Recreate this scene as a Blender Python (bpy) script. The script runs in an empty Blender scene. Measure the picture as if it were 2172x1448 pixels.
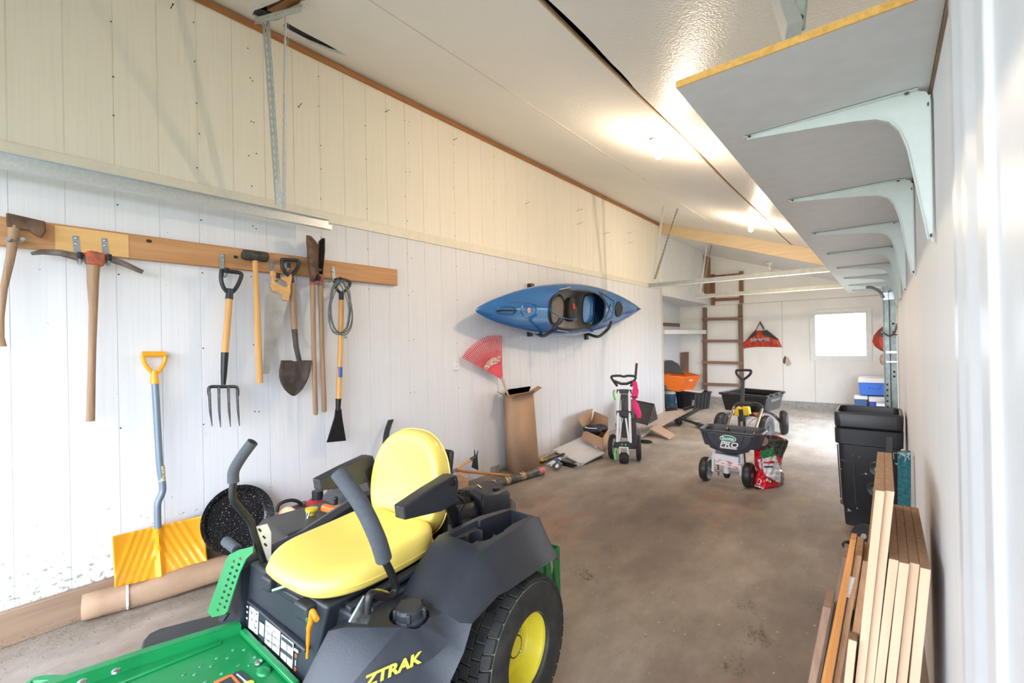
import bpy, bmesh, math, random
from mathutils import Vector, Matrix, Euler
random.seed(7)
V = Vector
PI = math.pi
SC = bpy.context.scene
COL = SC.collection

# ------------------------------------------------------------------ camera
CAM_P = V((0, 0, 1.4))
YAW, ROLL, PITCH = math.radians(39.2), .02, .002
_F0 = V((-math.sin(YAW), math.cos(YAW), 0)); _R0 = V((math.cos(YAW), math.sin(YAW), 0)); _Z = V((0, 0, 1))
_F = _F0*math.cos(PITCH) + _Z*math.sin(PITCH); _U0 = _Z*math.cos(PITCH) - _F0*math.sin(PITCH)
_R = _R0*math.cos(ROLL) - _U0*math.sin(ROLL); _U = _R0*math.sin(ROLL) + _U0*math.cos(ROLL)
cd = bpy.data.cameras.new('camera'); cam = bpy.data.objects.new('camera', cd); COL.objects.link(cam)
m = Matrix((( _R.x, _U.x, -_F.x), (_R.y, _U.y, -_F.y), (_R.z, _U.z, -_F.z))).to_4x4()
m.translation = CAM_P
cam.matrix_world = m
cd.sensor_width = 36; cd.lens = 16; cd.clip_start = .02; cd.clip_end = 200
cd.dof.use_dof = True; cd.dof.focus_distance = 2.6; cd.dof.aperture_fstop = 3.2
SC.camera = cam

# ------------------------------------------------------------------ light
SC.view_settings.view_transform = 'Standard'; SC.view_settings.look = 'None'
SC.view_settings.gamma = 1; SC.view_settings.exposure = 1.5
w = bpy.data.worlds.new('sky'); SC.world = w; w.use_nodes = True
wn = w.node_tree; bg = wn.nodes['Background']
tc = wn.nodes.new('ShaderNodeTexCoord'); sx = wn.nodes.new('ShaderNodeSeparateXYZ'); rp = wn.nodes.new('ShaderNodeValToRGB')
wn.links.new(tc.outputs['Generated'], sx.inputs[0]); wn.links.new(sx.outputs['Z'], rp.inputs[0]); wn.links.new(rp.outputs[0], bg.inputs[0])
rp.color_ramp.elements[0].color = (.89, .935, 1, 1); rp.color_ramp.elements[1].color = (.62, .76, 1, 1)
bg.inputs[1].default_value = 3.4
def portal(name, loc, rot, sx_, sy_):
    l = bpy.data.lights.new(name, 'AREA'); l.shape = 'RECTANGLE'; l.size = sx_; l.size_y = sy_
    l.cycles.is_portal = True
    o = bpy.data.objects.new(name, l); o.location = loc; o.rotation_euler = rot; COL.objects.link(o)
portal('near_door_portal', (-1.6, -.95, 1.2), (PI/2, 0, 0), 3.3, 2.4)
portal('side_door_portal', (.5, 7.6, .9), (PI/2, 0, PI/2), 2.7, 1.8)
portal('window_portal', (-.63, 10.5, 1.42), (-PI/2, 0, 0), .8, .84)
sl = bpy.data.lights.new('sun', 'SUN'); sl.energy = 4.2; sl.angle = .02; sl.color = (1, .95, .86)
so = bpy.data.objects.new('sun', sl); so.rotation_euler = (math.radians(-25), math.radians(-12), 0); COL.objects.link(so)

# ------------------------------------------------------------------ materials
def _nt(name):
    mt = bpy.data.materials.new(name); mt.use_nodes = True
    n = mt.node_tree; return mt, n, n.nodes['Principled BSDF']
def _noise(n, scale, stretch=(1, 1, 1), detail=4, coord='Object', rough=.6):
    t = n.nodes.new('ShaderNodeTexCoord'); mp = n.nodes.new('ShaderNodeMapping'); no = n.nodes.new('ShaderNodeTexNoise')
    mp.inputs['Scale'].default_value = stretch
    n.links.new(t.outputs[coord], mp.inputs[0]); n.links.new(mp.outputs[0], no.inputs['Vector'])
    no.inputs['Scale'].default_value = scale; no.inputs['Detail'].default_value = detail; no.inputs['Roughness'].default_value = rough
    return no
def _ramp(n, src, stops):
    r = n.nodes.new('ShaderNodeValToRGB'); e = r.color_ramp.elements
    while len(e) < len(stops): e.new(.5)
    for k, (p, c) in enumerate(stops):
        e[k].position = p; e[k].color = (c[0], c[1], c[2], 1)
    n.links.new(src, r.inputs[0]); return r
def _mix(n, fac, a, b, mode='MIX'):
    x = n.nodes.new('ShaderNodeMix'); x.data_type = 'RGBA'; x.blend_type = mode
    if isinstance(fac, (int, float)): x.inputs[0].default_value = fac
    else: n.links.new(fac, x.inputs[0])
    for s, i in ((a, 6), (b, 7)):
        if isinstance(s, (tuple, list)): x.inputs[i].default_value = (s[0], s[1], s[2], 1)
        else: n.links.new(s, x.inputs[i])
    return x.outputs[2]
def _bump(n, p, src, st, dist=.01):
    b = n.nodes.new('ShaderNodeBump'); b.inputs['Strength'].default_value = st; b.inputs['Distance'].default_value = dist
    n.links.new(src, b.inputs['Height']); n.links.new(b.outputs[0], p.inputs['Normal']); return b
_M = {}
def mat(name, c, rough=.5, metal=0, var=.12, scale=12, stretch=(1, 1, 1), bump=0, bs=None, spec=.5, c2=None, lo=.35, hi=.65, coat=0, dist=.004):
    """principled surface whose colour wanders between c and c2 (or a darker c) with noise"""
    if name in _M: return _M[name]
    mt, n, p = _nt(name)
    if c2 is None: c2 = tuple(x*(1-var*2) for x in c)
    no = _noise(n, scale, stretch)
    r = _ramp(n, no.outputs[0], [(lo, c2), (hi, c)])
    n.links.new(r.outputs[0], p.inputs['Base Color'])
    p.inputs['Roughness'].default_value = rough; p.inputs['Metallic'].default_value = metal
    p.inputs['Specular IOR Level'].default_value = spec; p.inputs['Coat Weight'].default_value = coat
    if bump:
        nb = _noise(n, bs or scale*6, stretch); _bump(n, p, nb.outputs[0], bump, dist)
    _M[name] = mt; return mt
def emis(name, c, s):
    mt, n, p = _nt(name); p.inputs['Base Color'].default_value = (*c, 1)
    p.inputs['Emission Color'].default_value = (*c, 1); p.inputs['Emission Strength'].default_value = s
    return mt
def wood(name, c, c2, axis=2, scale=6, rough=.6, fine=1.0):
    st = [14*fine, 14*fine, 14*fine]; st[axis] = .7*fine
    return mat(name, c, rough, c2=c2, scale=scale, stretch=st, bump=.25, bs=scale*1.5, lo=.3, hi=.7)

def wall_mat(name, c, dirty=False):
    mt, n, p = _nt(name)
    a = _noise(n, 1.2, (1, 1, .4)); r1 = _ramp(n, a.outputs[0], [(.3, tuple(x*.95 for x in c)), (.7, c)])
    b = _noise(n, 3, (1, 22, .5)); r2 = _ramp(n, b.outputs[0], [(.35, (.965, .96, .95)), (.55, (1, 1, 1))])
    col = _mix(n, 1.0, r1.outputs[0], r2.outputs[0], 'MULTIPLY')
    if dirty:   # grass clippings splashed low on the wall, denser towards the floor and the door end
        v = _noise(n, 34, (1, 1, 1.4), 5, rough=.7)
        t = n.nodes.new('ShaderNodeTexCoord'); s = n.nodes.new('ShaderNodeSeparateXYZ'); n.links.new(t.outputs['Object'], s.inputs[0])
        mz = n.nodes.new('ShaderNodeMapRange'); n.links.new(s.outputs['Z'], mz.inputs[0])
        mz.inputs[1].default_value = .05; mz.inputs[2].default_value = .62; mz.inputs[3].default_value = .52; mz.inputs[4].default_value = .68
        my = n.nodes.new('ShaderNodeMapRange'); n.links.new(s.outputs['Y'], my.inputs[0])
        my.inputs[1].default_value = 1.2; my.inputs[2].default_value = 3.2; my.inputs[3].default_value = 0; my.inputs[4].default_value = .2
        su = n.nodes.new('ShaderNodeMath'); su.operation = 'SUBTRACT'; n.links.new(v.outputs[0], su.inputs[0]); n.links.new(mz.outputs[0], su.inputs[1])
        s2 = n.nodes.new('ShaderNodeMath'); s2.operation = 'SUBTRACT'; n.links.new(su.outputs[0], s2.inputs[0]); n.links.new(my.outputs[0], s2.inputs[1])
        rr = _ramp(n, s2.outputs[0], [(.0, (0, 0, 0)), (.03, (1, 1, 1))])
        col = _mix(n, rr.outputs[0], col, (.33, .36, .27))
    n.links.new(col, p.inputs['Base Color']); p.inputs['Roughness'].default_value = .62; p.inputs['Specular IOR Level'].default_value = .3
    g = _noise(n, 5, (1, 30, .6)); _bump(n, p, g.outputs[0], .12, .003)
    return mt
W_LOW = wall_mat('wall_white', (.765, .785, .84), True)
W_UP = wall_mat('wall_cream', (.88, .845, .745))
W_FAR = wall_mat('wall_far', (.87, .86, .83))
def ceil_mat():
    mt, n, p = _nt('ceiling_vinyl')
    a = _noise(n, .9); r = _ramp(n, a.outputs[0], [(.3, (.73, .72, .69)), (.7, (.79, .785, .76))])
    n.links.new(r.outputs[0], p.inputs['Base Color']); p.inputs['Roughness'].default_value = .3; p.inputs['Specular IOR Level'].default_value = .55
    t = n.nodes.new('ShaderNodeTexCoord'); v = n.nodes.new('ShaderNodeTexVoronoi'); v.inputs['Scale'].default_value = 105
    n.links.new(t.outputs['Object'], v.inputs['Vector']); v.feature = 'SMOOTH_F1'
    _bump(n, p, v.outputs[0], .32, .004); return mt
CEIL = ceil_mat()
def floor_mat():
    mt, n, p = _nt('concrete')
    a = _noise(n, .8, (1, .5, 1), 6); r1 = _ramp(n, a.outputs[0], [(.32, (.105, .078, .062)), (.46, (.20, .158, .128)), (.6, (.34, .29, .245))])
    b = _noise(n, 5, (1, .5, 1), 8, rough=.7); r2 = _ramp(n, b.outputs[0], [(.3, (.6, .585, .57)), (.68, (1.15, 1.14, 1.13))])
    col = _mix(n, 1, r1.outputs[0], r2.outputs[0], 'MULTIPLY')
    # floor pales towards the far end: side door daylight painted into the colour
    t = n.nodes.new('ShaderNodeTexCoord'); s = n.nodes.new('ShaderNodeSeparateXYZ'); n.links.new(t.outputs['Object'], s.inputs[0])
    wob = _noise(n, 1.3); ad = n.nodes.new('ShaderNodeMath'); ad.operation = 'MULTIPLY_ADD'; n.links.new(wob.outputs[0], ad.inputs[0]); ad.inputs[1].default_value = 1.6; n.links.new(s.outputs['Y'], ad.inputs[2])
    my = n.nodes.new('ShaderNodeMapRange'); n.links.new(ad.outputs[0], my.inputs[0]); my.inputs[1].default_value = 4.6; my.inputs[2].default_value = 8.6
    pal = _mix(n, 1, (.62, .575, .51), r2.outputs[0], 'MULTIPLY')
    col = _mix(n, my.outputs[0], col, pal)
    # rust bloom
    c = _noise(n, 1.1, (1, .55, 1), 5); rc = _ramp(n, c.outputs[0], [(.52, (0, 0, 0)), (.66, (.65, .65, .65))])
    f = _noise(n, 26, (1, .35, 1), 6); rf = _ramp(n, f.outputs[0], [(.42, (0, 0, 0)), (.6, (1, 1, 1))])
    col = _mix(n, _mix(n, 1, rc.outputs[0], rf.outputs[0], 'MULTIPLY'), col, (.34, .15, .07))
    # chalk specks and grass crumbs
    e = _noise(n, 38, (1, 1, 1), 2); re_ = _ramp(n, e.outputs[0], [(.715, (0, 0, 0)), (.73, (.8, .8, .8))]); col = _mix(n, re_.outputs[0], col, (.55, .54, .52))
    g = _noise(n, 17, (1, 1, 1), 7, rough=.8); rg = _ramp(n, g.outputs[0], [(.66, (0, 0, 0)), (.7, (.7, .7, .7))]); col = _mix(n, rg.outputs[0], col, (.1, .105, .05))
    n.links.new(col, p.inputs['Base Color'])
    rr = _ramp(n, b.outputs[0], [(.3, (.42, .42, .42)), (.7, (.7, .7, .7))]); n.links.new(rr.outputs[0], p.inputs['Roughness'])
    _bump(n, p, b.outputs[0], .25, .006); return mt
PLY = mat('black_plastic', (.026, .029, .036), .42, var=.2, scale=9, bump=.08, bs=120, lo=.3, hi=.8)
RUBBER = mat('rubber', (.018, .018, .019), .7, var=.2, scale=20)
BLACKM = mat('black_paint', (.014, .014, .016), .35, var=.2, scale=20)
YEL = mat('yellow_vinyl', (.93, .72, .16), .33, var=.01, scale=3, bump=.05, bs=260)
YELM = mat('yellow_rim_paint', (.86, .74, .06), .3, var=.05, scale=8)
GRN = mat('green_paint', (.006, .22, .06), .3, var=.08, scale=7, bump=.03, bs=40)
GRN_D = mat('green_dusty_paint', (.03, .3, .08), .5, var=.1, scale=14)
GALV = mat('galvanised_steel', (.72, .76, .78), .36, .85, var=.05, scale=60, bump=.03)
STEEL = mat('steel', (.62, .63, .65), .28, 1, var=.08, scale=30)
CHROME = mat('chrome', (.8, .8, .82), .1, 1, var=.02)
RUST = mat('rusty_iron', (.21, .115, .07), .75, .3, c2=(.07, .045, .035), scale=18, bump=.4, bs=60)
RUSTD = mat('dark_rusty_iron', (.11, .085, .075), .65, .4, c2=(.05, .04, .04), scale=14, bump=.3, bs=50)
PINE = wood('pine_board', (.60, .33, .15), (.42, .2, .08), axis=1, scale=2.2)
TRIMW = wood('stained_trim', (.42, .19, .065), (.3, .12, .04), axis=1, scale=3)
HANDLE = wood('old_handle_wood', (.42, .27, .16), (.24, .15, .09), axis=2, scale=4)
HANDLE2 = wood('bright_handle_wood', (.72, .42, .16), (.56, .29, .09), axis=2, scale=4)
GREYWOOD = wood('weathered_wood', (.27, .16, .11), (.13, .085, .065), axis=2, scale=3)
CARD = mat('cardboard', (.46, .29, .18), .85, var=.05, scale=5, bump=.06, bs=60)
CARD2 = mat('dull_cardboard', (.43, .285, .19), .85, c2=(.36, .23, .14), scale=5, bump=.2, bs=30)
WHITE = mat('white_paint', (.82, .83, .84), .4, var=.03)
WHITEP = mat('white_plastic', (.8, .8, .8), .3, var=.03)
TRIM = mat('trim_white', (.82, .82, .81), .45, var=.04)
BULBOFF = mat('bulb_glass', (.85, .85, .85), .15, var=.02)

# ------------------------------------------------------------------ mesh helpers
def wm(o):
    return wm(o.parent) @ o.matrix_basis if o.parent else o.matrix_basis.copy()
class MB:
    def __init__(s, T=None): s.bm = bmesh.new(); s.T = T or Matrix(); s.mi = 0
    def _v(s, p): return s.bm.verts.new(s.T @ V(p))
    def face(s, vs):
        try:
            f = s.bm.faces.new(vs); f.material_index = s.mi; return f
        except ValueError: return None
    def rings(s, rings, close=True, caps=True, loop=False):
        R = [[s._v(p) for p in r] for r in rings]; n = len(R[0])
        pr = list(zip(R[:-1], R[1:])) + ([(R[-1], R[0])] if loop else [])
        for a, b in pr:
            for i in range(n if close else n-1): s.face([a[i], a[(i+1) % n], b[(i+1) % n], b[i]])
        if caps and close and not loop: s.face(R[0][::-1]); s.face(R[-1])
        return s
    def box(s, c, d, rot=None):
        c = V(c); h = V(d)/2; q = Euler(rot).to_matrix() if rot else Matrix.Identity(3)
        P = [c + q @ V((x*h.x, y*h.y, z*h.z)) for z in (-1, 1) for x, y in ((-1, -1), (1, -1), (1, 1), (-1, 1))]
        return s.rings([P[:4], P[4:]])
    def bx(s, a, b):
        a = V(a); b = V(b); return s.box((a+b)/2, (abs(b.x-a.x), abs(b.y-a.y), abs(b.z-a.z)))
    def frame(s, d, up=None):
        d = V(d).normalized(); up = V(up) if up else (V((0, 0, 1)) if abs(d.z) < .9 else V((0, 1, 0)))
        x = d.cross(up).normalized(); return x, x.cross(d).normalized()
    def bar(s, p, q, w, h, up=None):
        p = V(p); q = V(q); x, y = s.frame(q-p, up)
        return s.rings([[o + x*w/2*a + y*h/2*b for a, b in ((-1, -1), (1, -1), (1, 1), (-1, 1))] for o in (p, q)])
    def tube(s, path, r, n=10, caps=True, flat=1.0, up=None, loop=False):
        P = [V(p) for p in path]; R = r if isinstance(r, (list, tuple)) else [r]*len(P)
        rings = []; px = None
        for i, p in enumerate(P):
            if loop: d = (P[(i+1) % len(P)] - P[i-1])
            else: d = (P[min(i+1, len(P)-1)] - P[max(i-1, 0)])
            d = d.normalized()
            if px is None: x, y = s.frame(d, up)
            else:
                x = (px - d*px.dot(d)); x = x.normalized() if x.length > 1e-6 else s.frame(d, up)[0]; y = x.cross(d).normalized()
            px = x
            rings.append([p + x*R[i]*math.cos(2*PI*k/n) + y*R[i]*flat*math.sin(2*PI*k/n) for k in range(n)])
        return s.rings(rings, caps=caps, loop=loop)
    def cyl(s, p, q, r, r2=None, n=20, caps=True): return s.tube([p, q], [r, r if r2 is None else r2], n, caps)
    def lathe(s, prof, o, ax=(0, 0, 1), n=24, caps=True, sy=1.0):
        o = V(o); d = V(ax).normalized(); x, y = s.frame(d)
        return s.rings([[o + d*h + (x*math.cos(2*PI*k/n) + y*sy*math.sin(2*PI*k/n))*max(r, 1e-4) for k in range(n)] for r, h in prof], caps=caps)
    def ball(s, c, r, n=14, m_=8):
        r = V(r) if isinstance(r, (tuple, list)) else V((r, r, r)); c = V(c)
        return s.rings([[c + V((r.x*math.sin(t)*math.cos(a), r.y*math.sin(t)*math.sin(a), r.z*math.cos(t))) for a in [2*PI*k/n for k in range(n)]] for t in [PI*(j+.02)/(m_+.04) for j in range(m_+1)]])
    def prism(s, pts, d):
        P = [V(p) for p in pts]; d = V(d); return s.rings([P, [p+d for p in P]])
    def build(s, name, mats, parent=None, bevel=0, bseg=2, sub=0, solid=0, smooth=True, ang=35, top=False):
        bm = s.bm; bmesh.ops.recalc_face_normals(bm, faces=bm.faces)
        if smooth:
            a = math.radians(ang)
            for f in bm.faces: f.smooth = True
            for e in bm.edges:
                if len(e.link_faces) == 2 and e.calc_face_angle(0) > a: e.smooth = False
        if parent: inv = wm(parent).inverted()
        else:
            zs = [v.co for v in bm.verts]; lo = V([min(v[i] for v in zs) for i in range(3)]); hi = V([max(v[i] for v in zs) for i in range(3)])
            org = V(((lo.x+hi.x)/2, (lo.y+hi.y)/2, lo.z)) if not top else V((0, 0, 0)); inv = Matrix.Translation(-org)
        bm.transform(inv)
        me = bpy.data.meshes.new(name); bm.to_mesh(me); bm.free()
        for mm in (mats if isinstance(mats, (list, tuple)) else [mats]): me.materials.append(mm)
        o = bpy.data.objects.new(name, me); COL.objects.link(o)
        if parent: o.parent = parent
        else: o.location = org
        if solid: md = o.modifiers.new('thick', 'SOLIDIFY'); md.thickness = solid; md.offset = 0
        if bevel: md = o.modifiers.new('bevel', 'BEVEL'); md.width = bevel; md.segments = bseg; md.limit_method = 'ANGLE'; md.angle_limit = math.radians(40)
        if sub: md = o.modifiers.new('sub', 'SUBSURF'); md.levels = sub; md.render_levels = sub
        return o
def split_build(mb, name, mats, parent, **kw):
    """each loose piece of mb becomes an object of its own"""
    bm = mb.bm; seen = set(); out = []
    for v in bm.verts:
        if v in seen: continue
        st = [v]; comp = []
        seen.add(v)
        while st:
            a = st.pop(); comp.append(a)
            for e in a.link_edges:
                b = e.other_vert(a)
                if b not in seen: seen.add(b); st.append(b)
        n = MB(); mp = {a: n.bm.verts.new(a.co) for a in comp}; fs = {f for a in comp for f in a.link_faces}
        for f in fs: n.face([mp[q] for q in f.verts])
        out.append(n.build(name, mats, parent, **kw))
    bm.free(); return out
def tag(o, label, cat, group=None, kind=None):
    if label: o['label'] = label
    if cat: o['category'] = cat
    if group: o['group'] = group
    if kind: o['kind'] = kind
    return o
def thing(name, label, cat, loc=(0, 0, 0), rz=0, group=None):
    o = bpy.data.objects.new(name, None); o.empty_display_size = .1; COL.objects.link(o)
    o.location = loc; o.rotation_euler = (0, 0, rz); return tag(o, label, cat, group)
def struct(o): o['kind'] = 'structure'; return o
def copy_tree(o, parent=None):
    c = o.copy(); COL.objects.link(c); c.parent = parent
    for ch in list(o.children): copy_tree(ch, c)
    return c
def text(name, s, size, M_, mt, parent, shear=0, bold=0, ext=.0006, sx=1.0, align='CENTER'):
    cu = bpy.data.curves.new(name, 'FONT'); cu.body = s; cu.size = size; cu.shear = shear; cu.extrude = ext; cu.offset = bold
    cu.align_x = align; cu.align_y = 'CENTER'; cu.resolution_u = 3
    to = bpy.data.objects.new(name, cu); me = bpy.data.meshes.new_from_object(to); bpy.data.objects.remove(to)
    me.transform(wm(parent).inverted() @ M_ @ Matrix.Diagonal((sx, 1, 1, 1))); me.materials.clear(); me.materials.append(mt); me.name = name
    o = bpy.data.objects.new(name, me); COL.objects.link(o); o.parent = parent; return o
def frame_m(o, x, y):
    """matrix whose x/y axes run along x/y from origin o"""
    x = V(x).normalized(); y = V(y); y = (y - x*y.dot(x)).normalized(); z = x.cross(y)
    mm = Matrix((x, y, z)).transposed().to_4x4(); mm.translation = V(o); return mm
def at(u, v, **k):
    """the point of the plane x=, y= or z= seen along a sight line (used while laying the place out)"""
    d = _F + _R*((u-1086)/965.333) - _U*((v-724)/965.333); (ax, val), = k.items(); i = 'xyz'.index(ax)
    return CAM_P + d*((val-CAM_P[i])/d[i])
def smooth_path(P, n=6):
    P = [V(p) for p in P]; out = []
    for i in range(len(P)-1):
        a = P[max(i-1, 0)]; b = P[i]; c = P[i+1]; d = P[min(i+2, len(P)-1)]
        for k in range(n):
            t = k/n; out.append(.5*((2*b) + (c-a)*t + (2*a-5*b+4*c-d)*t*t + (3*b-a-3*c+d)*t**3))
    return out + [P[-1]]

# ================================================================== SHELL
LX, RX, FY, NY = -3.29, .12, 10.4, -1.0
def siding(name, mats, x, y0, y1, z0, z1f, gap=.2, ph=.175, gw=.006, gd=.003, sgn=1, th=.05):
    """grooved sheet siding on a wall x = const; z1f(y) gives its top"""
    mb = MB(); pts = []; y = y0; k = math.ceil((y0-ph)/gap)
    pts.append((y0, 0))
    while ph+k*gap < y1-.01:
        g = ph+k*gap
        if g > y0+.01: pts += [(g-gw/2, 0), (g-gw/3, -gd), (g+gw/3, -gd), (g+gw/2, 0)]
        k += 1
    pts.append((y1, 0))
    a = [mb._v((x+sgn*d, yy, z0)) for yy, d in pts]; b = [mb._v((x+sgn*d, yy, z1f(yy))) for yy, d in pts]
    c = [mb._v((x-sgn*th, yy, z0)) for yy, d in pts]; e = [mb._v((x-sgn*th, yy, z1f(yy))) for yy, d in pts]
    for i in range(len(pts)-1):
        mb.face([a[i], a[i+1], b[i+1], b[i]]); mb.face([c[i], c[i+1], e[i+1], e[i]]); mb.face([b[i], b[i+1], e[i+1], e[i]])
    mb.face([a[0], b[0], e[0], c[0]]); mb.face([a[-1], b[-1], e[-1], c[-1]])
    return mb.build(name, mats, smooth=False, top=True)
o = struct(siding('wall_left', W_LOW, LX, NY, 8.58, 0, lambda y: 2.38))
o2 = struct(siding('wall_left_upper', W_UP, LX-.004, NY, 8.58, 2.38, lambda y: 3.80))
mb = MB(); mb.bx((LX, NY, 2.345), (LX+.014, 8.5, 2.425)); struct(mb.build('trim_1', mat('cream_trim', (.8, .765, .645), .5, var=.04), bevel=.003))
mb = MB(); mb.bx((LX, NY, 3.565), (LX+.022, 8.55, 3.605)); struct(mb.build('trim_2', TRIMW, bevel=.003))
mb = MB(); mb.bx((LX-.01, 8.55, 0), (LX+.02, 8.60, 2.38)); mb.bx((LX-.3, 8.56, 0), (LX+.0, 8.62, 2.38)); struct(mb.build('trim_3', mat('corner_trim', (.72, .66, .58), .5, var=.05)))
# floor: slab plus the ground outside
def cz(x): return 3.62-.345*(x+3.29)
def cz2(x, y): return 3.43-.36*(x+3.29)-.04*(y-8.6)
mb = MB(); mb.rings([[(-3.9, -1.6, z), (.5, -1.6, z), (.5, 10.6, z), (-3.9, 10.6, z)] for z in (-.12, 0)]); struct(mb.build('floor', floor_mat(), smooth=False, top=True))
mb = MB(); mb.rings([[(-30, -30, z), (30, -30, z), (30, 40, z), (-30, 40, z)] for z in (-.3, -.13)])
struct(mb.build('ground_outside', mat('lawn', (.17, .18, .105), .9, var=.3, scale=3, bump=.5, bs=60), smooth=False, top=True))
# ceiling: three long vinyl-faced sheets, one sagging away from its neighbour
DARK = mat('roof_void', (.006, .006, .006), .9)
def hole_panel(name, outer, holes, mats, th=.018):
    bm = bmesh.new(); allv = []
    for lp in [outer]+holes:
        vs = [bm.verts.new((x, y, cz(x))) for x, y in lp]
        for i in range(len(vs)): bm.edges.new((vs[i], vs[(i+1) % len(vs)]))
    bmesh.ops.triangle_fill(bm, use_beauty=True, edges=bm.edges[:])
    mb = MB(); mb.bm.free(); mb.bm = bm
    o = mb.build(name, mats, smooth=False, top=True)
    for p_ in o.data.polygons:
        if p_.normal.z > 0: p_.flip()
    md = o.modifiers.new('t', 'SOLIDIFY'); md.thickness = th; md.offset = -1
    return struct(o)
def cpt(u, v, dz=0):
    d = _F + _R*((u-1086)/965.333) - _U*((v-724)/965.333); t = (3.62-.345*3.29-1.4+dz)/(d.z+.345*d.x); p = CAM_P+d*t; return (p.x, p.y)
hole = [cpt(*q) for q in ((533, 33), (540, 22), (558, 16), (575, 9), (592, 2), (610, -8), (650, -20), (655, -2), (641, 4), (632, 15), (615, 22), (606, 30), (600, 38), (585, 44), (560, 45), (545, 40))]
slit = [cpt(*q) for q in ((606, 47), (640, 66), (690, 92), (722, 110), (735, 118), (700, 108), (650, 88), (612, 68), (598, 56))]
hole_panel('ceiling', [(LX, NY), (-2.035, NY), (-2.035, 8.6), (LX, 8.6)], [hole, slit], CEIL)
mb = MB()
seamx = lambda y: -1.105 + .006*math.sin(y*2.3)
mb.rings([[(-2.027, y, cz(-2.027)), (seamx(y)-.006, y, cz(-1.1)), (seamx(y)-.006, y, cz(-1.1)+.015), (-2.027, y, cz(-2.027)+.015)] for y in [NY+i*.4 for i in range(25)]])
struct(mb.build('ceiling_panel_middle', CEIL, top=True))
mb = MB()
def sag(y):
    return .055*math.exp(-((y-1.9)/.42)**2) + .02*math.exp(-((y-2.35)/.12)**2) + .012
rg = []
for i in range(97):
    y = NY+i*.1; g = sag(y)
    rg.append([(seamx(y)+g*.62, y, cz(-1.1)-g*.25), (-1.0, y, cz(-1.0)-g*.1), (-.6, y, cz(-.6)), (RX+.1, y, cz(RX+.1)), (RX+.1, y, cz(RX+.1)+.02), (seamx(y)+g*.62, y, cz(-1.1)-g*.25+.02)])
mb.rings(rg); struct(mb.build('ceiling_panel_right', CEIL, top=True))
mb = MB(); mb.rings([[(x, NY, cz(x)+.12) for x in (LX-.2, RX+.3)] + [(x, NY, cz(x)+.16) for x in (RX+.3, LX-.2)], [(x, 10.6, cz(x)+.12) for x in (LX-.2, RX+.3)] + [(x, 10.6, cz(x)+.16) for x in (RX+.3, LX-.2)]]); mb.rings([[(x, y, cz(x)+.01) for x in (LX-.2, RX+.3)] + [(x, y, cz(x)+.14) for x in (RX+.3, LX-.2)] for y in (NY-.02, NY-.01)]); struct(mb.build('ceiling_roof_deck', DARK, smooth=False, top=True))
RAWED = mat('raw_panel_edge', (.5, .34, .2), .8, var=.1, scale=30)
mb = MB()
mb.rings([[(x, y, z) for x, z in ((seamx(y)-.016, cz(-1.11)-.003), (seamx(y)-.004, cz(-1.11)-.004-.25*sag(y)*.2), (seamx(y)-.004, cz(-1.11)+.01), (seamx(y)-.016, cz(-1.11)+.01))] for y in [NY+i*.2 for i in range(48)]])
struct(mb.build('trim_4', RAWED, top=True))
mb = MB()
mb.rings([[(x, y, z) for x, z in ((-2.036, cz(-2.036)-.002), (-2.026, cz(-2.026)-.002), (-2.026, cz(-2.03)+.01), (-2.036, cz(-2.03)+.01))] for y in [NY+i*.2 for i in range(48)]])
struct(mb.build('trim_5', mat('seam_edge', (.62, .5, .4), .8, c2=(.75, .72, .66), scale=3), top=True))
# beam across the end of the front bay and the lower ceiling behind it
def cz2(x, y): return 3.43-.36*(x+3.29)-.04*(y-8.6)
mb = MB(); mb.rings([[(x, 8.52, z), (x, 8.56, z), (x, 8.56, z2), (x, 8.52, z2)] for x, z, z2 in ((LX-.05, cz2(LX-.05, 8.56)-.004, cz(LX-.05)), (.2, cz2(.2, 8.56)-.004, cz(.2)))])
BEAM = wood('beam_wood', (.76, .62, .42), (.66, .49, .30), axis=0, scale=3)
struct(mb.build('trim_6', BEAM, bevel=.003))
mb = MB(); mb.rings([[(-3.7, 8.55, cz2(-3.7, 8.55)), (.3, 8.55, cz2(.3, 8.55)), (.3, 8.55, cz2(.3, 8.55)+.03), (-3.7, 8.55, cz2(-3.7, 8.55)+.03)], [(-3.7, 10.5, cz2(-3.7, 10.5)), (.3, 10.5, cz2(.3, 10.5)), (.3, 10.5, cz2(.3, 10.5)+.03), (-3.7, 10.5, cz2(-3.7, 10.5)+.03)]])
struct(mb.build('ceiling_rear', CEIL, smooth=False, top=True))
# bulkhead and alcove behind the long wall
WB = mat('bulkhead_white', (.8, .81, .82), .55, var=.03)
mb = MB(); A = [(-3.28, 8.58), (-2.9, FY)]
mb.rings([[(x, y, z) for (x, y), z in ((A[0], 2.25), (A[1], 2.13), (A[1], 3.3), (A[0], 3.6))], [(x-.9, y, z) for (x, y), z in ((A[0], 2.25), (A[1], 2.13), (A[1], 3.3), (A[0], 3.6))]])
struct(mb.build('wall_bulkhead', WB, smooth=False))
struct(siding('wall_alcove', W_LOW, -3.56, 8.5, FY, 0, lambda y: 2.3, gap=.13, ph=.05, gw=.012))
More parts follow.
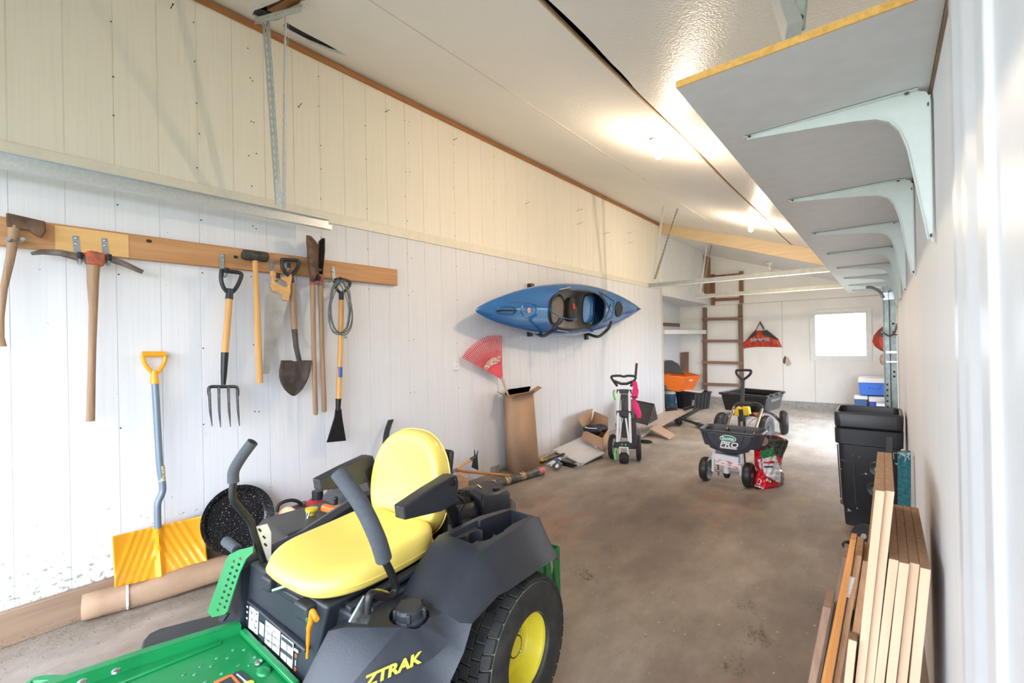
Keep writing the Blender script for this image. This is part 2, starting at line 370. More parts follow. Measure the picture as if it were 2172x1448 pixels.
# far wall with the window opening
wx0, wx1, wz0, wz1 = -1.0, -.24, 1.03, 1.81
mb = MB(); y0, y1 = FY, FY+.12
for a, b in (((-3.8, 2.11), (.5, 3.7)), ((-3.8, .0), (wx0, 2.1)), ((wx1, 0), (.5, 2.1)), ((wx0, 0), (wx1, wz0)), ((wx0, wz1), (wx1, 2.1))):
    mb.bx((a[0], y0, a[1]), (b[0], y1, b[1]))
mb.bx((-3.8, y0+.006, 2.0), (.5, y1+.01, 2.2))
struct(mb.build('wall_far', W_FAR, smooth=False, top=True))
mb = MB()
for x in (-1.55, -1.02): mb.bx((x-.004, FY-.0035, .15), (x+.004, FY, 2.1 if x < -1.5 else 1.0))
mb.bx((-2.9, FY-.004, 2.103), (.1, FY, 2.112))
struct(mb.build('trim_7', mat('panel_joint', (.6, .58, .55), .7)))
mb = MB(); mb.bx((-3.5, FY-.03, 0), (.3, FY, .14)); struct(mb.build('baseboard_far', mat('concrete_curb', (.42, .41, .40), .85, c2=(.3, .29, .28), scale=20, bump=.3)))
mb = MB()
fr_ = [(wx0, wz0), (wx1, wz0), (wx1, wz1), (wx0, wz1)]; fo_ = [(wx0-.085, wz0-.085), (wx1+.085, wz0-.085), (wx1+.085, wz1+.085), (wx0-.085, wz1+.085)]
mb.rings([[(x, FY-.0005, z) for x, z in fo_], [(x, FY-.028, z) for x, z in fo_], [(x, FY-.028, z) for x, z in fr_], [(x, FY+.10, z) for x, z in fr_]], caps=False)
wf = struct(mb.build('window_1', TRIM))
gm, n_, p_ = _nt('window_glass'); p_.inputs['Transmission Weight'].default_value = 1; p_.inputs['Roughness'].default_value = 0; p_.inputs['IOR'].default_value = 1.02
mb = MB(); mb.bx((wx0, FY+.07, wz0), (wx1, FY+.076, wz1)); mb.build('pane', gm, wf)
# right wall: solid to the side door, header above the opening
mb = MB()
for a, b in (((1.3, 0), (6.3, 2.6)), ((6.3, 1.7), (8.95, 2.6)), ((8.95, 0), (10.5, 2.6))): mb.bx((RX, a[0], a[1]), (RX+.12, b[0], b[1]))
W_R = wall_mat('wall_right_paint', (.8, .815, .84)); struct(mb.build('wall_right', W_R, smooth=False, top=True))
mb = MB(); mb.bx((RX-.006, 6.18, 0), (RX+.13, 6.3, 2.05)); struct(mb.build('trim_8', mat('jamb_wood', (.66, .57, .47), .6, var=.08)))
# near door: casing with its moulded stop, close to the lens
mb = MB()
prof = [(RX, 1.32), (RX-.004, 1.31), (RX-.006, 1.27), (RX-.002, 1.235), (RX-.010, 1.22), (RX-.012, 1.17), (RX-.004, 1.15), (RX-.004, 1.10), (RX-.012, 1.09), (RX-.012, 1.02), (RX-.003, 1.0), (RX-.003, .94), (RX-.012, .93), (RX-.012, .86), (RX-.003, .85), (RX-.003, -.45), (RX+.2, -.45), (RX+.2, 1.32)]  # long flat run out of view, extended to cut light on the left wall
mb.rings([[(x, y, z) for x, y in prof] for z in (0, 2.75)]); struct(mb.build('trim_9', mat('jamb_white', (.74, .77, .82), .35, var=.02), bevel=.003))
# end walls of the door bay behind the camera and the gable over the door
mb = MB(); mb.bx((LX-.1, NY-.1, 2.35), (.7, NY, 3.8)); mb.bx((RX+.35, NY-.1, 2.6), (RX+.5, .5, 3)); struct(mb.build('wall_near', W_FAR, smooth=False, top=True))
KB = wood('kick_board', (.36, .245, .165), (.25, .165, .11), axis=1, scale=2.4)
mb = MB(); mb.bx((LX, NY, .0), (LX+.035, 1.9, .165)); struct(mb.build('baseboard_left', KB, bevel=.004))

# ================================================================== LAMPS
def bulb_fixture(x, y, z, lit, label, grp='bare bulb ceiling lights'):
    t = thing('ceiling_bulb_light', label, 'light', (x, y, z), 0, grp)
    mb = MB(); mb.lathe([(.0, .0), (.062, 0), (.064, -.012), (.05, -.028), (.028, -.034), (.026, -.05), (.024, -.052)], (x, y, z), n=24); mb.build('lamp_holder', WHITEP, t)
    mb = MB(); mb.lathe([(.013, -.05), (.014, -.066), (.022, -.085), (.03, -.105), (.031, -.118), (.024, -.136), (.01, -.146), (0, -.148)], (x, y, z), n=20)
    mb.build('bulb', emis('bulb_glow', (1, .80, .55), 22) if lit else BULBOFF, t)
    if lit:
        l = bpy.data.lights.new('bulb_light', 'POINT'); l.energy = 20; l.color = (1, .76, .52); l.shadow_soft_size = .035
        o = bpy.data.objects.new('bulb_light', l); o.location = (x, y, z-.19); COL.objects.link(o)
    return t
bulb_fixture(-1.32, 3.46, cz(-1.32), True, 'lit bare bulb in a white ceiling holder, nearer of the two glowing ones')
bulb_fixture(-1.33, 6.67, cz(-1.33), True, 'lit bare bulb just before the wooden beam, farther of the two glowing ones')
p = at(1632, 556, y=9.6); bulb_fixture(p.x, 9.6, cz2(p.x, 9.6), False, 'unlit white bulb holder on the low ceiling behind the wooden beam')

# ================================================================== LEFT WALL: rail, hooks and hung tools
def sheet(mb, outer, holes, d):
    """flat plate with holes, extruded by d"""
    d = V(d); tb = bmesh.new()
    for lp in [outer]+holes:
        vs = [tb.verts.new(V(p)) for p in lp]
        for i in range(len(vs)): tb.edges.new((vs[i], vs[(i+1) % len(vs)]))
    bmesh.ops.triangle_fill(tb, use_beauty=True, edges=tb.edges[:])
    tb.verts.index_update()
    A = [mb._v(v.co) for v in tb.verts]; B = [mb._v(v.co+d) for v in tb.verts]
    for f in tb.faces: mb.face([A[v.index] for v in f.verts]); mb.face([B[v.index] for v in reversed(f.verts)])
    for e in tb.edges:
        if len(e.link_faces) == 1: a, b = e.verts; mb.face([A[a.index], A[b.index], B[b.index], B[a.index]])
    tb.free(); return mb
def Z3(pts, x, ox=0, oy=0, k=1): return [at(ox+a/k, oy+b/k, x=x) for a, b in pts]
BX = LX+.045      # face of the rail
mb = MB(); mb.bx((LX, NY, 1.912), (BX, 2.43, 2.05)); o = mb.build('tool_rail', PINE, bevel=.004)
tag(o, 'long orange pine board screwed level along the left wall, carrying the garden tools', 'board')
mb = MB(); mb.bx((BX, .33, 1.914), (BX+.003, .62, 2.04)); mb.build('pale_patch', mat('pale_pine', (.78, .5, .2), .6, c2=(.7, .42, .16), stretch=(9, .8, 9), scale=3), o)
mb = MB()
for u, v in ((316, 511), (500, 545)): q = at(u, v, x=BX+.001); mb.lathe([(.014, 0), (.01, .002)], q, (1, 0, 0), 10, sy=.7)
split_build(mb, 'knot', mat('knot', (.06, .03, .02), .7), o)
HOOK = mat('hook_grey', (.36, .41, .45), .4, .5, var=.1)
def hook(u, v, u2, v2, label):
    a = at(u, v, x=BX+.003); e = at(u2, v2, x=BX+.1)
    t = thing('tool_hook', label, 'hook', (a.x, a.y, a.z), 0, 'grey strap hooks on the tool rail')
    b = V((BX+.004, e.y+.005, e.z+.008)); 
    mb = MB(); mb.bar((BX+.003, a.y, a.z), (BX+.003, b.y, b.z-.02), .026, .004, (1, 0, 0))
    mb.tube(smooth_path([(BX+.004, b.y, b.z-.015), (BX+.03, b.y, b.z-.04), (BX+.07, b.y, b.z-.04), (BX+.095, e.y, e.z-.012)], 5), .007, 8); mb.build('strap', HOOK, t)
    mb = MB(); mb.cyl((BX+.094, e.y, e.z-.016), (BX+.104, e.y, e.z+.014), .0115, n=12); mb.build('rubber_tip', RUBBER, t)
    mb = MB()
    for q in (.012, .04): mb.lathe([(.008, 0), (.006, .004), (0, .006)], (BX+.005, a.y+.001, a.z-q), (1, 0, 0), 8)
    split_build(mb, 'screw', STEEL, t)
hook(160, 500, 170, 541, 'grey strap hook left of the pickaxe head')
hook(221, 505, 231, 545, 'grey strap hook right of the pickaxe head')
hook(470, 538, 481, 573, 'grey strap hook holding the digging fork')
hook(577, 553, 590, 584, 'grey strap hook through the handle of the hand saw')
hook(706, 565, 722, 592, 'grey strap hook holding the floor scraper and cable loop')
hook(612, 547, 613, 562, 'grey hook inside the grip of the round shovel')
hook(676, 560, 676, 590, 'grey strap hook between the post hole digger handles')
def px(P, x): return [at(u, v, x=x) for u, v in P]
# axe
X = BX+.05
t = thing('axe', 'old axe with a rusty brown head hung at the left end of the tool rail', 'axe', at(30, 500, x=X))
mb = MB(); P = px([(12, 453), (14, 482), (24, 486), (62, 490), (72, 499), (88, 507), (96, 492), (95, 472)], X-.02)
mb.prism(P[:3]+[P[3]]+P[4:], (.034, 0, 0)); mb.build('axe_head', RUST, t, bevel=.006)
mb = MB(); mb.tube(px([(30, 478), (28, 505), (22, 548), (8, 612), (1, 672), (0, 715), (3, 735)], X), [.020, .019, .016, .0135, .013, .0145, .018], 12, flat=.75, up=(1, 0, 0)); mb.build('handle', HANDLE, t)
for k, u in enumerate((15, 45)):
    q = at(u, 512, x=BX+.02); mb = MB(); mb.cyl((BX, q.y, q.z), (BX+.1, q.y, q.z), .008, n=10); o = mb.build('peg', HOOK)
    tag(o, ('metal peg on the left side of the axe handle', 'metal peg on the right side of the axe handle')[k], 'peg', 'pegs holding the axe')
# pickaxe
X = BX+.075
t = thing('pickaxe', 'pickaxe with an orange-painted eye hanging from two hooks', 'pickaxe', at(197, 545, x=X))
mb = MB(); P = px([(66, 538), (90, 534), (128, 536), (165, 545), (197, 548), (235, 549), (262, 559), (303, 577)], X)
mb.tube(P, [.007, .013, .016, .019, .021, .019, .016, .012], 8, flat=.8, up=(1, 0, 0)); mb.build('pick_head', mat('worn_iron', (.30, .26, .24), .5, .7, c2=(.12, .08, .07), scale=14, bump=.2), t)
mb = MB(); mb.prism(px([(173, 538), (190, 534), (222, 541), (218, 567), (180, 563)], X-.03), (.06, 0, 0)); mb.build('eye', mat('orange_paint_rust', (.62, .12, .045), .6, .1, c2=(.16, .08, .06), scale=24, bump=.3), t, bevel=.012, bseg=3)
mb = MB(); mb.tube(px([(198, 562), (197, 600), (198, 650), (196, 720), (194, 800), (192, 893)], X), [.027, .024, .0185, .0165, .0165, .018], 12, flat=.9, up=(1, 0, 0)); mb.build('handle', HANDLE, t)
# garden fork
X = BX+.06
t = thing('digging_fork', 'four tined black digging fork with a wooden shaft and black grip', 'fork', at(485, 600, x=X))
def dgrip(P, r, par, X, mt=None):
    mb = MB(); mb.tube(smooth_path(px(P+[P[0]], X), 4)[:-1], r, 10, loop=True, up=(1, 0, 0)); return mb.build('grip', mt or PLY, par)
dgrip([(470, 573), (490, 576), (511, 580), (509, 594), (499, 613), (487, 621), (475, 611), (469, 593)], .0125, t, X)
mb = MB(); mb.tube(px([(488, 612), (486, 634)], X), [.018, .023], 12); mb.build('socket', PLY, t)
mb = MB(); mb.tube(px([(486, 633), (482, 690), (477, 748)], X), .0195, 12); mb.build('shaft', HANDLE2, t)
mb = MB(); mb.tube(px([(477, 747), (475, 790), (474, 816)], X), [.0215, .018, .013], 12); mb.build('ferrule', BLACKM, t)
mb = MB()
TI = mat('fork_steel', (.085, .085, .095), .4, .6, c2=(.04, .04, .045), scale=30)
mb.tube(smooth_path(px([(444, 838), (443, 826), (448, 820), (474, 820), (499, 820), (504, 826), (504, 840)], X), 4), .010, 8, up=(1, 0, 0), flat=.9); mb.build('yoke', TI, t)
for a, b, c in (((444, 830), (446, 870), (450, 904)), ((464, 820), (465, 870), (468, 906)), ((484, 820), (486, 870), (489, 905)), ((503, 830), (505, 870), (508, 903))):
    mb = MB(); P = [at(*a, x=X), at(*b, x=X+.015), at(*c, x=X+.02)]; mb.tube(P, [.010, .009, .003], 8, flat=.8); mb.build('tine', TI, t)
# sledge hammer
t = thing('sledge_hammer', 'sledge hammer with a dark octagonal head and long wooden handle', 'hammer', at(541, 545, x=X))
mb = MB(); mb.tube(px([(514, 539), (518, 540), (562, 545), (568, 546)], X), [.030, .036, .036, .030], 8, up=(1, 0, 0)); mb.build('hammer_head', mat('hammer_iron', (.10, .095, .07), .6, .4, c2=(.035, .035, .033), scale=22, bump=.4), t, bevel=.004)
mb = MB(); mb.tube(px([(541, 549), (543, 600), (546, 680), (549, 760), (551, 812)], X), [.017, .018, .021, .021, .021], 12, flat=.8, up=(1, 0, 0)); mb.build('handle', HANDLE2, t)
# hand saw
X = BX+.075
t = thing('hand_saw', 'hand saw with a pale wooden grip and broad steel blade pointing down', 'saw', at(590, 600, x=X))
mb = MB(); mb.prism(Z3([(473, 385), (500, 440), (520, 465), (570, 490), (575, 515), (607, 520), (492, 965), (457, 962)], X, 400, 460, 2.896), (.0018, 0, 0)); mb.build('blade', mat('saw_steel', (.62, .65, .66), .33, .9, c2=(.42, .44, .45), scale=6), t)
mb = MB(); sheet(mb, Z3([(498, 335), (512, 330), (530, 350), (545, 378), (575, 368), (600, 372), (622, 355), (626, 380), (616, 430), (618, 460), (603, 518), (572, 508), (578, 482), (545, 468), (515, 460), (498, 420), (507, 385)], X-.01, 400, 460, 2.896), [Z3([(520, 392), (536, 378), (556, 382), (598, 402), (606, 418), (596, 434), (578, 432), (528, 408)], X-.01, 400, 460, 2.896)], (.024, 0, 0))
mb.build('grip', mat('saw_grip_wood', (.74, .42, .16), .4, c2=(.64, .34, .11), scale=5, stretch=(1, 1, 8)), t, bevel=.003)
mb = MB()
for q in ((508, 410), (527, 447), (568, 460), (590, 494)): mb.lathe([(.0085, .0), (.0085, .003), (0, .004)], at(400+q[0]/2.896, 460+q[1]/2.896, x=X+.013), (1, 0, 0), 10)
split_build(mb, 'rivet', CHROME, t)
# round shovel
X = BX+.05
t = thing('round_shovel', 'rusty round-point shovel with a black D grip and short grey shaft', 'shovel', at(616, 600, x=X))
dgrip([(598, 550), (615, 551), (632, 553), (632, 564), (625, 577), (616, 583), (606, 579), (599, 566)], .0125, t, X)
mb = MB(); mb.tube(px([(615, 580), (619, 600)], X), [.018, .020], 12); mb.build('socket', PLY, t)
mb = MB(); mb.tube(px([(619, 599), (622, 650), (624.5, 699)], X), [.020, .021, .020], 12); mb.build('shaft', HANDLE, t)
mb = MB(); mb.tube(px([(624.5, 698), (628, 735), (636, 770), (633, 790)], X+.004), [.020, .017, .016, .008], 12); mb.build('strap_socket', RUSTD, t)
mb = MB(); rows = [(764, 596, 661), (768, 595.5, 661), (785, 592, 659), (800, 592, 655), (813, 596, 649), (825, 603, 642), (833, 611, 634), (839, 620, 626)]
rg = []
for j, (v, a, b) in enumerate(rows):
    f = j/7; rg.append([at(a+(b-a)*i/12, v + (2 if j == 0 and 4 < i < 8 else 0), x=X+.012+.03*(abs(i-6)/6)**2*(1-f*.7) + .02*f + (.012*math.exp(-((i-6)/1.2)**2)*(1-f))) for i in range(13)])
mb.rings(rg, close=False, caps=False); mb.build('blade', RUSTD, t, solid=.003)
# post hole digger
X = BX+.07
t = thing('post_hole_digger', 'rusty post hole digger hung upside down with its two scoops on top', 'digging tool', at(672, 590, x=X))
def scoop(P, bow, name, mt):
    mb = MB(); rg = []
    for v, a, b, dv in P: rg.append([at(a+(b-a)*i/10, v + dv*((i-5)/5)**2, x=X+bow*(1-((i-5)/5)**2)) for i in range(11)])
    mb.rings(rg, close=False, caps=False); mb.build(name, mt, t, solid=.004)
scoop([(499, 650, 652, 0), (501, 650, 660, 0), (508, 650, 670, 4), (520, 651, 675, 0), (545, 652, 675, 0), (566, 655, 674, 0), (585, 657, 673, 0), (597, 658, 671, 0)], .045, 'scoop', RUST)
scoop([(505, 683, 689, 0), (512, 676, 689, 0), (530, 673, 689, 0), (555, 674, 687, 0), (572, 676, 685, 0), (596, 676, 685, 0)], -.05, 'scoop', RUSTD)
mb = MB(); mb.tube(px([(664, 578), (672, 572), (681, 572)], X), .012, 10); mb.build('hinge_bolt', RUST, t)
RED_R = mat('faded_red_paint', (.42, .09, .06), .6, .2, c2=(.2, .07, .05), scale=30)
for a, b, c, d in ((663, 596, 669.5, 880), (680, 598, 688, 874)):
    mb = MB(); P = px([(a, b+6), ((a+c)/2-1, (b+d)/2), (c, d-3), (c, d)], X+.01); mb.tube(P, [.019, .016, .017, .010], 12); h = mb.build('handle', HANDLE, t)
    mb = MB(); mb.tube(px([(a, b-16), (a, b+8)], X+.01), .0205, 12); mb.build('collar', RED_R, h)
# cable loop
X = BX+.10
mb = MB(); random.seed(3)
for k in range(5):
    ph = random.uniform(-.12, .12); cu = 722+random.uniform(-3, 5); cv = 650+random.uniform(-3, 3); hw = 26+random.uniform(-3, 4); hh = 56+random.uniform(-4, 5); P = []
    for i in range(30):
        a = 2*PI*i/30; du = hw*math.cos(a)*(.82+.18*math.sin(a)); dv = hh*math.sin(a); P.append(at(cu+du*math.cos(ph)-dv*math.sin(ph), cv+du*math.sin(ph)+dv*math.cos(ph), x=X+.012*math.sin(a+k)+.005*k))
    mb.tube(P, .0042, 6, loop=True)
mb.tube(smooth_path(px([(742, 640), (738, 680), (733, 700), (731, 716)], X+.03), 3), .004, 6); mb.tube(smooth_path(px([(712, 594), (700, 597), (692, 602)], X), 3), .004, 6)
mb.build('cable_loop', mat('cable_grey', (.16, .19, .18), .45, .2)).name = 'cable_loop'; o = bpy.data.objects['cable_loop']
tag(o, 'loop of thin grey steel cable hung over the floor scraper grip', 'cable')
mb = MB(); mb.box(at(732, 715, x=X+.03), (.012, .022, .018)); mb.box(at(693, 602, x=X), (.012, .022, .02)); split_build(mb, 'cable_clamp', HOOK, o, bevel=.003)
# floor scraper
X = BX+.06
t = thing('floor_scraper', 'long yellow-handled floor scraper with a flared black blade', 'scraper', at(724, 620, x=X))
dgrip([(711, 593), (725, 592), (741, 597), (741, 606), (733, 616), (724, 621), (715, 614), (711, 603)], .0115, t, X)
mb = MB(); mb.tube(px([(724, 618), (724, 637)], X), .0185, 12); mb.build('socket', PLY, t)
mb = MB(); mb.tube(px([(724, 636), (722, 740), (718, 846)], X), .0195, 12); sh = mb.build('shaft', mat('yellow_shaft', (.78, .44, .14), .35, c2=(.68, .36, .1), scale=3, stretch=(8, 8, .6)), t)
mb = MB(); mb.tube(px([(721, 778), (720.6, 800)], X+.002), .0196, 12, caps=False); mb.build('blue_label', mat('blue_label', (.07, .12, .4), .4), sh)
mb = MB(); mb.tube(px([(718, 845), (717, 870)], X), [.0215, .017], 12); mb.build('ferrule', BLACKM, t)
mb = MB(); mb.prism(px([(711, 866), (723, 866), (725, 885), (733, 934), (692, 938), (708, 885)], X-.004), (.009, 0, 0)); mb.build('blade', mat('scraper_blade', (.02, .02, .024), .25, .3), t, bevel=.002)
# snow shovel leaning on the wall
t = thing('snow_shovel', 'snow shovel with an orange-yellow plastic scoop and bent grey shaft leaning on the left wall', 'shovel', at(335, 1180, x=LX+.15))
def sx_(v): return LX+.04+(v-745)/490*.12
SY = mat('orange_yellow_plastic', (.90, .40, .02), .32, var=.04, scale=6)
def pl(P): return [at(u, v, x=sx_(v)) for u, v in P]
mb = MB(); mb.tube(smooth_path(pl([(303, 752), (306, 768), (318, 785), (328, 792), (338, 785), (349, 768), (350, 752)]), 4), .011, 10, up=(1, 0, 0)); mb.tube(pl([(301, 751), (351, 751)]), .0165, 12); mb.tube(pl([(327, 786), (328, 814)]), [.016, .0215], 12); mb.build('grip', SY, t)
mb = MB(); mb.tube(smooth_path(pl([(329, 812), (334, 900), (339, 985), (344, 1020), (345, 1040), (341, 1052), (335, 1066), (334, 1085), (335, 1120)]), 4), .0175, 12)
sh = mb.build('shaft', mat('grey_blue_shaft', (.17, .22, .28), .35, .2, var=.05), t)
mb = MB(); mb.tube(pl([(341.5, 988), (344, 1020)]), .0178, 12, caps=False); o = mb.build('shaft_label', mat('cream_label', (.8, .75, .5), .5, c2=(.25, .22, .1), scale=120), sh); 
mb = MB(); rg = []
TL, TR, BL, BR = (238, 1137), (431, 1093), (244, 1246), (441, 1200)
def sc(f, g):
    u = (TL[0]*(1-f)+TR[0]*f)*(1-g) + (BL[0]*(1-f)+BR[0]*f)*g; v = (TL[1]*(1-f)+TR[1]*f)*(1-g) + (BL[1]*(1-f)+BR[1]*f)*g
    c = abs(f-.5)*2; x = LX+.07 + .055*g + .03*(c**3) - .035*math.sin(PI*g)
    for k in range(5):   # fan ribs
        r = .12+.17*k; dd = (c - r - .55*g + .3); x += .007*math.exp(-(dd/.045)**2)
    x += .022*math.exp(-((f-.5)/.035)**2)
    return at(u, v, x=x)
mb.rings([[sc(i/48, j/22) for i in range(49)] for j in range(23)], close=False, caps=False); mb.build('scoop', SY, t, solid=.004)
# black roasting pan on the floor
c = at(506, 1100, x=LX+.12); t = thing('roasting_pan', 'round black speckled enamel pan stood on edge against the left wall', 'pan', c)
mt, n, p = _nt('speckled_enamel'); no = _noise(n, 130, (1, 1, 1), 2); r_ = _ramp(n, no.outputs[0], [(.64, (.012, .012, .014)), (.7, (.5, .5, .5))]); n.links.new(r_.outputs[0], p.inputs['Base Color']); p.inputs['Roughness'].default_value = .25
PR = .205
mb = MB(); mb.lathe([(.0, -.05), (PR*.8, -.05), (PR*.9, -.03), (PR*.93, .0), (PR, .006), (PR*1.01, .012), (PR, .016), (PR*.91, .01), (PR*.87, -.02), (PR*.78, -.036), (0, -.036)], c, (.97, -.08, .22), 48, caps=False); mb.build('pan_body', mt, t)
mb = MB(); q = at(510, 1050, x=LX+.1); mb.tube(smooth_path([q+V((.0, -.02, -.01)), q+V((0, -.015, .02)), q+V((0, .015, .02)), q+V((0, .02, -.01))], 3), .006, 8); mb.build('handle', BLACKM, t)
# flattened cardboard roll
a = at(172, 1330, z=0); b = at(498, 1232, z=0); print('ROLL', a, b, 'PAN', c)
t = thing('cardboard_roll', 'long flattened roll of brown cardboard tied with string on the floor by the left wall', 'cardboard', a)
mb = MB(); d = (b-a).normalized(); sd = V((-d.y, d.x, 0)); rg = []
for i in range(13):
    f = i/12; o_ = a.lerp(b+d*.25, f) + sd*.075; rg.append([o_ + sd*(.075*math.cos(q)*(1+.05*math.sin(5*f+q))) + V((0, 0, .066+.062*abs(math.sin(q))**.7*math.copysign(1, math.sin(q))+.006*math.sin(9*f+q*2))) for q in [2*PI*k/20 for k in range(20)]])
mb.rings(rg, caps=False); mb.build('outer_wrap', CARD2, t, solid=.006)
for kk in (.72, .45):
    mb = MB(); rg = []
    for f in (.0, .96): 
        o_ = a.lerp(b, f) + sd*.075 + d*.012; rg.append([o_ + sd*(.07*kk*math.cos(q)) + V((0, 0, .066+.058*kk*math.sin(q))) for q in [2*PI*k/16 for k in range(16)]])
    mb.rings(rg, caps=False); mb.build('inner_layer', CARD2, t, solid=.006)
mb = MB(); f = .27; o_ = a.lerp(b, f)+sd*.075; mb.tube([o_ + sd*.081*math.cos(q)+V((0, 0, .068+.066*abs(math.sin(q))**.75*math.copysign(1, math.sin(q)))) for q in [2*PI*k/20 for k in range(20)]], .006, 6, loop=True); mb.build('string', WHITE, t)
# grass clippings along the foot of the wall
mb = MB(); random.seed(11)
for k in range(3600):
    y = random.uniform(-.3, 2.6); x = LX+.045+abs(random.gauss(0, .09)) + (.17 if random.random() < .35 else 0)
    z = random.uniform(.0, .035); 
    if random.random() < .12: x = LX+random.uniform(.012, .036); z = .168
    a_ = random.uniform(0, 2*PI); L = random.uniform(.008, .028); e_ = V((math.cos(a_)*L, math.sin(a_)*L, random.uniform(-.006, .012))); o_ = V((x, y, z+.004)); s_ = V((-e_.y, e_.x, 0)).normalized()*.0012
    mb.face([mb._v(o_-s_), mb._v(o_+s_), mb._v(o_+e_)])
tag(mb.build('grass_clippings', mat('dry_grass', (.16, .15, .075), .9, c2=(.09, .085, .045), scale=9), smooth=False), 'dry grass clippings drifted along the foot of the left wall', 'grass', kind='stuff')
# nails and screw heads driven in the wall
NAILM = mat('nail', (.045, .035, .03), .5, .6)
for k, (u, v, du, dv) in enumerate(((362, 18, -5, 9), (640, 219, 7, -8), (826, 233, 8, -4), (970, 293, 8, -4), (1123, 428, 8, -4), (1236, 443, 12, -4), (1236, 471, 12, -5), (1293, 492, 12, -4), (1342, 491, 10, -4), (1343, 512, 10, -4))):
    a = at(u, v, x=LX+.004); b = at(u-du, v-dv, x=LX+.05); b.x = LX+.05
    mb = MB(); mb.cyl(a, b, .0022, n=6); mb.cyl(b, b+V((.002, 0, 0)), .005, n=8); o = mb.build('nail', NAILM)
    tag(o, ['bent nail in the cream wall near the top left corner', 'nail in the cream wall right of the hanging angle irons', 'nail in the cream wall, third from the left', 'nail in the cream wall, fourth from the left', 'nail in the cream wall, above the left half of the kayak', 'upper nail of the pair above the kayak cockpit', 'lower nail of the pair above the kayak cockpit', 'nail in the cream wall above the right end of the kayak', 'upper of two nails near the far end of the long wall', 'lower of two nails near the far end of the long wall'][k], 'nail', 'nails in the cream wall')
mb = MB(); random.seed(5)
for y in (.575, .975, 1.28, 1.31, 1.775, 2.175, 2.575, 2.62, 3.175, 3.775, 3.9, 4.4, 4.98, 5.4, 6.2):
    for z in (.95, 1.42, 1.85, 2.2, 2.5, 2.72, 2.95, 3.2, 3.42):
        if random.random() < .8: mb.lathe([(.0045, 0), (.003, .001)], (LX+(.001 if z < 2.4 else -.003), y+random.uniform(-.01, .01), z+random.uniform(-.03, .03)), (1, 0, 0), 6)
tag(mb.build('wall_screw_heads', NAILM), None, None, kind='structure')
# wall outlet
q = at(967, 772, x=LX); t = thing('wall_outlet', 'white electrical outlet on the left wall beside the red rake', 'outlet', q)
mb = MB(); mb.box(q+V((.005, 0, 0)), (.01, .075, .12)); mb.build('cover_plate', WHITEP, t, bevel=.003)
for dz in (-.025, .025):
    mb = MB(); mb.lathe([(.016, 0), (.016, .003)], q+V((.01, 0, dz)), (1, 0, 0), 14); so_ = mb.build('socket', TRIM, t)
    mb = MB(); mb.box(q+V((.0135, -.005, dz)), (.001, .002, .008)); mb.box(q+V((.0135, .005, dz)), (.001, .002, .008)); split_build(mb, 'slot', BLACKM, so_)
# ================================================================== door tracks
def track(name, a, b, w, h, label, grp, side=1, open_dir=(1, 0, 0)):
    """C-channel rail from a to b"""
    a = V(a); b = V(b); t = thing(name, label, 'door track', a, 0, grp); d = (b-a).normalized(); s = V(open_dir); up = V((0, 0, 1))
    prof = [(0, 0), (w*.9, 0), (w, .012), (w*.82, .02), (w*.8, .012), (.003, .004), (.003, h*.75), (w*.35, h), (w*.35, h-.006), (.006, h*.73)]
    prof = [(0, -h/2), (w, -h/2), (w, -h/2+.018), (w-.003, -h/2+.018), (w-.003, -h/2+.003), (.003, -h/2+.003), (.003, h/2-.003), (w*.6, h/2-.003), (w*.6, h/2), (0, h/2)]
    mb = MB(); mb.rings([[p + s*x + up*z for x, z in prof] for p in (a, b)]); mb.build('rail', GALV, t)
    mb = MB(); dn = -up*(h/2+.006); mb.bar(a+s*(w*.55)+dn, b+s*(w*.55)+dn, w*.9, .012); mb.build('rail_lip', GALV, t)
    return t, d
tk, _ = track('garage_door_track', (-3.12, NY+.1, 2.285), (-3.12, 1.735, 2.285), .05, .065, 'galvanised door track running level along the left wall above the tools', 'overhead door tracks')
def angle_iron(name, a, b, w, label, grp, holes=14, par=None, n=(1, 0, 0), mt=None):
    a = V(a); b = V(b); d = (b-a); L = d.length; d.normalize(); n = V(n); n = (n-d*n.dot(d)).normalized(); s = d.cross(n)
    t = par or thing(name, label, 'angle iron', a, 0, grp); mb = MB()
    slots = []
    N = max(3, int(L/.045))
    for k in range(N):
        c = a + d*(L*(k+.5)/N); slots.append([c + s*x + d*y for x, y in ((w*.34, -.011), (w*.62, -.011), (w*.62, .011), (w*.34, .011))])
    sheet(mb, [a, a+s*w, b+s*w, b], slots, n*.0025)
    sheet(mb, [a, a+n*w, b+n*w, b], [[V(c[0])-s*(w*.34)+n*(w*.34), V(c[1])-s*(w*.62)+n*(w*.62), V(c[2])-s*(w*.62)+n*(w*.62), V(c[3])-s*(w*.34)+n*(w*.34)] for c in slots], s*.0025)
    mb.build('punched_angle' if par is None else 'brace', mt or GALV, t, smooth=False); return t
HG = 'punched angle iron hangers'
def cpt3(u, v, dz):
    d = _F + _R*((u-1086)/965.333) - _U*((v-724)/965.333); t = (3.62-.345*3.29-1.4+dz)/(d.z+.345*d.x); return CAM_P+d*t
angle_iron('hanger_strut', cpt3(567, 42, -.04), at(594, 438, x=-3.10), .032, 'punched steel hanger above the near track, left one of the crossing pair', HG)
angle_iron('hanger_strut', cpt3(603, 24, -.04), at(598, 442, x=-3.07), .024, 'punched steel hanger above the near track, right one of the crossing pair', HG, n=(0, 1, 0))
a = at(545, 30, x=-2.99); b = at(638, 8, x=-2.80); a = cpt3(541, 37, -.03); b = cpt3(642, 9, -.03)
angle_iron('ceiling_angle', a, b, .04, 'punched angle bar under the torn hole in the ceiling', HG, n=(0, 0, -1))
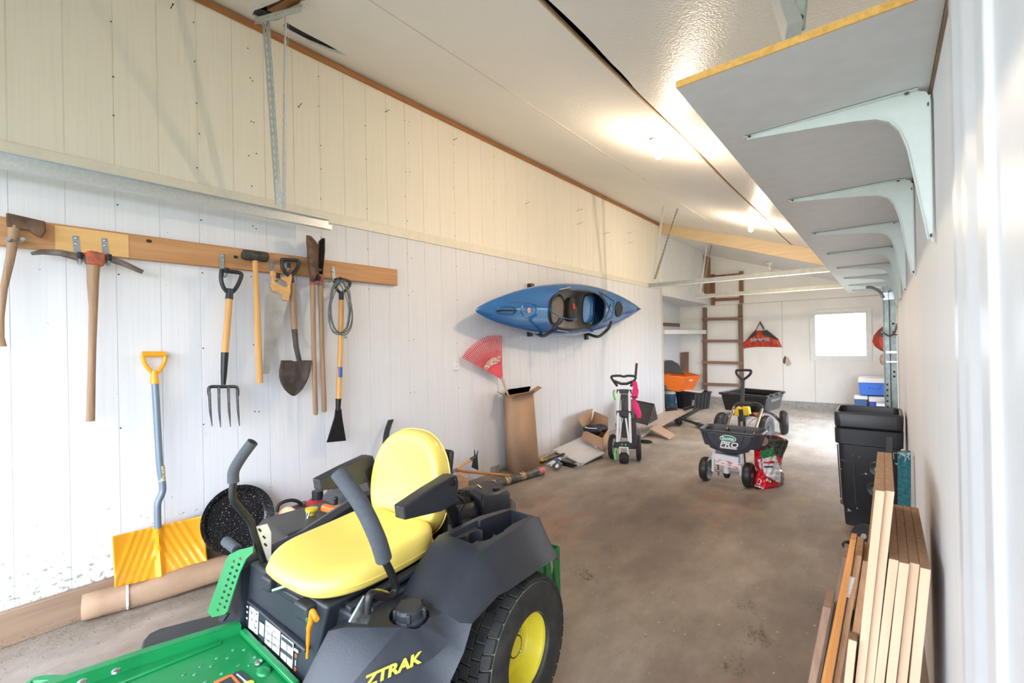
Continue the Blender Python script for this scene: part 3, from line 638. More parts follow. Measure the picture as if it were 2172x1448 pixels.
mb = MB(); mb.prism([cpt3(566, 22, .035), cpt3(640, -20, .035), cpt3(652, 4, .035), cpt3(585, 30, .035)], (0, 0, .03)); struct(mb.build('trim_10', TRIMW))
for o_ in []: pass
# side door tracks (run across the bay, over the shelf)
def side_track(y, xl, z, label):
    a = V((xl, y, z)); t, d = track('side_door_track', a, (-.28, y, z-.012), .05, .055, label, 'overhead door tracks', open_dir=(0, 1, 0))
    t.children[0].data.materials[0] = mat('old_galv', (.50, .51, .47), .5, .6, var=.1)
    return t
t1 = side_track(6.48, -2.67, 2.2, 'galvanised side door track crossing overhead, nearer of the two with its curve hidden')
t2 = side_track(8.84, -2.73, 2.2, 'galvanised side door track crossing overhead, farther of the two')
for t_, y in ((t2, 8.84),):
    mb = MB(); P = [(-.28, y, 2.19)] + [(-.28+.33*math.sin(q), y, 2.19-.33*(1-math.cos(q))) for q in [PI/2*k/8 for k in range(1, 9)]] + [(.05, y, .02)]
    mb.tube(P, .028, 4, up=(0, 1, 0)); mb.build('curved_rail', GALV, t_, smooth=False)
for tl, a, b, c, d, yy, lab in ((t1, (1411, 430), (1386, 597), (1440, 443), (1391, 592), 6.48, 'near side door track'), (t2, (1503, 478), (1488, 622), (1516, 486), (1492, 618), 8.84, 'far side door track')):
    A = at(a[0], a[1], y=yy); B = at(b[0], b[1], y=yy); C_ = at(c[0], c[1], y=yy-.1); D_ = at(d[0], d[1], y=yy-.02)
    if yy > 8: A.z = min(A.z, 3.3)
    angle_iron('hanger_strut', A, B, .028, 'left punched strut hanging the %s' % lab, HG, n=(0, -1, 0))
    angle_iron('hanger_strut', C_, D_, .03, 'right punched strut hanging the %s' % lab, HG, n=(0, -1, 0), mt=mat('dull_galv', (.3, .29, .25), .5, .8))
# upright door hardware beyond the side door
DG = mat('door_galv', (.42, .49, .48), .4, .6, c2=(.28, .33, .32), scale=12)
t = thing('door_jamb_track', 'upright galvanised side door track standing at the end of the right wall', 'door track', (.05, 6.42, 0))
mb = MB(); mb.bx((.0, 6.40, 0), (.050, 6.404, 1.93)); mb.bx((.0, 6.36, 0), (.004, 6.40, 1.93)); mb.bx((.048, 6.37, 0), (.052, 6.40, 1.93)); mb.build('inner_channel', DG, t)
mb = MB(); mb.bx((.058, 6.42, 0), (.112, 6.424, 1.90)); mb.bx((.110, 6.38, 0), (.114, 6.42, 1.90)); mb.build('outer_channel', DG, t)
mb = MB(); mb.bx((.0, 6.395, 1.78), (.11, 6.40, 1.86)); mb.bx((.02, 6.39, 1.20), (.114, 6.396, 1.225)); mb.bx((.02, 6.385, 1.10), (.114, 6.39, 1.118)); mb.build('cross_plate', STEEL, t)
mb = MB(); mb.tube(smooth_path([(-.14, 6.40, 1.935), (-.08, 6.40, 1.92), (-.02, 6.40, 1.87), (.01, 6.40, 1.80)], 5), .018, 6); mb.build('curved_rail', DG, t)
mb = MB(); mb.bx((.051, 6.41, 0), (.059, 6.415, 1.88)); mb.build('dark_gap', RUSTD, t)
mb = MB()
for z in (1.83, 1.79, .85, .79, .73, .67, .61): mb.bx((.018, 6.396, z), (.034, 6.3995, z+.022))
for z in (1.52, 1.43, 1.0, .95): mb.ball((.086, 6.412, z), .011, 8, 6)
split_build(mb, 'bolt', RUSTD, t)
# bent hook on the right wall end
mb = MB(); mb.tube(smooth_path([(RX, 6.25, 1.52), (RX-.03, 6.24, 1.42), (RX-.07, 6.2, 1.39), (RX-.13, 6.15, 1.43)], 5), .010, 8); mb.tube([(RX, 6.3, 1.40), (RX-.05, 6.22, 1.40)], .006, 6)
tag(mb.build('bicycle_hook', mat('hook_dark', (.16, .16, .17), .4, .4)), 'dark bent storage hook sticking out at the end of the right wall', 'hook')
# ================================================================== the long shelf and its brackets
t = thing('wall_shelf', 'long white wall shelf with a raw yellow board edge running down the right wall', 'shelf', (-.16, 5.2, 2.1))
mb = MB(); mb.bx((-.437, 1.285, 2.1), (RX-.006, 9.2, 2.119)); mb.build('shelf_board', mat('melamine', (.74, .75, .76), .45, var=.03), t, bevel=.001)
mb = MB(); mb.bx((-.437, 1.281, 2.1), (RX-.006, 1.2855, 2.119)); mb.build('raw_edge', mat('chipboard_edge', (.78, .47, .13), .8, c2=(.62, .34, .08), scale=60, bump=.3), t)
mb = MB(); mb.bx((RX-.005, 1.2, 2.085), (RX+.001, 9.2, 2.125)); mb.build('back_gap_strip', mat('gap_wood', (.3, .19, .11), .7), t)
BRM = mat('bracket_paint', (.72, .79, .77), .35, var=.03)
def bracket(y, label):
    t = thing('shelf_bracket', label, 'bracket', (RX-.008, y, 2.1), 0, 'white curved shelf brackets')
    X0 = RX-.006; Zt = 2.098; H = .43; D = .47
    # web: tapering arms with a round inner corner
    out = [(.0, -.03), (.008, -.010), (.03, 0), (D, 0), (D, -.012), (.30, -.030), (.17, -.045), (.12, -.055), (.09, -.072), (.068, -.105), (.052, -.16), (.034, -.28), (.012, -H), (0, -H)]
    mb = MB(); mb.prism([(X0-x, y-.003, Zt+z) for x, z in out], (0, .006, 0)); mb.build('web', BRM, t, bevel=.001)
    mb = MB(); mb.rings([[(X0-x, y-w_, Zt), (X0-x, y+w_, Zt), (X0-x, y+w_, Zt-.003), (X0-x, y-w_, Zt-.003)] for x, w_ in ((.025, .02), (.1, .021), (D-.03, .010), (D+.01, .009))]); mb.build('top_flange', BRM, t, bevel=.001)
    mb = MB(); mb.rings([[(X0, y-w_, Zt+z), (X0, y+w_, Zt+z), (X0-.003, y+w_, Zt+z), (X0-.003, y-w_, Zt+z)] for z, w_ in ((-.028, .02), (-.1, .02), (-H+.03, .009), (-H-.01, .008))]); mb.build('wall_flange', BRM, t, bevel=.001)
    mb = MB(); inn = [(x, z) for x, z in out[4:13]]
    mb.rings([[(X0-x, y-.009, Zt+z), (X0-x, y+.009, Zt+z), (X0-x+.002, y+.009, Zt+z+.002), (X0-x+.002, y-.009, Zt+z+.002)] for x, z in inn]); mb.build('inner_lip', BRM, t)
    mb = MB()
    for q in ((X0-.05, Zt-.004, 0), (X0-D+.01, Zt-.004, 0)): mb.lathe([(.006, 0), (.004, -.004)], (q[0], y-.012, q[1]), (0, 0, 1), 8)
    for z in (-.05, -H+.01): mb.lathe([(.006, 0), (.004, .004)], (X0-.003, y-.010, Zt+z), (-1, 0, 0), 8)
    split_build(mb, 'screw', mat('screw_dark', (.12, .11, .1), .4, .6), t)
for k, y in enumerate((1.752, 2.71, 3.7, 4.7, 5.74, 6.8, 7.82, 8.8)):
    bracket(y, 'white curved steel bracket under the shelf, %s from the near end' % ['first', 'second', 'third', 'fourth', 'fifth', 'sixth', 'seventh', 'eighth'][k])
# galvanised track end and lug seen between ceiling and shelf
t = thing('garage_door_hanger', 'galvanised door track and hanger lug above the near end of the shelf', 'door track', at(1670, 40, z=2.25))
mb = MB(); a = at(1683, 72, z=2.17); b = V((a.x-.02, a.y-.8, a.z+.02)); mb.bar(a, at(1650, -30, z=2.42), .035, .05); mb.build('rail', GALV, t)
mb = MB(); c = at(1697, 30, z=2.24); mb.box(c, (.03, .012, .09), (0, .1, .1)); mb.build('lug', mat('lug_zinc', (.45, .52, .46), .4, .6), t, bevel=.008)
mb = MB(); mb.ball(at(1697, 42, z=2.22)+V((0, -.008, 0)), .009, 8, 6); mb.build('bolt', RUSTD, t)
# ================================================================== RIDING MOWER
MO = Matrix.Translation((-1.52, 1.28, 0)) @ Matrix.Rotation(.076, 4, 'Z')
MOI = MO.inverted()
def ml(u, v, **k):
    """mower-frame point of a sight line on a mower-frame plane"""
    d = MOI.to_3x3() @ (_F + _R*((u-1086)/965.333) - _U*((v-724)/965.333)); c = MOI @ CAM_P; (ax, val), = k.items(); i = 'xyz'.index(ax)
    return c + d*((val-c[i])/d[i])
def mlp(u, v, p, n):
    d = MOI.to_3x3() @ (_F + _R*((u-1086)/965.333) - _U*((v-724)/965.333)); c = MOI @ CAM_P; p = V(p); n = V(n); return c + d*((p-c).dot(n)/d.dot(n))
def cut(o, cutters):
    """carve solids out of a mesh for good"""
    tmp = []
    for mb in cutters:
        c = mb.build('cutter', PLY, None, smooth=False); md = o.modifiers.new('cut', 'BOOLEAN'); md.object = c; md.operation = 'DIFFERENCE'; md.solver = 'EXACT'; tmp.append(c)
    bpy.context.view_layer.update(); dg = bpy.context.evaluated_depsgraph_get(); me = bpy.data.meshes.new_from_object(o.evaluated_get(dg)); me.name = o.data.name
    o.modifiers.clear(); o.data = me
    for c in tmp: bpy.data.objects.remove(c)
    return o
mw = thing('riding_mower', 'green and yellow zero-turn riding mower with a yellow seat, largest thing in the garage', 'lawn mower', (-1.52, 1.28, 0), .076)
def N(): return MB(MO)
PLM = mat('mower_plastic', (.027, .032, .043), .42, c2=(.019, .022, .030), scale=4, bump=.15, bs=180)
CX = -.08
# --- wheels
def wheel(side):
    s = side; mb = N(); x0, x1 = .285, .515
    RT = .265
    w_ = lambda a: CX + s*(a+.0) if s < 0 else a
    prof = [(.125, .30), (.19, .288), (.235, .298), (.252, .318), (.2555, .345), (.2575, .40), (.2555, .455), (.252, .482), (.238, .503), (.205, .515), (.16, .512), (.138, .505), (.13, .49)]
    def ring(fn): return [[(w_(x), r*math.sin(a), RT+r*math.cos(a)) for r, x in prof] for a in [2*PI*k/64 for k in range(64)]]
    R = [[mb._v(q) for q in rr] for rr in ring(0)]
    for k in range(64):
        a, b = R[k], R[(k+1) % 64]
        for i in range(len(prof)-1):
            f = mb.face([a[i], a[i+1], b[i+1], b[i]]); 
            if f: f.material_index = 1 if 2 <= i <= 7 else 0
    # lugs: staggered chevron blocks
    n = 34
    for k in range(n):
        for c, (xa, xb, off) in enumerate(((.300, .342, .5), (.345, .385, 0), (.388, .428, .5), (.431, .468, 0), (.470, .503, .5))):
            a0 = 2*PI*(k+off)/n; da = 2*PI/n*.44; sk = (.03, .012, 0, .012, .03)[c]*(1 if c > 2 else (-1 if c < 2 else 0))
            P = []
            for rr in (.250, .2665):
                for xx, aa in ((xa, -da), (xb, -da), (xb, da), (xa, da)):
                    rrr = rr - (.010 if (c == 4 and xx == xb) or (c == 0 and xx == xa) else 0)
                    an = a0+aa+ (sk if xx == xb and c > 2 else 0) + (-sk if xx == xa and c < 2 else 0); P.append((w_(xx), rrr*math.sin(an), RT+rrr*math.cos(an)))
            mb.mi = 0; mb.rings([P[:4], P[4:]])
    tire = mb.build('rear_wheel', [mat('tire_rubber', (.022, .022, .024), .6, c2=(.045, .047, .042), scale=14, bump=.2), mat('tire_groove_dust', (.30, .33, .24), .9, c2=(.14, .16, .11), scale=10)], mw, bevel=.0018, bseg=1)
    mb = N(); c = V((w_(.5), 0, RT))
    mb.lathe([(.133, .0), (.137, -.004), (.131, -.012), (.122, -.016), (.118, -.03), (.112, -.075), (.108, -.082), (.085, -.085), (.07, -.075), (.05, -.072), (.035, -.06), (.0, -.058)], c, (s, 0, 0), 48, caps=False); rim = mb.build('rim', YELM, tire)
    for k in range(4):
        a = PI/4+k*PI/2; mb = N(); mb.lathe([(.009, 0), (.009, .008), (.005, .012), (0, .012)], c+V((-s*.076, .058*math.cos(a), .058*math.sin(a))), (s, 0, 0), 6); mb.build('lug_nut', STEEL, rim)
    mb = N(); mb.cyl(c+V((-s*.06, -.098, -.02)), c+V((-s*.035, -.094, -.02)), .004, n=8); mb.build('valve', BLACKM, rim)
    mb = N(); mb.cyl(c+V((-s*.2, 0, 0)), c+V((-s*.06, 0, 0)), .04, n=16); mb.build('axle_hub', BLACKM, tire)
wheel(1); wheel(-1)
# --- left fender, cup holders and fuel cap
DYS = {-.76: (.0, .0, .0, .02, .06, .08), -.68: (0, .02, .02, .05, .08, .10), -.58: (0, 0, .02, .112, .12, .12)}
secs = [(-.76, [(.125, .18), (.14, .20), (.19, .20), (.31, .22), (.38, .20), (.44, .16)]),
        (-.68, [(.125, .19), (.14, .42), (.19, .44), (.325, .468), (.40, .37), (.455, .2)]),
        (-.58, [(.125, .2), (.148, .53), (.20, .548), (.346, .550), (.425, .46), (.485, .28)]),
        (-.42, [(.125, .22), (.15, .548), (.20, .556), (.36, .548), (.44, .47), (.50, .42)]),
        (-.365, [(.13, .25), (.16, .535), (.21, .542), (.37, .536), (.455, .49), (.505, .475)]),
        (-.33, [(.14, .25), (.19, .54), (.24, .548), (.39, .54), (.46, .53), (.51, .545)]),
        (-.20, [(.16, .25), (.195, .655), (.23, .668), (.415, .665), (.45, .62), (.515, .572)]),
        (-.15, [(.17, .25), (.20, .68), (.235, .688), (.425, .686), (.455, .64), (.52, .566)]),
        (.06, [(.19, .25), (.225, .688), (.26, .692), (.425, .690), (.458, .63), (.52, .555)]),
        (.20, [(.22, .25), (.25, .678), (.28, .682), (.41, .678), (.45, .61), (.51, .535)]),
        (.255, [(.24, .27), (.265, .655), (.29, .66), (.395, .655), (.435, .58), (.49, .50)])]
mb = N(); rg = []
for y, P in secs:
    q = [(x, y+DYS.get(y, (0,)*6)[i_], z) for i_, (x, z) in enumerate(P)]; y = q[5][1] if y < -.5 else y; q += [(P[5][0]-.02, y, P[5][1]-.006), (P[4][0]-.04, y, P[4][1]-.03), (P[0][0]+.03, y, P[0][1])] if y > -.45 else [(P[5][0]-.02, y, P[5][1]), (P[0][0]+.06, y, P[0][1]), (P[0][0]+.03, y, P[0][1])]
    rg.append(q)
mb.rings(rg); fen = mb.build('side_fender', PLM, mw, ang=50)
c1 = N(); P1 = [(.262, .0), (.395, -.015), (.385, .19), (.285, .205)]
c1.rings([[(x, y, z) for x, y in P1] for z in (.56, .78)])
c2 = N(); c2.cyl((.30, -.105, .60), (.30, -.105, .78), .036, n=28)
c3 = N(); c3.cyl((.318, -.045, .585), (.318, -.045, .78), .048, n=28)
c4 = N(); c4.rings([[(.245, -.14, .668), (.39, -.15, .668), (.40, .0, .668), (.25, .02, .668)], [(.235, -.15, .79), (.40, -.16, .79), (.405, .01, .79), (.24, .03, .79)]])
c5 = N(); c5.cyl((.315, -.405, .52), (.315, -.405, .62), .062, n=32)
try: cut(fen, [c1, c2, c3, c4, c5])
except Exception as ex: print('cut failed', ex)
md = fen.modifiers.new('bevel', 'BEVEL'); md.width = .008; md.segments = 3; md.limit_method = 'ANGLE'; md.angle_limit = math.radians(32)
o = fen
for p_ in fen.data.polygons: p_.use_smooth = True
mb = N(); c = V((.315, -.40, .53)); mb.lathe([(.052, 0), (.052, .012), (.046, .018), (.045, .038), (.038, .046), (.0, .048)], c, (0, -.1, 1), 28); cap = mb.build('fuel_cap', PLM, mw)
for k in range(5):
    a = 2*PI*k/5+.4; mb = N(); mb.box(c+V((.044*math.cos(a), .044*math.sin(a), .026)), (.02, .014, .032), (0, 0, a)); mb.build('grip_rib', PLM, cap, bevel=.004)
# yellow model lettering on the outer face
pA = V((.346, -.468, .55)); pB = V((.425, -.46, .46)); pC = V((.325, -.63, .468)); nn = (pB-pA).cross(pC-pA).normalized()
if nn.x < 0: nn = -nn
YT = mat('yellow_lettering', (.85, .86, .08), .4, var=.01)
A = mlp(790, 1441, pA, nn); B = mlp(871, 1404, pA, nn); ctr = (A+B)/2+nn*.006; xd = (B-A)
up = nn.cross(xd)
if up.z < 0: up = -up
sc_ = xd.length
M_ = MO @ frame_m(ctr, xd, up)
if frame_m(ctr, xd, up).col[2].to_3d().dot(nn) < 0: print('lettering flipped')
o = text('model_lettering', 'ZTRAK', sc_*.33, M_, YT, fen, shear=.3, bold=.0012, ext=.002); 
wd = o.dimensions.x if o.dimensions.x else 1; k = sc_/wd*.82; print('LET', sc_, o.dimensions.x)
o.data.transform(wm(fen).inverted() @ M_ @ Matrix.Diagonal((k, 1, 1, 1)) @ M_.inverted() @ wm(fen))
# dried white drips
mb = N()
# --- right fender (only its front and top corner show past the seat)
mb = N(); rg = []
for y, z in ((-.58, .56), (-.5, .585), (-.3, .60), (0, .68), (.2, .66)):
    rg.append([(-.43, y, .25 if y < -.3 else .3), (-.42, y, z), (-.455, y, z+.008), (-.52, y, z-.02), (-.555, y, z-.1), (-.60, y, .33 if y < -.4 else .56), (-.56, y, .3 if y < -.4 else .55), (-.46, y, .28)])
mb.rings(rg); mb.build('side_fender', PLM, mw, bevel=.008, bseg=3)
# --- console under the seat with its decals
PB = dict(bl=V((-.445, -.555, .335)), tl=V((-.40, -.55, .585)), tr=V((.125, -.565, .588)), br=V((.045, -.59, .30)))
mb = N(); back = V((0, .35, 0)); mb.rings([[PB['bl'], PB['br'], PB['tr'], PB['tl']], [PB['bl']+back, PB['br']+back, PB['tr']+back, PB['tl']+back]]); con = mb.build('seat_console', PLM, mw, bevel=.01, bseg=3)
pn = (PB['tl']-PB['bl']).cross(PB['br']-PB['bl']).normalized()
if pn.y > 0: pn = -pn
PP = PB['bl']
def pp(a, b, off=.002): return mlp(500+a/5.404, 1180+b/5.404, PP, pn) + pn*off
def quad(name, P, m_, par, off=.002, th=.0008):
    mb = N(); q = [pp(a, b, off) for a, b in P]; mb.prism(q, pn*th); return mb.build(name, m_, par)
# ribs of the console: raised lower edge and the latch rail on top
mb = N(); mb.tube([pp(170, 500, .004), pp(330, 620, .006), pp(700, 940, .006), pp(835, 1060, .004)], .010, 8, flat=.6); mb.build('raised_rib', PLM, con)
DEC = mat('decal_white', (.78, .82, .84), .4, var=.02); DECB = mat('decal_ink', (.04, .05, .06), .5); DECO = mat('decal_orange', (.75, .2, .04), .5)
d1 = quad('control_decal', [(167, 562), (228, 600), (215, 858), (155, 812)], DEC, con); d2 = quad('control_decal', [(233, 612), (270, 634), (260, 892), (222, 868)], DEC, con)
d3 = quad('operation_decal', [(352, 725), (520, 858), (505, 1132), (340, 980)], DEC, con); d4 = quad('operation_decal', [(533, 885), (672, 990), (655, 1282), (522, 1150)], DEC, con)
for P in ([(350, 836), (515, 962), (515, 967), (350, 841)], [(345, 920), (512, 1050), (512, 1055), (345, 925)], [(428, 850), (432, 853), (424, 1062), (420, 1058)]): quad('decal_line', P, DECB, d3, .0035)
for P in ([(540, 905), (664, 1000), (662, 1045), (537, 945)], [(532, 1035), (660, 1135), (658, 1180), (529, 1080)], [(598, 935), (602, 938), (596, 1220), (592, 1216)]): quad('decal_band', P, DECB, d4, .0035)
for P in ([(180, 598), (200, 640), (218, 612), (198, 655)], [(178, 680), (196, 720), (214, 690), (196, 732)]): quad('decal_arrow', P, DECB, d1, .0035)
for a, b in ((250, 655), (245, 735), (240, 810)): quad('decal_symbol', [(a-7, b-12), (a+7, b-4), (a+7, b+14), (a-7, b+6)], DECB, d2, .0035)
for a, b in ((385, 790), (385, 880), (385, 960), (455, 850), (468, 920), (462, 1000), (480, 1070)): quad('decal_symbol', [(a-14, b-10), (a+12, b+10), (a+10, b+14), (a-16, b-5)], DECB, d3, .0035)
mb = N(); mb.prism([pp(285, 720), pp(345, 770), pp(335, 985), pp(272, 935)], pn*-.02); 
quad('window_dark', [(276, 728), (345, 780), (335, 992), (268, 938)], DECB, con, .0015); quad('sight_window', [(288, 738), (340, 778), (333, 915), (280, 870)], mat('milky_window', (.5, .48, .52), .3, var=.02), con, .0035)
for a, b in ((698, 1132), (690, 1285)):
    q = pp(a, b, .003); mb = N(); mb.tube([q+V((math.cos(t)*.0055, 0, math.sin(t)*.0055)) for t in [2*PI*k/14 for k in range(14)]], .0012, 5, loop=True); mb.build('orange_symbol', DECO, con)
quad('decal_text', [(683, 1040), (728, 1070), (726, 1100), (680, 1070)], DEC, con, .003); quad('decal_text', [(694, 1180), (700, 1184), (698, 1245), (692, 1241)], DEC, con, .003)
for a, b in ((145, 570), (143, 630), (140, 700)): quad('decal_text', [(a-8, b-14), (a+8, b-6), (a+6, b+16), (a-8, b+8)], DEC, con, .003)
for q in ((100, 240), (945, 925)):
    if q[0] < 500: mb = N(); c = pp(*q, .002); mb.lathe([(.008, 0), (.006, -.004)], c, pn, 10, sy=1.6); mb.build('clip_hole', BLACKM, con)
T0 = pp(180, 210, .0); T1 = pp(860, 640, .0)
mb = N(); mb.bar(T0+V((0, .03, -.005)), T1+V((0, .03, -.0)), .05, .028); mb.build('front_rail', PLM, con, bevel=.006)
for a, b, w_ in ((400, 330, .06), (800, 650, .075)):
    q = pp(a, b, .0)+V((0, .01, .012)); mb = N(); mb.box(q, (w_, .06, .05), (0, 0, 0)); mb.build('hinge_block', PLM, con, bevel=.008)
mb = N(); a = pp(470, 372, .012); b = pp(640, 330, .012)+V((0, .03, 0)); mb.cyl(a, b, .006, n=10); mb.build('latch_pin', CHROME, con)
mb = N(); a = pp(540, 260, -.05)+V((0, 0, .01)); mb.cyl(a, a+V((.05, 0, 0)), .007, n=10); mb.build('latch_pin', CHROME, con)
mb = N(); mb.lathe([(.008, 0), (.008, .012), (0, .013)], pp(885, 690, .01), pn, 6); mb.build('bolt', CHROME, con)
# tub under the seat
mb = N(); mb.bx((-.40, -.52, .34), (.20, .18, .56)); mb.build('body_tub', PLM, mw, bevel=.01)
mb = N(); mb.bx((-.36, -.50, .545), (.16, -.10, .572)); mb.build('seat_pan', BLACKM, mw, bevel=.01)
mb = N(); mb.bar((.16, -.52, .57), (.19, -.12, .60), .03, .02); mb.build('side_rail', PLM, mw, bevel=.005)
# park brake rod
mb = N(); OR = mat('orange_plastic', (.88, .27, .015), .35, var=.03)
mb.tube(smooth_path([pp(862, 1138, .012), pp(880, 960, .014), pp(905, 790, .018), pp(935, 700, .02), pp(945, 640, .022), pp(962, 592, .025), pp(1000, 592, .03), pp(1075, 650, .04)], 4), [.0045]*4+[.0065]*4+[.0085]*4+[.0085]*4+[.008]*13, 10); mb.build('orange_brake_lever', OR, mw)
# --- seat
def sup(t, n): c, s = math.cos(t), math.sin(t); return (abs(c)**(2/n)*math.copysign(1, c), abs(s)**(2/n)*math.copysign(1, s))
seat_c = V((-.062, -.340, 0))
seat = thing('seat', None, None); seat.parent = mw; 
mb = N(); rg = []
for k, z in ((.72, .598), (.84, .594), (.93, .598), (.975, .610), (1.0, .630), (.99, .645), (.965, .658), (.93, .666), (.85, .672), (.7, .672), (.5, .668), (.3, .666), (.12, .665)):
    R_ = []
    for i in range(48):
        a, b = sup(2*PI*i/48, 4.0); x = a*.238*(1-.17*max(0, -b)**2); y = b*.264
        rear = max(0, (b+.1)/1.1); zz = z
        if z > .64: zz += .030*rear**2*abs(a*k)**1.5 + .010*abs(a*k)**3 + .018*max(0, b*k)**3 - .012*max(0, -b*k)**3
        R_.append((seat_c.x+x*k, seat_c.y+y*k, zz))
    rg.append(R_)
mb.rings(rg); so_ = mb.build('seat_cushion', YEL, mw, ang=80, sub=1)
mb = N(); P = []
for i in range(48):
    a, b = sup(2*PI*i/48, 4.0); P.append((seat_c.x+a*.236*(1-.17*max(0, -b)**2), seat_c.y+b*.264*1.0, .628))
mb.tube(P, .003, 5, loop=True); mb.build('seam', YEL, so_)
bpy.data.objects.remove(seat)
# backrest: disc in a reclined plane
bc = V((-.102, -.008, .800)); bu = V((0, .16, 1)).normalized(); bx_ = V((1, 0, 0)); bn = V((0, -1, .16)).normalized()
mb = N(); rg = []
for k, d in ((.6, -.055), (.85, -.052), (.96, -.035), (1.0, -.008), (.99, .018), (.955, .034), (.88, .042), (.78, .040), (.6, .030), (.4, .024), (.2, .021), (.06, .02)):
    R_ = []
    for i in range(56):
        a, b = sup(2*PI*i/56, 3.0); w_ = .215*(1-.20*max(0, b)**1.5-.04*max(0, -b)); h_ = .222
        dd = d + (.022*abs(a*k)**2.2*(1-.4*max(0, b)) if d > .0 else 0)
        R_.append(bc + bx_*(a*w_*k) + bu*(b*h_*k) + bn*dd + bn*(-.0))
    rg.append(R_)
mb.rings(rg); bo = mb.build('backrest', YEL, mw, ang=80, sub=1)
mb = N(); mb.tube([bc + bx_*(sup(2*PI*i/56, 2.7)[0]*.225*(1-.16*max(0, sup(2*PI*i/56, 2.7)[1])**1.5)) + bu*(sup(2*PI*i/56, 2.7)[1]*.225) - bn*.008 for i in range(56)], .003, 5, loop=True); mb.build('seam', YEL, bo)
mb = N(); mb.box(bc-bn*.06+bu*(-.02), (.36, .025, .34), (-.16, 0, 0)); mb.build('back_shell', PLY, bo, bevel=.02, bseg=3)
# armrests
for s in (-1, 1):
    X0 = CX + s*.272; dy = .0 if s < 0 else -.03
    if s > 0: X0 += .0
    pr = [(-.30, .835), (-.305, .868), (-.18, .895), (-.06, .915), (-.03, .91), (-.02, .88), (-.03, .80), (-.12, .795), (-.22, .81), (-.30, .822)]
    mb = N(); mb.rings([[(X0+q, y+dy, z-.02+(0 if abs(q) < .02 else -.003)) for y, z in pr] for q in (-.026, -.02, .02, .026)]); ar = mb.build('armrest', PLM, mw, bevel=.007, bseg=3)
    mb = N(); mb.lathe([(.014, 0), (.014, .004), (.009, .006), (.008, .002), (0, .002)], (X0+s*.026, -.055+dy, .865), (s, 0, 0), 16); mb.build('pivot_bolt', BLACKM, ar)
    mb = N(); mb.bar((X0-s*.02, -.06+dy, .84), (X0-s*.03, .02, .60), .05, .012, (1, 0, 0)); mb.tube(smooth_path([(X0+s*.005, -.03+dy, .81), (X0+s*.005, .0, .76), (X0-s*.01, -.01, .72), (X0-s*.02, .01, .62)], 4), .006, 8); mb.build('armrest_bracket', BLACKM, mw, bevel=.003)
mb = N(); mb.bx((CX-.2, -.08, .57), (CX+.2, .03, .60)); mb.bx((CX-.16, .0, .60), (CX+.16, .03, .70)); mb.build('seat_hinge', BLACKM, mw, bevel=.005)
# --- steering levers
FOAM = mat('foam_grip', (.075, .085, .10), .85, var=.08, scale=80, bump=.3, bs=260, dist=.002)
def lever(P, G, name, base):
    lv = N(); lv.tube(smooth_path(P, 5), .0125, 12); o = lv.build('steering_lever', BLACKM, mw)
    g = N(); g.tube(smooth_path(G, 5), .019 if name == 'l' else .0255, 18); gg = g.build('foam_grip', FOAM, o)
    g = N(); d = (V(G[-1])-V(G[-2])).normalized(); g.cyl(V(G[-1])+d*.0003, V(G[-1])+d*.0015, .011, n=14); g.build('grip_hole', RUBBER, gg)
    return o
lx = -.36
GL = [ml(495, 1023, x=lx), ml(496, 998, x=lx), ml(513, 968, x=lx+.02), ml(536, 937, x=lx+.05)]
lever([ml(562, 1200, x=lx), ml(541, 1138, x=lx), ml(530, 1104, x=lx), ml(508, 1077, x=lx), ml(494, 1056, x=lx), ml(495, 1020, x=lx)], GL, 'l', 0)
mb = N(); mb.prism([ml(538, 1117, x=lx+.0), ml(566, 1110, x=lx), ml(574, 1128, x=lx), ml(574, 1186, x=lx), ml(563, 1200, x=lx)], (.006, 0, 0)); br_ = mb.build('lever_bracket', mat('zinc_plate', (.74, .76, .77), .35, .1, var=.04), mw, bevel=.001)
for u, v in ((551, 1124), (560, 1139), (563, 1155)):
    mb = N(); c = ml(u, v, x=lx+.0065); mb.box(c, (.002, .006, .016), (0.6, 0, 0)); mb.build('slot', BLACKM, br_)
rx_ = .27
GR = [ml(814, 1185, x=rx_), ml(799, 1138, x=rx_), ml(765, 1068, x=rx_-.05), ml(717, 1000, x=rx_-.13)]
lever([ml(779, 1300, x=rx_), ml(785, 1262, x=rx_), ml(800, 1261, x=rx_), ml(824, 1266, x=rx_), ml(839, 1249, x=rx_), ml(832, 1221, x=rx_), ml(813, 1182, x=rx_)], GR, 'r', 0)
mb = N(); mb.prism([ml(738, 1318, x=rx_-.02), ml(770, 1262, x=rx_-.02), ml(783, 1266, x=rx_-.02), ml(786, 1300, x=rx_-.02), ml(776, 1322, x=rx_-.02)], (.008, 0, 0)); mb.build('lever_bracket', mat('scuffed_zinc', (.42, .46, .46), .4, .7, c2=(.12, .13, .13), scale=20), mw, bevel=.001)
mb = N(); mb.ball(ml(784, 1292, x=rx_), .012, 10, 6); mb.build('lever_bolt', STEEL, mw)
mb = N(); mb.tube(smooth_path([ml(788, 1258, x=rx_-.01), ml(800, 1250, x=rx_-.01), ml(825, 1257, x=rx_-.01), ml(822, 1268, x=rx_-.01)], 3), .003, 6); mb.build('yellow_cable', YELM, mw)
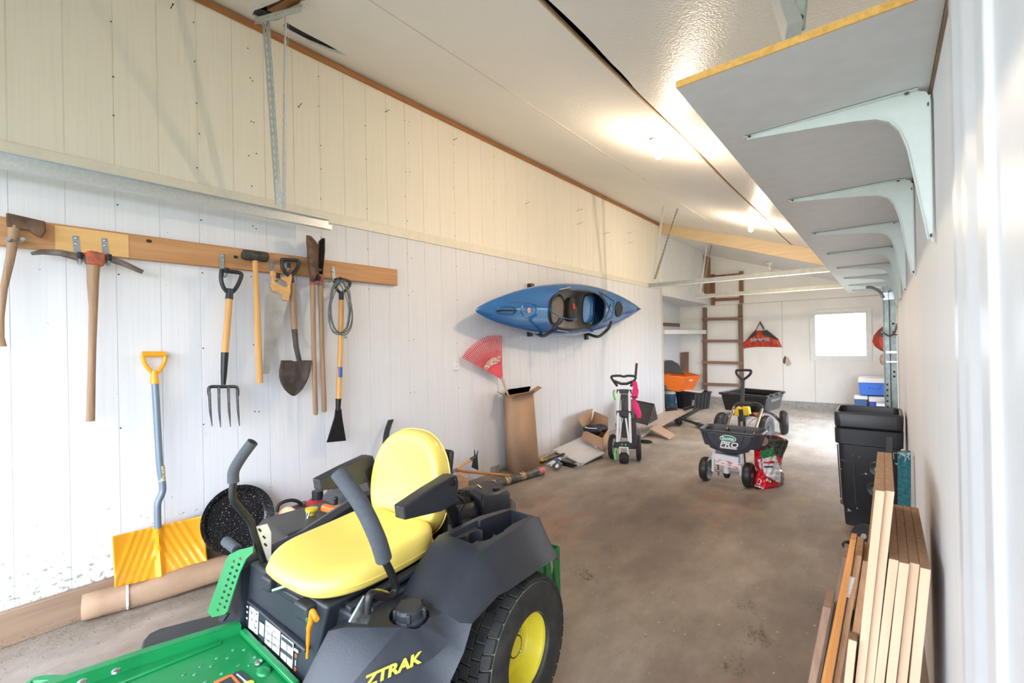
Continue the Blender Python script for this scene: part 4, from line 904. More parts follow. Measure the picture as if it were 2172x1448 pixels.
# --- drilled cutting height plate with its small foam lever
HP = V((-.50, -.625, .5)); hn = V((.12, -1, .25)).normalized()
def hp(u, v, off=0): return mlp(u, v, HP, hn)+hn*off
GB = GRN
mb = N(); holes = []
for k in range(9):
    f = k/8
    for du in (0, 9.5):
        u = 467+du+(501-467)*f - (4 if du == 0 else 0); v = 1293+(1190-1293)*f - (6 if du else 0)
        holes.append([hp(u+3.0*math.cos(t), v+3.3*math.sin(t)) for t in [2*PI*i/8 for i in range(8)]])
sheet(mb, [hp(*q) for q in ((447, 1304), (449, 1309), (476, 1303), (482, 1296), (508, 1215), (522, 1185), (536, 1172), (537, 1158), (506, 1166), (494, 1180))], holes, -hn*.004)
hpl = mb.build('height_plate', GB, mw, smooth=False)
mb = N(); mb.prism([hp(447, 1304), hp(494, 1180), hp(506, 1166), hp(486, 1176), hp(478, 1190), hp(440, 1297)], -hn*.004); mb.build('plate_flange', GB, hpl)
a = hp(470, 1166, -.05); b = hp(447, 1152, -.06)
mb = N(); mb.tube(smooth_path([hp(505, 1178, -.02), hp(492, 1180, -.04), hp(482, 1172, -.05), a], 4), .008, 10); hl = mb.build('height_lever', BLACKM, mw)
mb = N(); mb.cyl(hp(476, 1170, -.05), b, .020, n=16); mb.build('foam_grip', FOAM, hl)
mb = N(); mb.prism([hp(458, 1303, -.01), hp(478, 1302, -.01), hp(466, 1320, -.01), hp(457, 1318, -.01)], -hn*.01); mb.build('plate_foot', BLACKM, hpl)
# --- green foot platform
ZD = .325
mb = N(); mb.rings([[(-.452, -.55, z), (.10, -.60, z), (.46, -.66, z), (.46, -1.25, z), (-.70, -1.25, z)] for z in (ZD-.02, ZD)]); ft = mb.build('foot_platform', GRN, mw, bevel=.003)
mb = N()
L0 = ml(510, 1323, z=ZD+.035); L1 = ml(300, 1388, z=ZD+.035); L2 = ml(168, 1433, z=ZD+.035); L3 = L2 + (L2-L1)*1.2
for a, b in ((L0, L1), (L1, L2), (L2, L3)):
    mb.prism([a, b, b-V((0, 0, .045)), a-V((0, 0, .045))], V((.004, .001, 0))); mb.prism([a, b, b+V((-.03, .006, 0)), a+V((-.03, .006, 0))], (0, 0, .004))
mb.build('platform_lip', GRN, ft)
mb = N(); a = ml(515, 1338, z=ZD+.014); b = ml(630, 1452, z=ZD+.014); mb.bar(a, b, .02, .018); mb.build('rear_lip', GRN, ft, bevel=.004)
mb = N(); a = ml(470, 1362, z=ZD+.003); b = ml(250, 1450, z=ZD+.003); mb.bar(a, b, .012, .008); mb.build('inner_bead', GRN, ft, bevel=.003)
mb = N()
DIM = mat('dimple_dark', (.015, .12, .04), .5)
random.seed(4); ks = 0
for i in range(6):
    for j in range(5):
        u = 495 - i*35 + j*23 ; v = 1378 + i*17.5 + j*7.5 - (8 if j % 2 else 0)
        if v > 1446 or u > 545: continue
        c = ml(u, v, z=ZD+.0005); mb = N(); mb.lathe([(.0062, 0), (.0045, .002), (.002, .0022), (0, .0014)], c, (0, 0, 1), 8); mb.build('grip_dimple', [mat('dimple_shine', (.1, .38, .2), .35, var=.3, scale=80)], ft); ks += 1
def dq(P, z=.0015): return [ml(u, v, z=ZD+z) for u, v in P]
mb = N(); mb.prism(dq([(450, 1448), (489, 1429), (512, 1421), (540, 1446), (536, 1460), (440, 1460)]), (0, 0, .001)); wd_ = mb.build('warning_decal', DECB, ft)
for P, m_ in (([(452, 1446), (487, 1430), (490, 1434), (458, 1450)], DECO), ([(487, 1431), (492, 1429), (512, 1450), (504, 1452)], DECO), ([(516, 1446), (535, 1442), (540, 1446), (524, 1452)], YT)):
    mb = N(); mb.prism(dq(P, .003), (0, 0, .0006)); mb.build('decal_border', m_, wd_)
for k, (u, v) in enumerate(((503, 1428), (510, 1434), (516, 1439))):
    mb = N(); mb.prism(dq([(u, v), (u+9, v+7), (u+7, v+9), (u-2, v+2)], .003), (0, 0, .0006)); mb.build('decal_text', DEC, wd_)
for u, v in ((246, 1424), (174, 1447), (549, 1405)):
    mb = N(); mb.lathe([(.013, 0), (.012, .005), (.005, .009), (0, .009)], ml(u, v, z=ZD+(.035 if u < 500 else .004)), (0, 0, 1), 14); mb.build('carriage_bolt', STEEL, ft)
mb = N(); c = ml(560, 1424, z=ZD); mb.ball(c, (.03, .022, .012), 14, 6); mb.build('pressed_bump', GRN, ft)
# mower deck cover and frame rail below
mb = N(); mb.prism([ml(u, v, z=.2) for u, v in ((290, 1405), (303, 1357), (316, 1342), (340, 1331), (446, 1304), (476, 1300), (560, 1330), (560, 1460), (330, 1460))], (0, 0, -.10)); mb.build('mower_deck', mat('dusty_black_deck', (.05, .052, .055), .6, c2=(.03, .03, .033), scale=5), mw, bevel=.008)
mb = N(); mb.tube(smooth_path([ml(60, 1470, z=.24), ml(75, 1449, z=.25), ml(130, 1447, z=.25), ml(190, 1452, z=.25), ml(330, 1452, z=.24)], 4), .022, 8); mb.build('front_frame_arm', GRN, mw)
mb = N(); mb.bx((-.36, -1.2, .16), (-.28, .35, .24)); mb.build('frame_rail', GRN, mw); mb = N(); mb.bx((.2, -1.2, .16), (.28, .35, .24)); mb.build('frame_rail', GRN, mw)
for s in (-1, 1):
    mb = N(); mb.lathe([(.02, -.03), (.09, -.035), (.105, -.02), (.105, .02), (.09, .035), (.02, .03)], (CX+s*.33, -1.15, .105), (1, 0, 0), 24); cw = mb.build('caster_wheel', RUBBER, mw)
    mb = N(); mb.bar((CX+s*.33-.05, -1.15, .105), (CX+s*.33-.05, -1.15, .24), .01, .03); mb.bar((CX+s*.33+.05, -1.15, .105), (CX+s*.33+.05, -1.15, .24), .01, .03); mb.bar((CX+s*.33-.055, -1.15, .24), (CX+s*.33+.055, -1.15, .24), .04, .012); mb.cyl((CX+s*.33-.06, -1.15, .105), (CX+s*.33+.06, -1.15, .105), .008); mb.build('caster_fork', GRN, mw)
# --- engine
EX = CX-.06
mb = N(); mb.rings([[(EX-.24, .18, z0), (EX+.22, .18, z0), (EX+.24, .5, z0), (EX+.16, .62, z0), (EX-.2, .62, z0), (EX-.26, .5, z0)] for z0 in (.30, .53, .56)]); mb.T = MO; en = mb.build('engine', PLM, mw, bevel=.02, bseg=3)
ec = V((EX-.02, .36, .56))
mb = N(); mb.lathe([(.16, -.02), (.155, .02), (.135, .045), (.112, .052), (.108, .03), (0, .02)], ec, (0, 0, 1), 40); mb.build('blower_housing', PLY, en)
mb = N()
for r in (.02, .035, .05, .065, .08, .095, .107): mb.tube([ec+V((r*math.cos(t), r*math.sin(t), .052+.018*(1-(r/.11)**2))) for t in [2*PI*k/36 for k in range(36)]], .0022, 5, loop=True)
for k in range(12):
    a = 2*PI*k/12; mb.tube([ec+V((r*math.cos(a+r*3), r*math.sin(a+r*3), .052+.018*(1-(r/.11)**2))) for r in (.015, .05, .08, .108)], .0025, 5)
mb.build('fan_screen', BLACKM, en)
mb = N(); P = [(EX+.02, .40), (EX+.16, .33), (EX+.21, .42), (EX+.20, .52), (EX+.04, .60), (EX-.02, .54)]
mb.rings([[(x, y, .55) for x, y in P], [(x, y, .625) for x, y in P], [(EX+.1+(x-EX-.1)*.82, .46+(y-.46)*.82, .655) for x, y in P]]); ac = mb.build('air_cleaner', PLM, en, bevel=.012, bseg=3)
mb = N(); mb.lathe([(.018, 0), (.018, .02), (.0, .022)], (EX+.16, .45, .645), (0, 0, 1), 12); mb.build('cleaner_knob', BLACKM, ac)
mb = N(); mb.prism([(EX+.03, .455, .657), (EX+.08, .425, .657), (EX+.084, .432, .657), (EX+.034, .462, .657)], (0, 0, .001)); mb.build('yellow_label', YT, ac)
mb = N(); mb.bx((EX-.3, .12, .3), (EX+.28, .2, .5)); mb.build('rear_cross_member', PLY, mw, bevel=.01)
# rear guard with slanted slots
mb = N(); hs = []
for k in range(7):
    x = -.33+k*.088; hs.append([(x, .64, .17), (x+.022, .64, .17), (x+.05, .64, .31), (x+.028, .64, .31)])
    if k < 7: pass
sheet(mb, [(-.40, .64, .12), (.27, .64, .12), (.27, .64, .355), (-.40, .64, .355)], hs, (0, .004, 0)); sheet(mb, [(.27, .64, .12), (.27, .64, .355), (.27, .40, .355), (.27, .40, .12)], [[(.27, .60-.07*k, .16), (.27, .575-.07*k, .16), (.27, .545-.07*k, .32), (.27, .57-.07*k, .32)] for k in range(3)], (.004, 0, 0))
mb.build('rear_guard', GRN_D, mw, smooth=False)
# ================================================================== KAYAK
BLUE = mat('kayak_blue', (.012, .135, .42), .16, var=.06, scale=2, coat=.5)
KA = at(1008, 658, x=-3.02); KB_ = at(1358, 655, x=-3.02)
kd = (KB_-KA); KL = kd.length; kd.normalize(); ku = V((0, 0, 1)); ku = (ku-kd*ku.dot(kd)).normalized(); ku = V((.10, 0, 1)); ku = (ku-kd*ku.dot(kd)).normalized(); kn = kd.cross(ku)
if kn.x < 0: kn = -kn
def khalf(s): return .325*max(0, math.sin(PI*min(1, max(0, s))**.93))**.82
def kpt(s, a, rr=1.0):
    """a=0 deck ridge facing the room, +-pi/2 gunwales, pi keel against the wall"""
    b = khalf(s); c = KA + kd*(KL*s); q = math.cos(a); z = math.sin(a)*b
    dep = (.10*math.sin(PI*s)**.6 + .07*math.exp(-((s-.38)/.16)**2))*max(q, 0)**1.1 if q > 0 else .20*math.sin(PI*s)**.55*-abs(q)**.7
    return c + ku*(z*rr) + kn*(dep*rr)
kayak = thing('kayak', 'glossy blue sit-in kayak hung on its side on the left wall in two padded arms', 'kayak', KA.lerp(KB_, .5))
def su(u): return (at(u, 655, x=-2.86).y-KA.y)/(KB_.y-KA.y)
S0, S1, CH = su(1170), su(1290), .235
def inhole(s, a):
    if math.cos(a) <= .2: return False
    w_ = math.sin(a)*khalf(s); u_ = (s-(S0+S1)/2)/((S1-S0)/2); return abs(u_)**2.8+abs(w_/CH)**2.8 < 1
mb = MB(); NS, NA = 90, 64; G = []
for i in range(NS+1):
    s = i/NS; G.append([mb._v(kpt(s, 2*PI*k/NA)) for k in range(NA)])
for i in range(NS):
    for k in range(NA):
        if inhole((i+.5)/NS, 2*PI*(k+.5)/NA): continue
        mb.face([G[i][k], G[i+1][k], G[i+1][(k+1) % NA], G[i][(k+1) % NA]])
mb.build('hull', BLUE, kayak, ang=60)
def kdeck(s, w_, off=0):
    b = khalf(s); a = math.asin(max(-1, min(1, w_/max(b, 1e-4)))); return kpt(s, a)+kn*off
rim = []
for i in range(56):
    a, b = sup(2*PI*i/56, 2.8); rim.append(kdeck((S0+S1)/2+a*(S1-S0)/2, b*CH, .012))
mb = MB(); mb.tube(rim, .013, 8, loop=True); mb.build('cockpit_rim', BLACKM, kayak)
INT = mat('kayak_inside', (.5, .49, .47), .6, var=.1, scale=4)
mb = MB(); rg = []
for s in [S0-.02+(S1-S0+.04)*i/12 for i in range(13)]:
    rg.append([kpt(s, a, .93)+kn*.0 for a in [PI*.52+PI*.96*k/14 for k in range(15)]])
mb.rings(rg, close=False, caps=False); mb.build('inner_lining', INT, kayak)
mb = MB(); SB_ = S0+(S1-S0)*.80
c = kpt(SB_, PI)*.35+kpt(SB_, 0)*.65
mb.rings([[c + ku*(.19*sup(t, 3)[1]) + kd*(.075*KL*.5*sup(t, 3)[0]) + kn*h for t in [2*PI*k/28 for k in range(28)]] for h in (-.02, 0)]); mb.build('foot_bulkhead', BLUE, kayak, bevel=.01)
mb = MB(); mb.tube([c + ku*(.195*sup(t, 3)[1]) + kd*(.08*KL*.5*sup(t, 3)[0]) + kn*.004 for t in [2*PI*k/28 for k in range(28)]], .008, 6, loop=True); mb.build('bulkhead_rim', BLACKM, kayak)
SEATM = mat('seat_fabric', (.23, .21, .19), .9, var=.15, scale=18, bump=.2); SEATB = mat('seat_black', (.02, .02, .022), .7, var=.2, scale=20)
mb = MB(); SS_ = S0+(S1-S0)*.22
c = kpt(SS_, PI)*.45+kpt(SS_, 0)*.55; mb.rings([[c + ku*(.17*k*sup(t, 3)[1]) + kd*(.17*k*sup(t, 3)[0]) + kn*h for t in [2*PI*i/28 for i in range(28)]] for k, h in ((.9, -.06), (1, -.03), (1, .0), (.9, .02), (.6, .01))]); ks_ = mb.build('kayak_seat', SEATM, kayak)
mb = MB(); mb.tube([c + ku*(.175*sup(t, 3)[1]) + kd*(.175*sup(t, 3)[0]) for t in [2*PI*i/28 for i in range(28)]], .022, 8, loop=True); mb.build('seat_frame', SEATB, ks_)
c2_ = c + kd*.30 + kn*.02
mb = MB(); mb.rings([[c2_ + ku*(.15*k*sup(t, 2.6)[1]) + kd*(.08*k*sup(t, 2.6)[0]) + kn*h for t in [2*PI*i/24 for i in range(24)]] for k, h in ((.9, -.05), (1, -.02), (1, .03), (.8, .05))]); sb_ = mb.build('seat_back', SEATB, ks_)
mb = MB(); mb.box(c2_+kn*.055+ku*.04, (.012, .05, .07), (.2, 0, 0)); mb.build('red_logo_patch', mat('red_patch', (.5, .03, .03), .6), sb_, bevel=.003)
# deck fittings
mb = MB(); mb.tube(smooth_path([kdeck(.07, -.006, .004), kdeck(.085, 0, .035), kdeck(.125, 0, .035), kdeck(.14, -.004, .006)], 4), .012, 8, flat=.7); mb.build('carry_handle', BLACKM, kayak)
mb = MB(); mb.tube([kdeck(.105+.035*math.cos(t), .045*math.sin(t), .003) for t in [2*PI*k/24 for k in range(24)]], .005, 6, loop=True); mb.build('handle_recess', BLUE, kayak)
mb = MB(); mb.tube(smooth_path([kdeck(.955, 0, .004), kdeck(.962, 0, .02), kdeck(.975, 0, .02), kdeck(.982, 0, .004)], 3), .011, 8); mb.build('carry_handle', BLACKM, kayak)
hc = [kdeck(su(1323)+.030*math.cos(t), .105*math.sin(t), .006) for t in [2*PI*k/32 for k in range(32)]]
mb = MB(); mb.tube(hc, .009, 8, loop=True); rimh = mb.build('hatch_rim', BLACKM, kayak)
mb = MB(); mb.prism([kdeck(su(1323)+.028*math.cos(t), .098*math.sin(t), .004) for t in [2*PI*k/32 for k in range(32)]], kn*.012); mb.build('hatch_cover', SEATB, kayak, bevel=.004)
LOG = mat('kayak_badge', (.8, .72, .6), .4, c2=(.6, .2, .05), scale=60)
mb = MB(); mb.lathe([(.028, 0), (.026, .003), (0, .004)], kdeck(su(1133), 0, .002), kn, 20); bd = mb.build('round_badge', LOG, kayak)
mb = MB(); mb.lathe([(.014, 0), (.012, .003), (0, .003)], kdeck(su(1133), 0, .006), kn, 14); mb.build('badge_centre', mat('badge_orange', (.7, .14, .04), .4), bd)
mb = MB(); mb.tube([kdeck(su(1133)+.03*math.cos(t), .075*math.sin(t), .0) for t in [2*PI*k/24 for k in range(24)]], .006, 6, loop=True); mb.build('moulded_ring', BLUE, kayak)
mb = MB(); mb.tube(smooth_path([kdeck(.12, .085, .0), kdeck(.22, .06, .0), kdeck(.35, -.09, .0), kdeck(.43, -.11, 0)], 6), .006, 6); mb.build('moulded_crease', BLUE, kayak)
for w1_, w2_, s1, s2 in ((.22, -.04, su(1284), su(1306)), (-.19, .08, su(1292), su(1304)), (.24, .12, su(1281), su(1312)), (-.17, -.12, su(1296), su(1308)), (.12, -.12, su(1312), su(1309))):
    mb = MB(); P = [kdeck(s1+(s2-s1)*f, w1_+(w2_-w1_)*f, .008) for f in (0, .25, .5, .75, 1)]; mb.tube(P, .004, 6); mb.build('deck_cord', BLACKM, kayak)
for s_, a_ in ((S0+.06, .225), (S0+.06, -.225)):
    mb = MB(); mb.tube([kdeck(s_+.06*f, a_*(1+.12*f)*1.05, .014) for f in (0, .3, .6, 1)], .016, 8, flat=.6); mb.build('thigh_brace', mat('brace_grey', (.4, .35, .33), .6), kayak)
for k, (P, lab) in enumerate(((((1128, 699), (1150, 712), (1170, 702), (1183, 686), (1188, 676)), 'black padded wall arm cradling the kayak, nearer to the rake'), (((1248, 708), (1268, 714), (1284, 703), (1293, 692), (1297, 682)), 'black padded wall arm under the cockpit end of the kayak'))):
    a = at(*P[0], x=LX+.02); xs = (LX+.05, -3.02, -2.80, -2.735, -2.73)
    mb = MB(); mb.tube(smooth_path([at(u, v, x=x) for (u, v), x in zip(P, xs)], 6), .020, 12)
    mb.box((LX+.02, at(*P[0], x=xs[0]).y, at(*P[0], x=xs[0]).z+.06), (.04, .06, .28)); t = mb.build('kayak_cradle_arm', PLY); tag(t, lab, 'kayak rack', 'wall arms carrying the kayak')
q = at(1126, 612, x=LX+.03); mb = MB(); mb.box(q, (.06, .07, .12)); tag(mb.build('wall_bracket', PLY, bevel=.006), 'small black bracket end showing above the kayak bow half', 'bracket')
# ================================================================== RAKE, TALL BOX
def hexa(mb, b, t): return mb.rings([list(map(V, b)), list(map(V, t))])
B0 = at(1100, 1007, z=.0); B0 = V((-3.0, 3.745, 0)); BL_ = V((-3.215, 3.80, 0)); BR_ = V((-2.945, 4.04, 0)); BB_ = BL_+BR_-B0
T0 = at(1085, 845, x=-3.03); hT = T0.z
T0 = at(1085, 845, z=hT); TL_ = at(1052, 838, z=hT); TR_ = at(1131, 835, z=hT); TB_ = TL_+TR_-T0
if TL_.x < LX+.03: TL_.x = LX+.03
if TB_.x < LX+.03: TB_.x = LX+.03
t = thing('tall_cardboard_box', 'tall open brown cardboard box standing against the left wall', 'box', (B0+BB_)/2)
mb = MB(); mb.rings([[B0, BR_, BB_, BL_], [T0, TR_, TB_, TL_]], caps=False); mb.face([mb._v(q) for q in (B0, BR_, BB_, BL_)]); mb.build('box_body', CARD, t, solid=.006)
def flap(a, b, out, up=.075):
    mb = MB(); a = V(a); b = V(b); mb.prism([a, b, b+V(out)+V((0, 0, up))*1-(b-a)*.04, a+V(out)+V((0, 0, up))+(b-a)*.04], (0, 0, .004)); mb.build('box_flap', CARD, t)
flap(TL_, T0, (-.02, -.10, 0), .055); flap(T0, TR_, (.09, -.07, 0), .05); flap(TR_, TB_, (.05, .11, 0), .06); flap(TB_, TL_, (.0, .06, 0), .06)
mb = MB(); f = .55; a = T0.lerp(TR_, .48); b = B0.lerp(BR_, .5); n_ = (TR_-T0).cross(B0-T0).normalized(); n_ = n_ if n_.x > 0 else -n_
# rake standing in the box
t = thing('leaf_rake', 'red plastic leaf rake standing head-up in the tall cardboard box', 'rake', (-3.12, 3.85, .1))
XR = LX+.07; hub = at(1064, 800, x=XR); RED = mat('red_plastic', (.72, .02, .03), .4, var=.05)
mb = MB(); mb.tube([hub, at(1080, 845, x=XR+.06), V((-3.06, 3.90, .12))], .013, 10); mb.build('handle', mat('rake_handle', (.55, .42, .32), .6), t)
tips = [(981, 757), (985, 750), (990, 743), (996, 737), (1002, 731), (1009, 726), (1016, 721), (1024, 717), (1032, 714), (1040, 712), (1048, 711), (1056, 711), (1064, 712)]
NT = 24; TP = []
for k in range(NT):
    f = k/(NT-1)*(len(tips)-1); i = min(int(f), len(tips)-2); g = f-i; TP.append((tips[i][0]*(1-g)+tips[i+1][0]*g, tips[i][1]*(1-g)+tips[i+1][1]*g))
head = None
mb = MB(); P = [at(1064+(u-1064)*.33, 803+(v-803)*.33, x=XR) for u, v in TP]; mb.prism([hub+V((0, .012, -.03)), hub+V((0, -.012, -.02))]+P, (.008, 0, 0)); head = mb.build('rake_plate', RED, t)
for k, (u, v) in enumerate(TP):
    a = at(1064+(u-1064)*.3, 803+(v-803)*.3, x=XR+.004); b = at(1064+(u-1064)*.93, 803+(v-803)*.93, x=XR+.004); c = at(u, v, x=XR-.03)
    mb = MB(); mb.bar(a, b, .007, .006, (1, 0, 0)); mb.bar(b, c, .007, .006, (1, 0, 0)); mb.build('tine', RED, head)
for q in (.62, .9):
    mb = MB(); mb.tube([at(1064+(u-1064)*q, 803+(v-803)*q, x=XR+.006) for u, v in TP], .004, 6, up=(1, 0, 0)); mb.build('cross_band', RED, head)
mb = MB(); P = [(1026, 781), (1032, 769), (1042, 760), (1062, 754), (1061, 768), (1048, 773), (1039, 778), (1031, 785)]; mb.prism([at(u, v, x=XR+.010) for u, v in P], (.001, 0, 0)); mb.build('rake_label', mat('torn_label', (.72, .66, .58), .6, c2=(.5, .05, .04), scale=70, lo=.45, hi=.52), head)
# ================================================================== low clutter along the left wall
t = thing('rubber_strip', 'dark rubber edging strip leaning on the wall behind the mower seat', 'strip', (-3.05, 2.2, 0))
mb = MB(); mb.rings([[p + V((0, w_, 0)) + V((h_, 0, 0)) for w_, h_ in ((-.022, 0), (.022, 0), (.022, .02), (-.022, .02))] for p in smooth_path([(-3.02, 2.14, 0), (-3.15, 2.19, .38), (-3.21, 2.25, .64), (-3.235, 2.32, .77)], 5)]); mb.build('strip', PLY, t)
t = thing('garden_hoe', 'small weeding hoe with black blade and twin prongs leaning on the wall', 'hoe', at(1008, 985, x=-3.17))
a = at(1002, 972, x=-3.19); b = at(956, 1003, x=-3.12); c = b+(b-a)*1.3; c.z = max(c.z, .02)
mb = MB(); mb.tube([a.lerp(b, .1), b, c], .015, 10); h = mb.build('handle', HANDLE2, t)
mb = MB(); mb.tube([a.lerp(b, .75), b], .0155, 10); mb.build('handle_label', mat('hoe_label', (.3, .1, .1), .5, c2=(.1, .1, .3), scale=40), h)
mb = MB(); mb.tube([a.lerp(b, .12), at(1008, 968, x=-3.19)], [.017, .013], 10)
mb.prism([at(u, v, x=-3.19) for u, v in ((1004, 968), (1012, 966), (1014, 997), (1000, 991))], (.006, 0, 0)); mb.tube([at(1008, 970, x=-3.185), at(1006, 953, x=-3.185)], [.010, .003], 6); mb.tube([at(1010, 970, x=-3.185), at(1014, 955, x=-3.17)], [.010, .003], 6); mb.build('hoe_head', BLACKM, t)
a = at(1090, 1009, z=.018); b = at(958, 997, x=-3.24)
mb = MB(); mb.tube([a, b, b+(b-a)*.15], .013, 10); tag(mb.build('wooden_pole', mat('varnished_pole', (.55, .24, .07), .4, c2=(.42, .16, .04), scale=3)), 'thin varnished orange wooden pole lying in front of the tall box', 'pole')
c = at(978, 1040, z=0.0); mb = MB(); mb.rings([[c+V(q) for q in ((-.05, 0, 0), (.04, .02, 0), (.05, .06, 0), (-.04, .05, 0))], [c+V(q) for q in ((-.07, .01, .15), (.03, .03, .13), (.04, .06, .12), (-.06, .06, .16))]]); tag(mb.build('wood_offcut', mat('raw_offcut', (.66, .36, .2), .8, var=.1, scale=20), bevel=.004), 'broken pale wood offcut behind the mower seat', 'wood')
a = at(1150, 997, z=.045); b = at(870, 1075, z=.045)
t = thing('wrapped_roll', 'long dark roll in clear plastic wrap lying at the foot of the tall box', 'roll', b)
mb = MB(); mb.tube([a, b], .045, 18, flat=.85); mb.build('roll', mat('dark_wrap', (.05, .045, .045), .22, c2=(.13, .12, .11), scale=9, stretch=(3, 1, 3), coat=.6), t)
mb = MB(); mb.tube([a+(a-b).normalized()*.004, a.lerp(b, .045)], .0465, 18, flat=.85); mb.build('clear_end', mat('clear_end', (.34, .30, .29), .25, c2=(.5, .06, .06), scale=14), t)
for f in (.17, .3, .42):
    mb = MB(); mb.tube([a.lerp(b, f), a.lerp(b, f+.04)], .0462, 14, flat=.85, caps=False); mb.build('roll_label', mat('roll_label', (.62, .42, .22), .4, c2=(.06, .05, .05), scale=45), t)
c = at(1046, 1003, z=0); mb = MB(); mb.rings([[c+V(q) for q in ((-.10, -.03, 0), (.05, -.03, 0), (.05, .06, 0), (-.10, .06, 0))], [c+V(q) for q in ((0, -.02, .07), (.05, -.02, .09), (.05, .05, .09), (0, .05, .07))]]); tag(mb.build('grey_wedge', mat('grey_wedge', (.3, .29, .28), .7)), 'small grey wedge block on the floor behind the tall box', 'block')
# sheet of white board, wall strip
P = [at(1172, 956, z=.02), at(1236, 927, z=.12), at(1283, 962, z=.06), at(1235, 986, z=.012)]
mb = MB(); mb.prism(P, (0, 0, .014)); tag(mb.build('white_board', mat('white_panel', (.74, .73, .74), .5, var=.04)), 'thin white board lying on the floor beside the small open box', 'board')
a = at(1154, 958, z=.02); b = at(1237, 926, z=.03); mb = MB(); mb.bar(a+V((-.02, .0, 0)), b+V((-.03, 0, 0)), .05, .02); tag(mb.build('grey_moulding', mat('grey_moulding', (.33, .31, .30), .6)), 'long grey moulding strip lying along the wall base behind the white board', 'strip')
for k, (u1, v1, u2, v2, m_, w_, lab) in enumerate(((1146, 974, 1180, 956, mat('tan_strip', (.5, .4, .3), .6), .03, 'tan metal strip on the floor beside the wrapped roll'), (1148, 981, 1196, 962, BLACKM, .035, 'black steel bar on the floor in front of the grey moulding'), (1160, 986, 1203, 967, STEEL, .02, 'bright steel rod on the floor beside the blue tube'))):
    a = at(u1, v1, z=.03+.012*k); b = at(u2, v2, z=.03+.012*k); mb = MB(); mb.bar(a, b, w_, .018); tag(mb.build('metal_bar', m_, bevel=.003), lab, 'bar')
t = thing('yellow_clamp', 'small yellow strap clamp among the hitch parts', 'clamp', at(1149, 982, z=0)); mb = MB(); c = at(1149, 978, z=.045); mb.box(c, (.05, .06, .05), (0, .2, .4)); mb.build('clamp_body', mat('amber', (.75, .42, .02), .4), t, bevel=.012)
mb = MB(); mb.tube([c+V((.02, 0, .02)), c+V((.06, .01, .03))], .012, 8); mb.build('lever', mat('amber', (.75, .42, .02), .4), t)
t = thing('caulk_tube', 'white and blue sealant tube lying among the hitch parts', 'tube', at(1178, 985, z=0)); a = at(1168, 984, z=.05); b = at(1187, 974, z=.05); mb = MB(); mb.tube([a, b], .024, 14); mb.build('tube_body', WHITEP, t)
mb = MB(); mb.tube([a.lerp(b, .35), a.lerp(b, .8)], .0245, 14); mb.build('blue_band', mat('blue_band', (.02, .1, .5), .4), t); mb = MB(); mb.tube([b, b+(b-a)*.9], [.008, .006], 8); mb.build('nozzle', WHITEP, t)
def ballmount(c, rz, label, bc=(.5, .5, .52)):
    t = thing('trailer_ball_mount', label, 'hitch', c, rz, 'trailer ball mounts on the floor'); T = Matrix.Translation(c) @ Matrix.Rotation(rz, 4, 'Z')
    mb = MB(T); mb.bx((-.02, -.025, .0), (.17, .025, .05)); mb.rings([[(.15, -.025, .005), (.15, .025, .005), (.15, .025, .045), (.15, -.025, .045)], [(.24, -.03, .03), (.24, .03, .03), (.24, .03, .045), (.24, -.03, .045)]]); mb.build('shank', BLACKM, t, bevel=.004)
    mb = MB(T); mb.lathe([(.026, 0), (.026, .015), (.015, .02), (.015, .03), (.024, .045), (.026, .06), (.018, .078), (0, .084)], (.235, 0, .035), (.85, 0, .3), 20); mb.build('tow_ball', CHROME, t)
    mb = MB(T); mb.lathe([(.018, 0), (.018, .03)], (.225, 0, .034), (-.4, 0, .1), 6); mb.build('nut', STEEL, t)
c1_ = at(1178, 984, z=0); c2_ = at(1192, 985, z=0)
ballmount(V((c1_.x, c1_.y, 0)), -.9, 'trailer ball mount with a worn ball pointing at the camera, left one'); ballmount(V((c2_.x, c2_.y, 0)), -.15, 'trailer ball mount with a shiny chrome ball, right one')
mb = MB(); c = at(1150, 1001, z=.02); mb.box(c, (.05, .04, .04), (0, 0, .3)); tag(mb.build('steel_block', BLACKM, bevel=.006), 'small black steel block at the end of the wrapped roll', 'block')
t = thing('hitch_pin_plate', 'grey steel plate bracket standing among the hitch parts', 'bracket', at(1182, 990, z=0)); c = at(1184, 988, z=.03); mb = MB(); mb.box(c, (.06, .012, .11), (.2, .5, .3)); mb.build('plate', mat('plate_grey', (.25, .29, .25), .5, .3), t, bevel=.004)
# small open box
t = thing('open_cardboard_box', 'low open cardboard box with a white label, flaps up, holding golf gear', 'box', (-2.9, 5.3, 0))
b0 = at(1239, 946, z=.03); b1 = at(1278, 966, z=.03); b2 = b1.lerp(at(1296, 935, z=.03), .68); h = .20
b3 = b0+b2-b1; up_ = V((-.015, .03, h))
b3.x = max(b3.x, LX+.05)
mb = MB(); mb.rings([[b0, b1, b2, b3], [b0+up_, b1+up_, b2+up_, b3+up_]], caps=False); mb.face([mb._v(q) for q in (b0, b1, b2, b3)]); mb.build('box_body', CARD, t, solid=.005)
def flp(a, b, c, d): 
    mb = MB(); mb.prism([a, b, c, d], (0, .004, .003)); mb.build('box_flap', CARD, t)
A_ = b0+up_; B_ = b1+up_; C_ = b2+up_; D_ = b3+up_
flp(D_, A_, A_+V((-.06, -.06, .18)), D_+V((-.0, .05, .20))); flp(A_, B_, B_+V((.05, -.1, -.1)), A_+V((.02, -.12, -.09))); flp(D_, C_, C_+V((-.05, .10, .14)), D_+V((.0, .10, .15)))
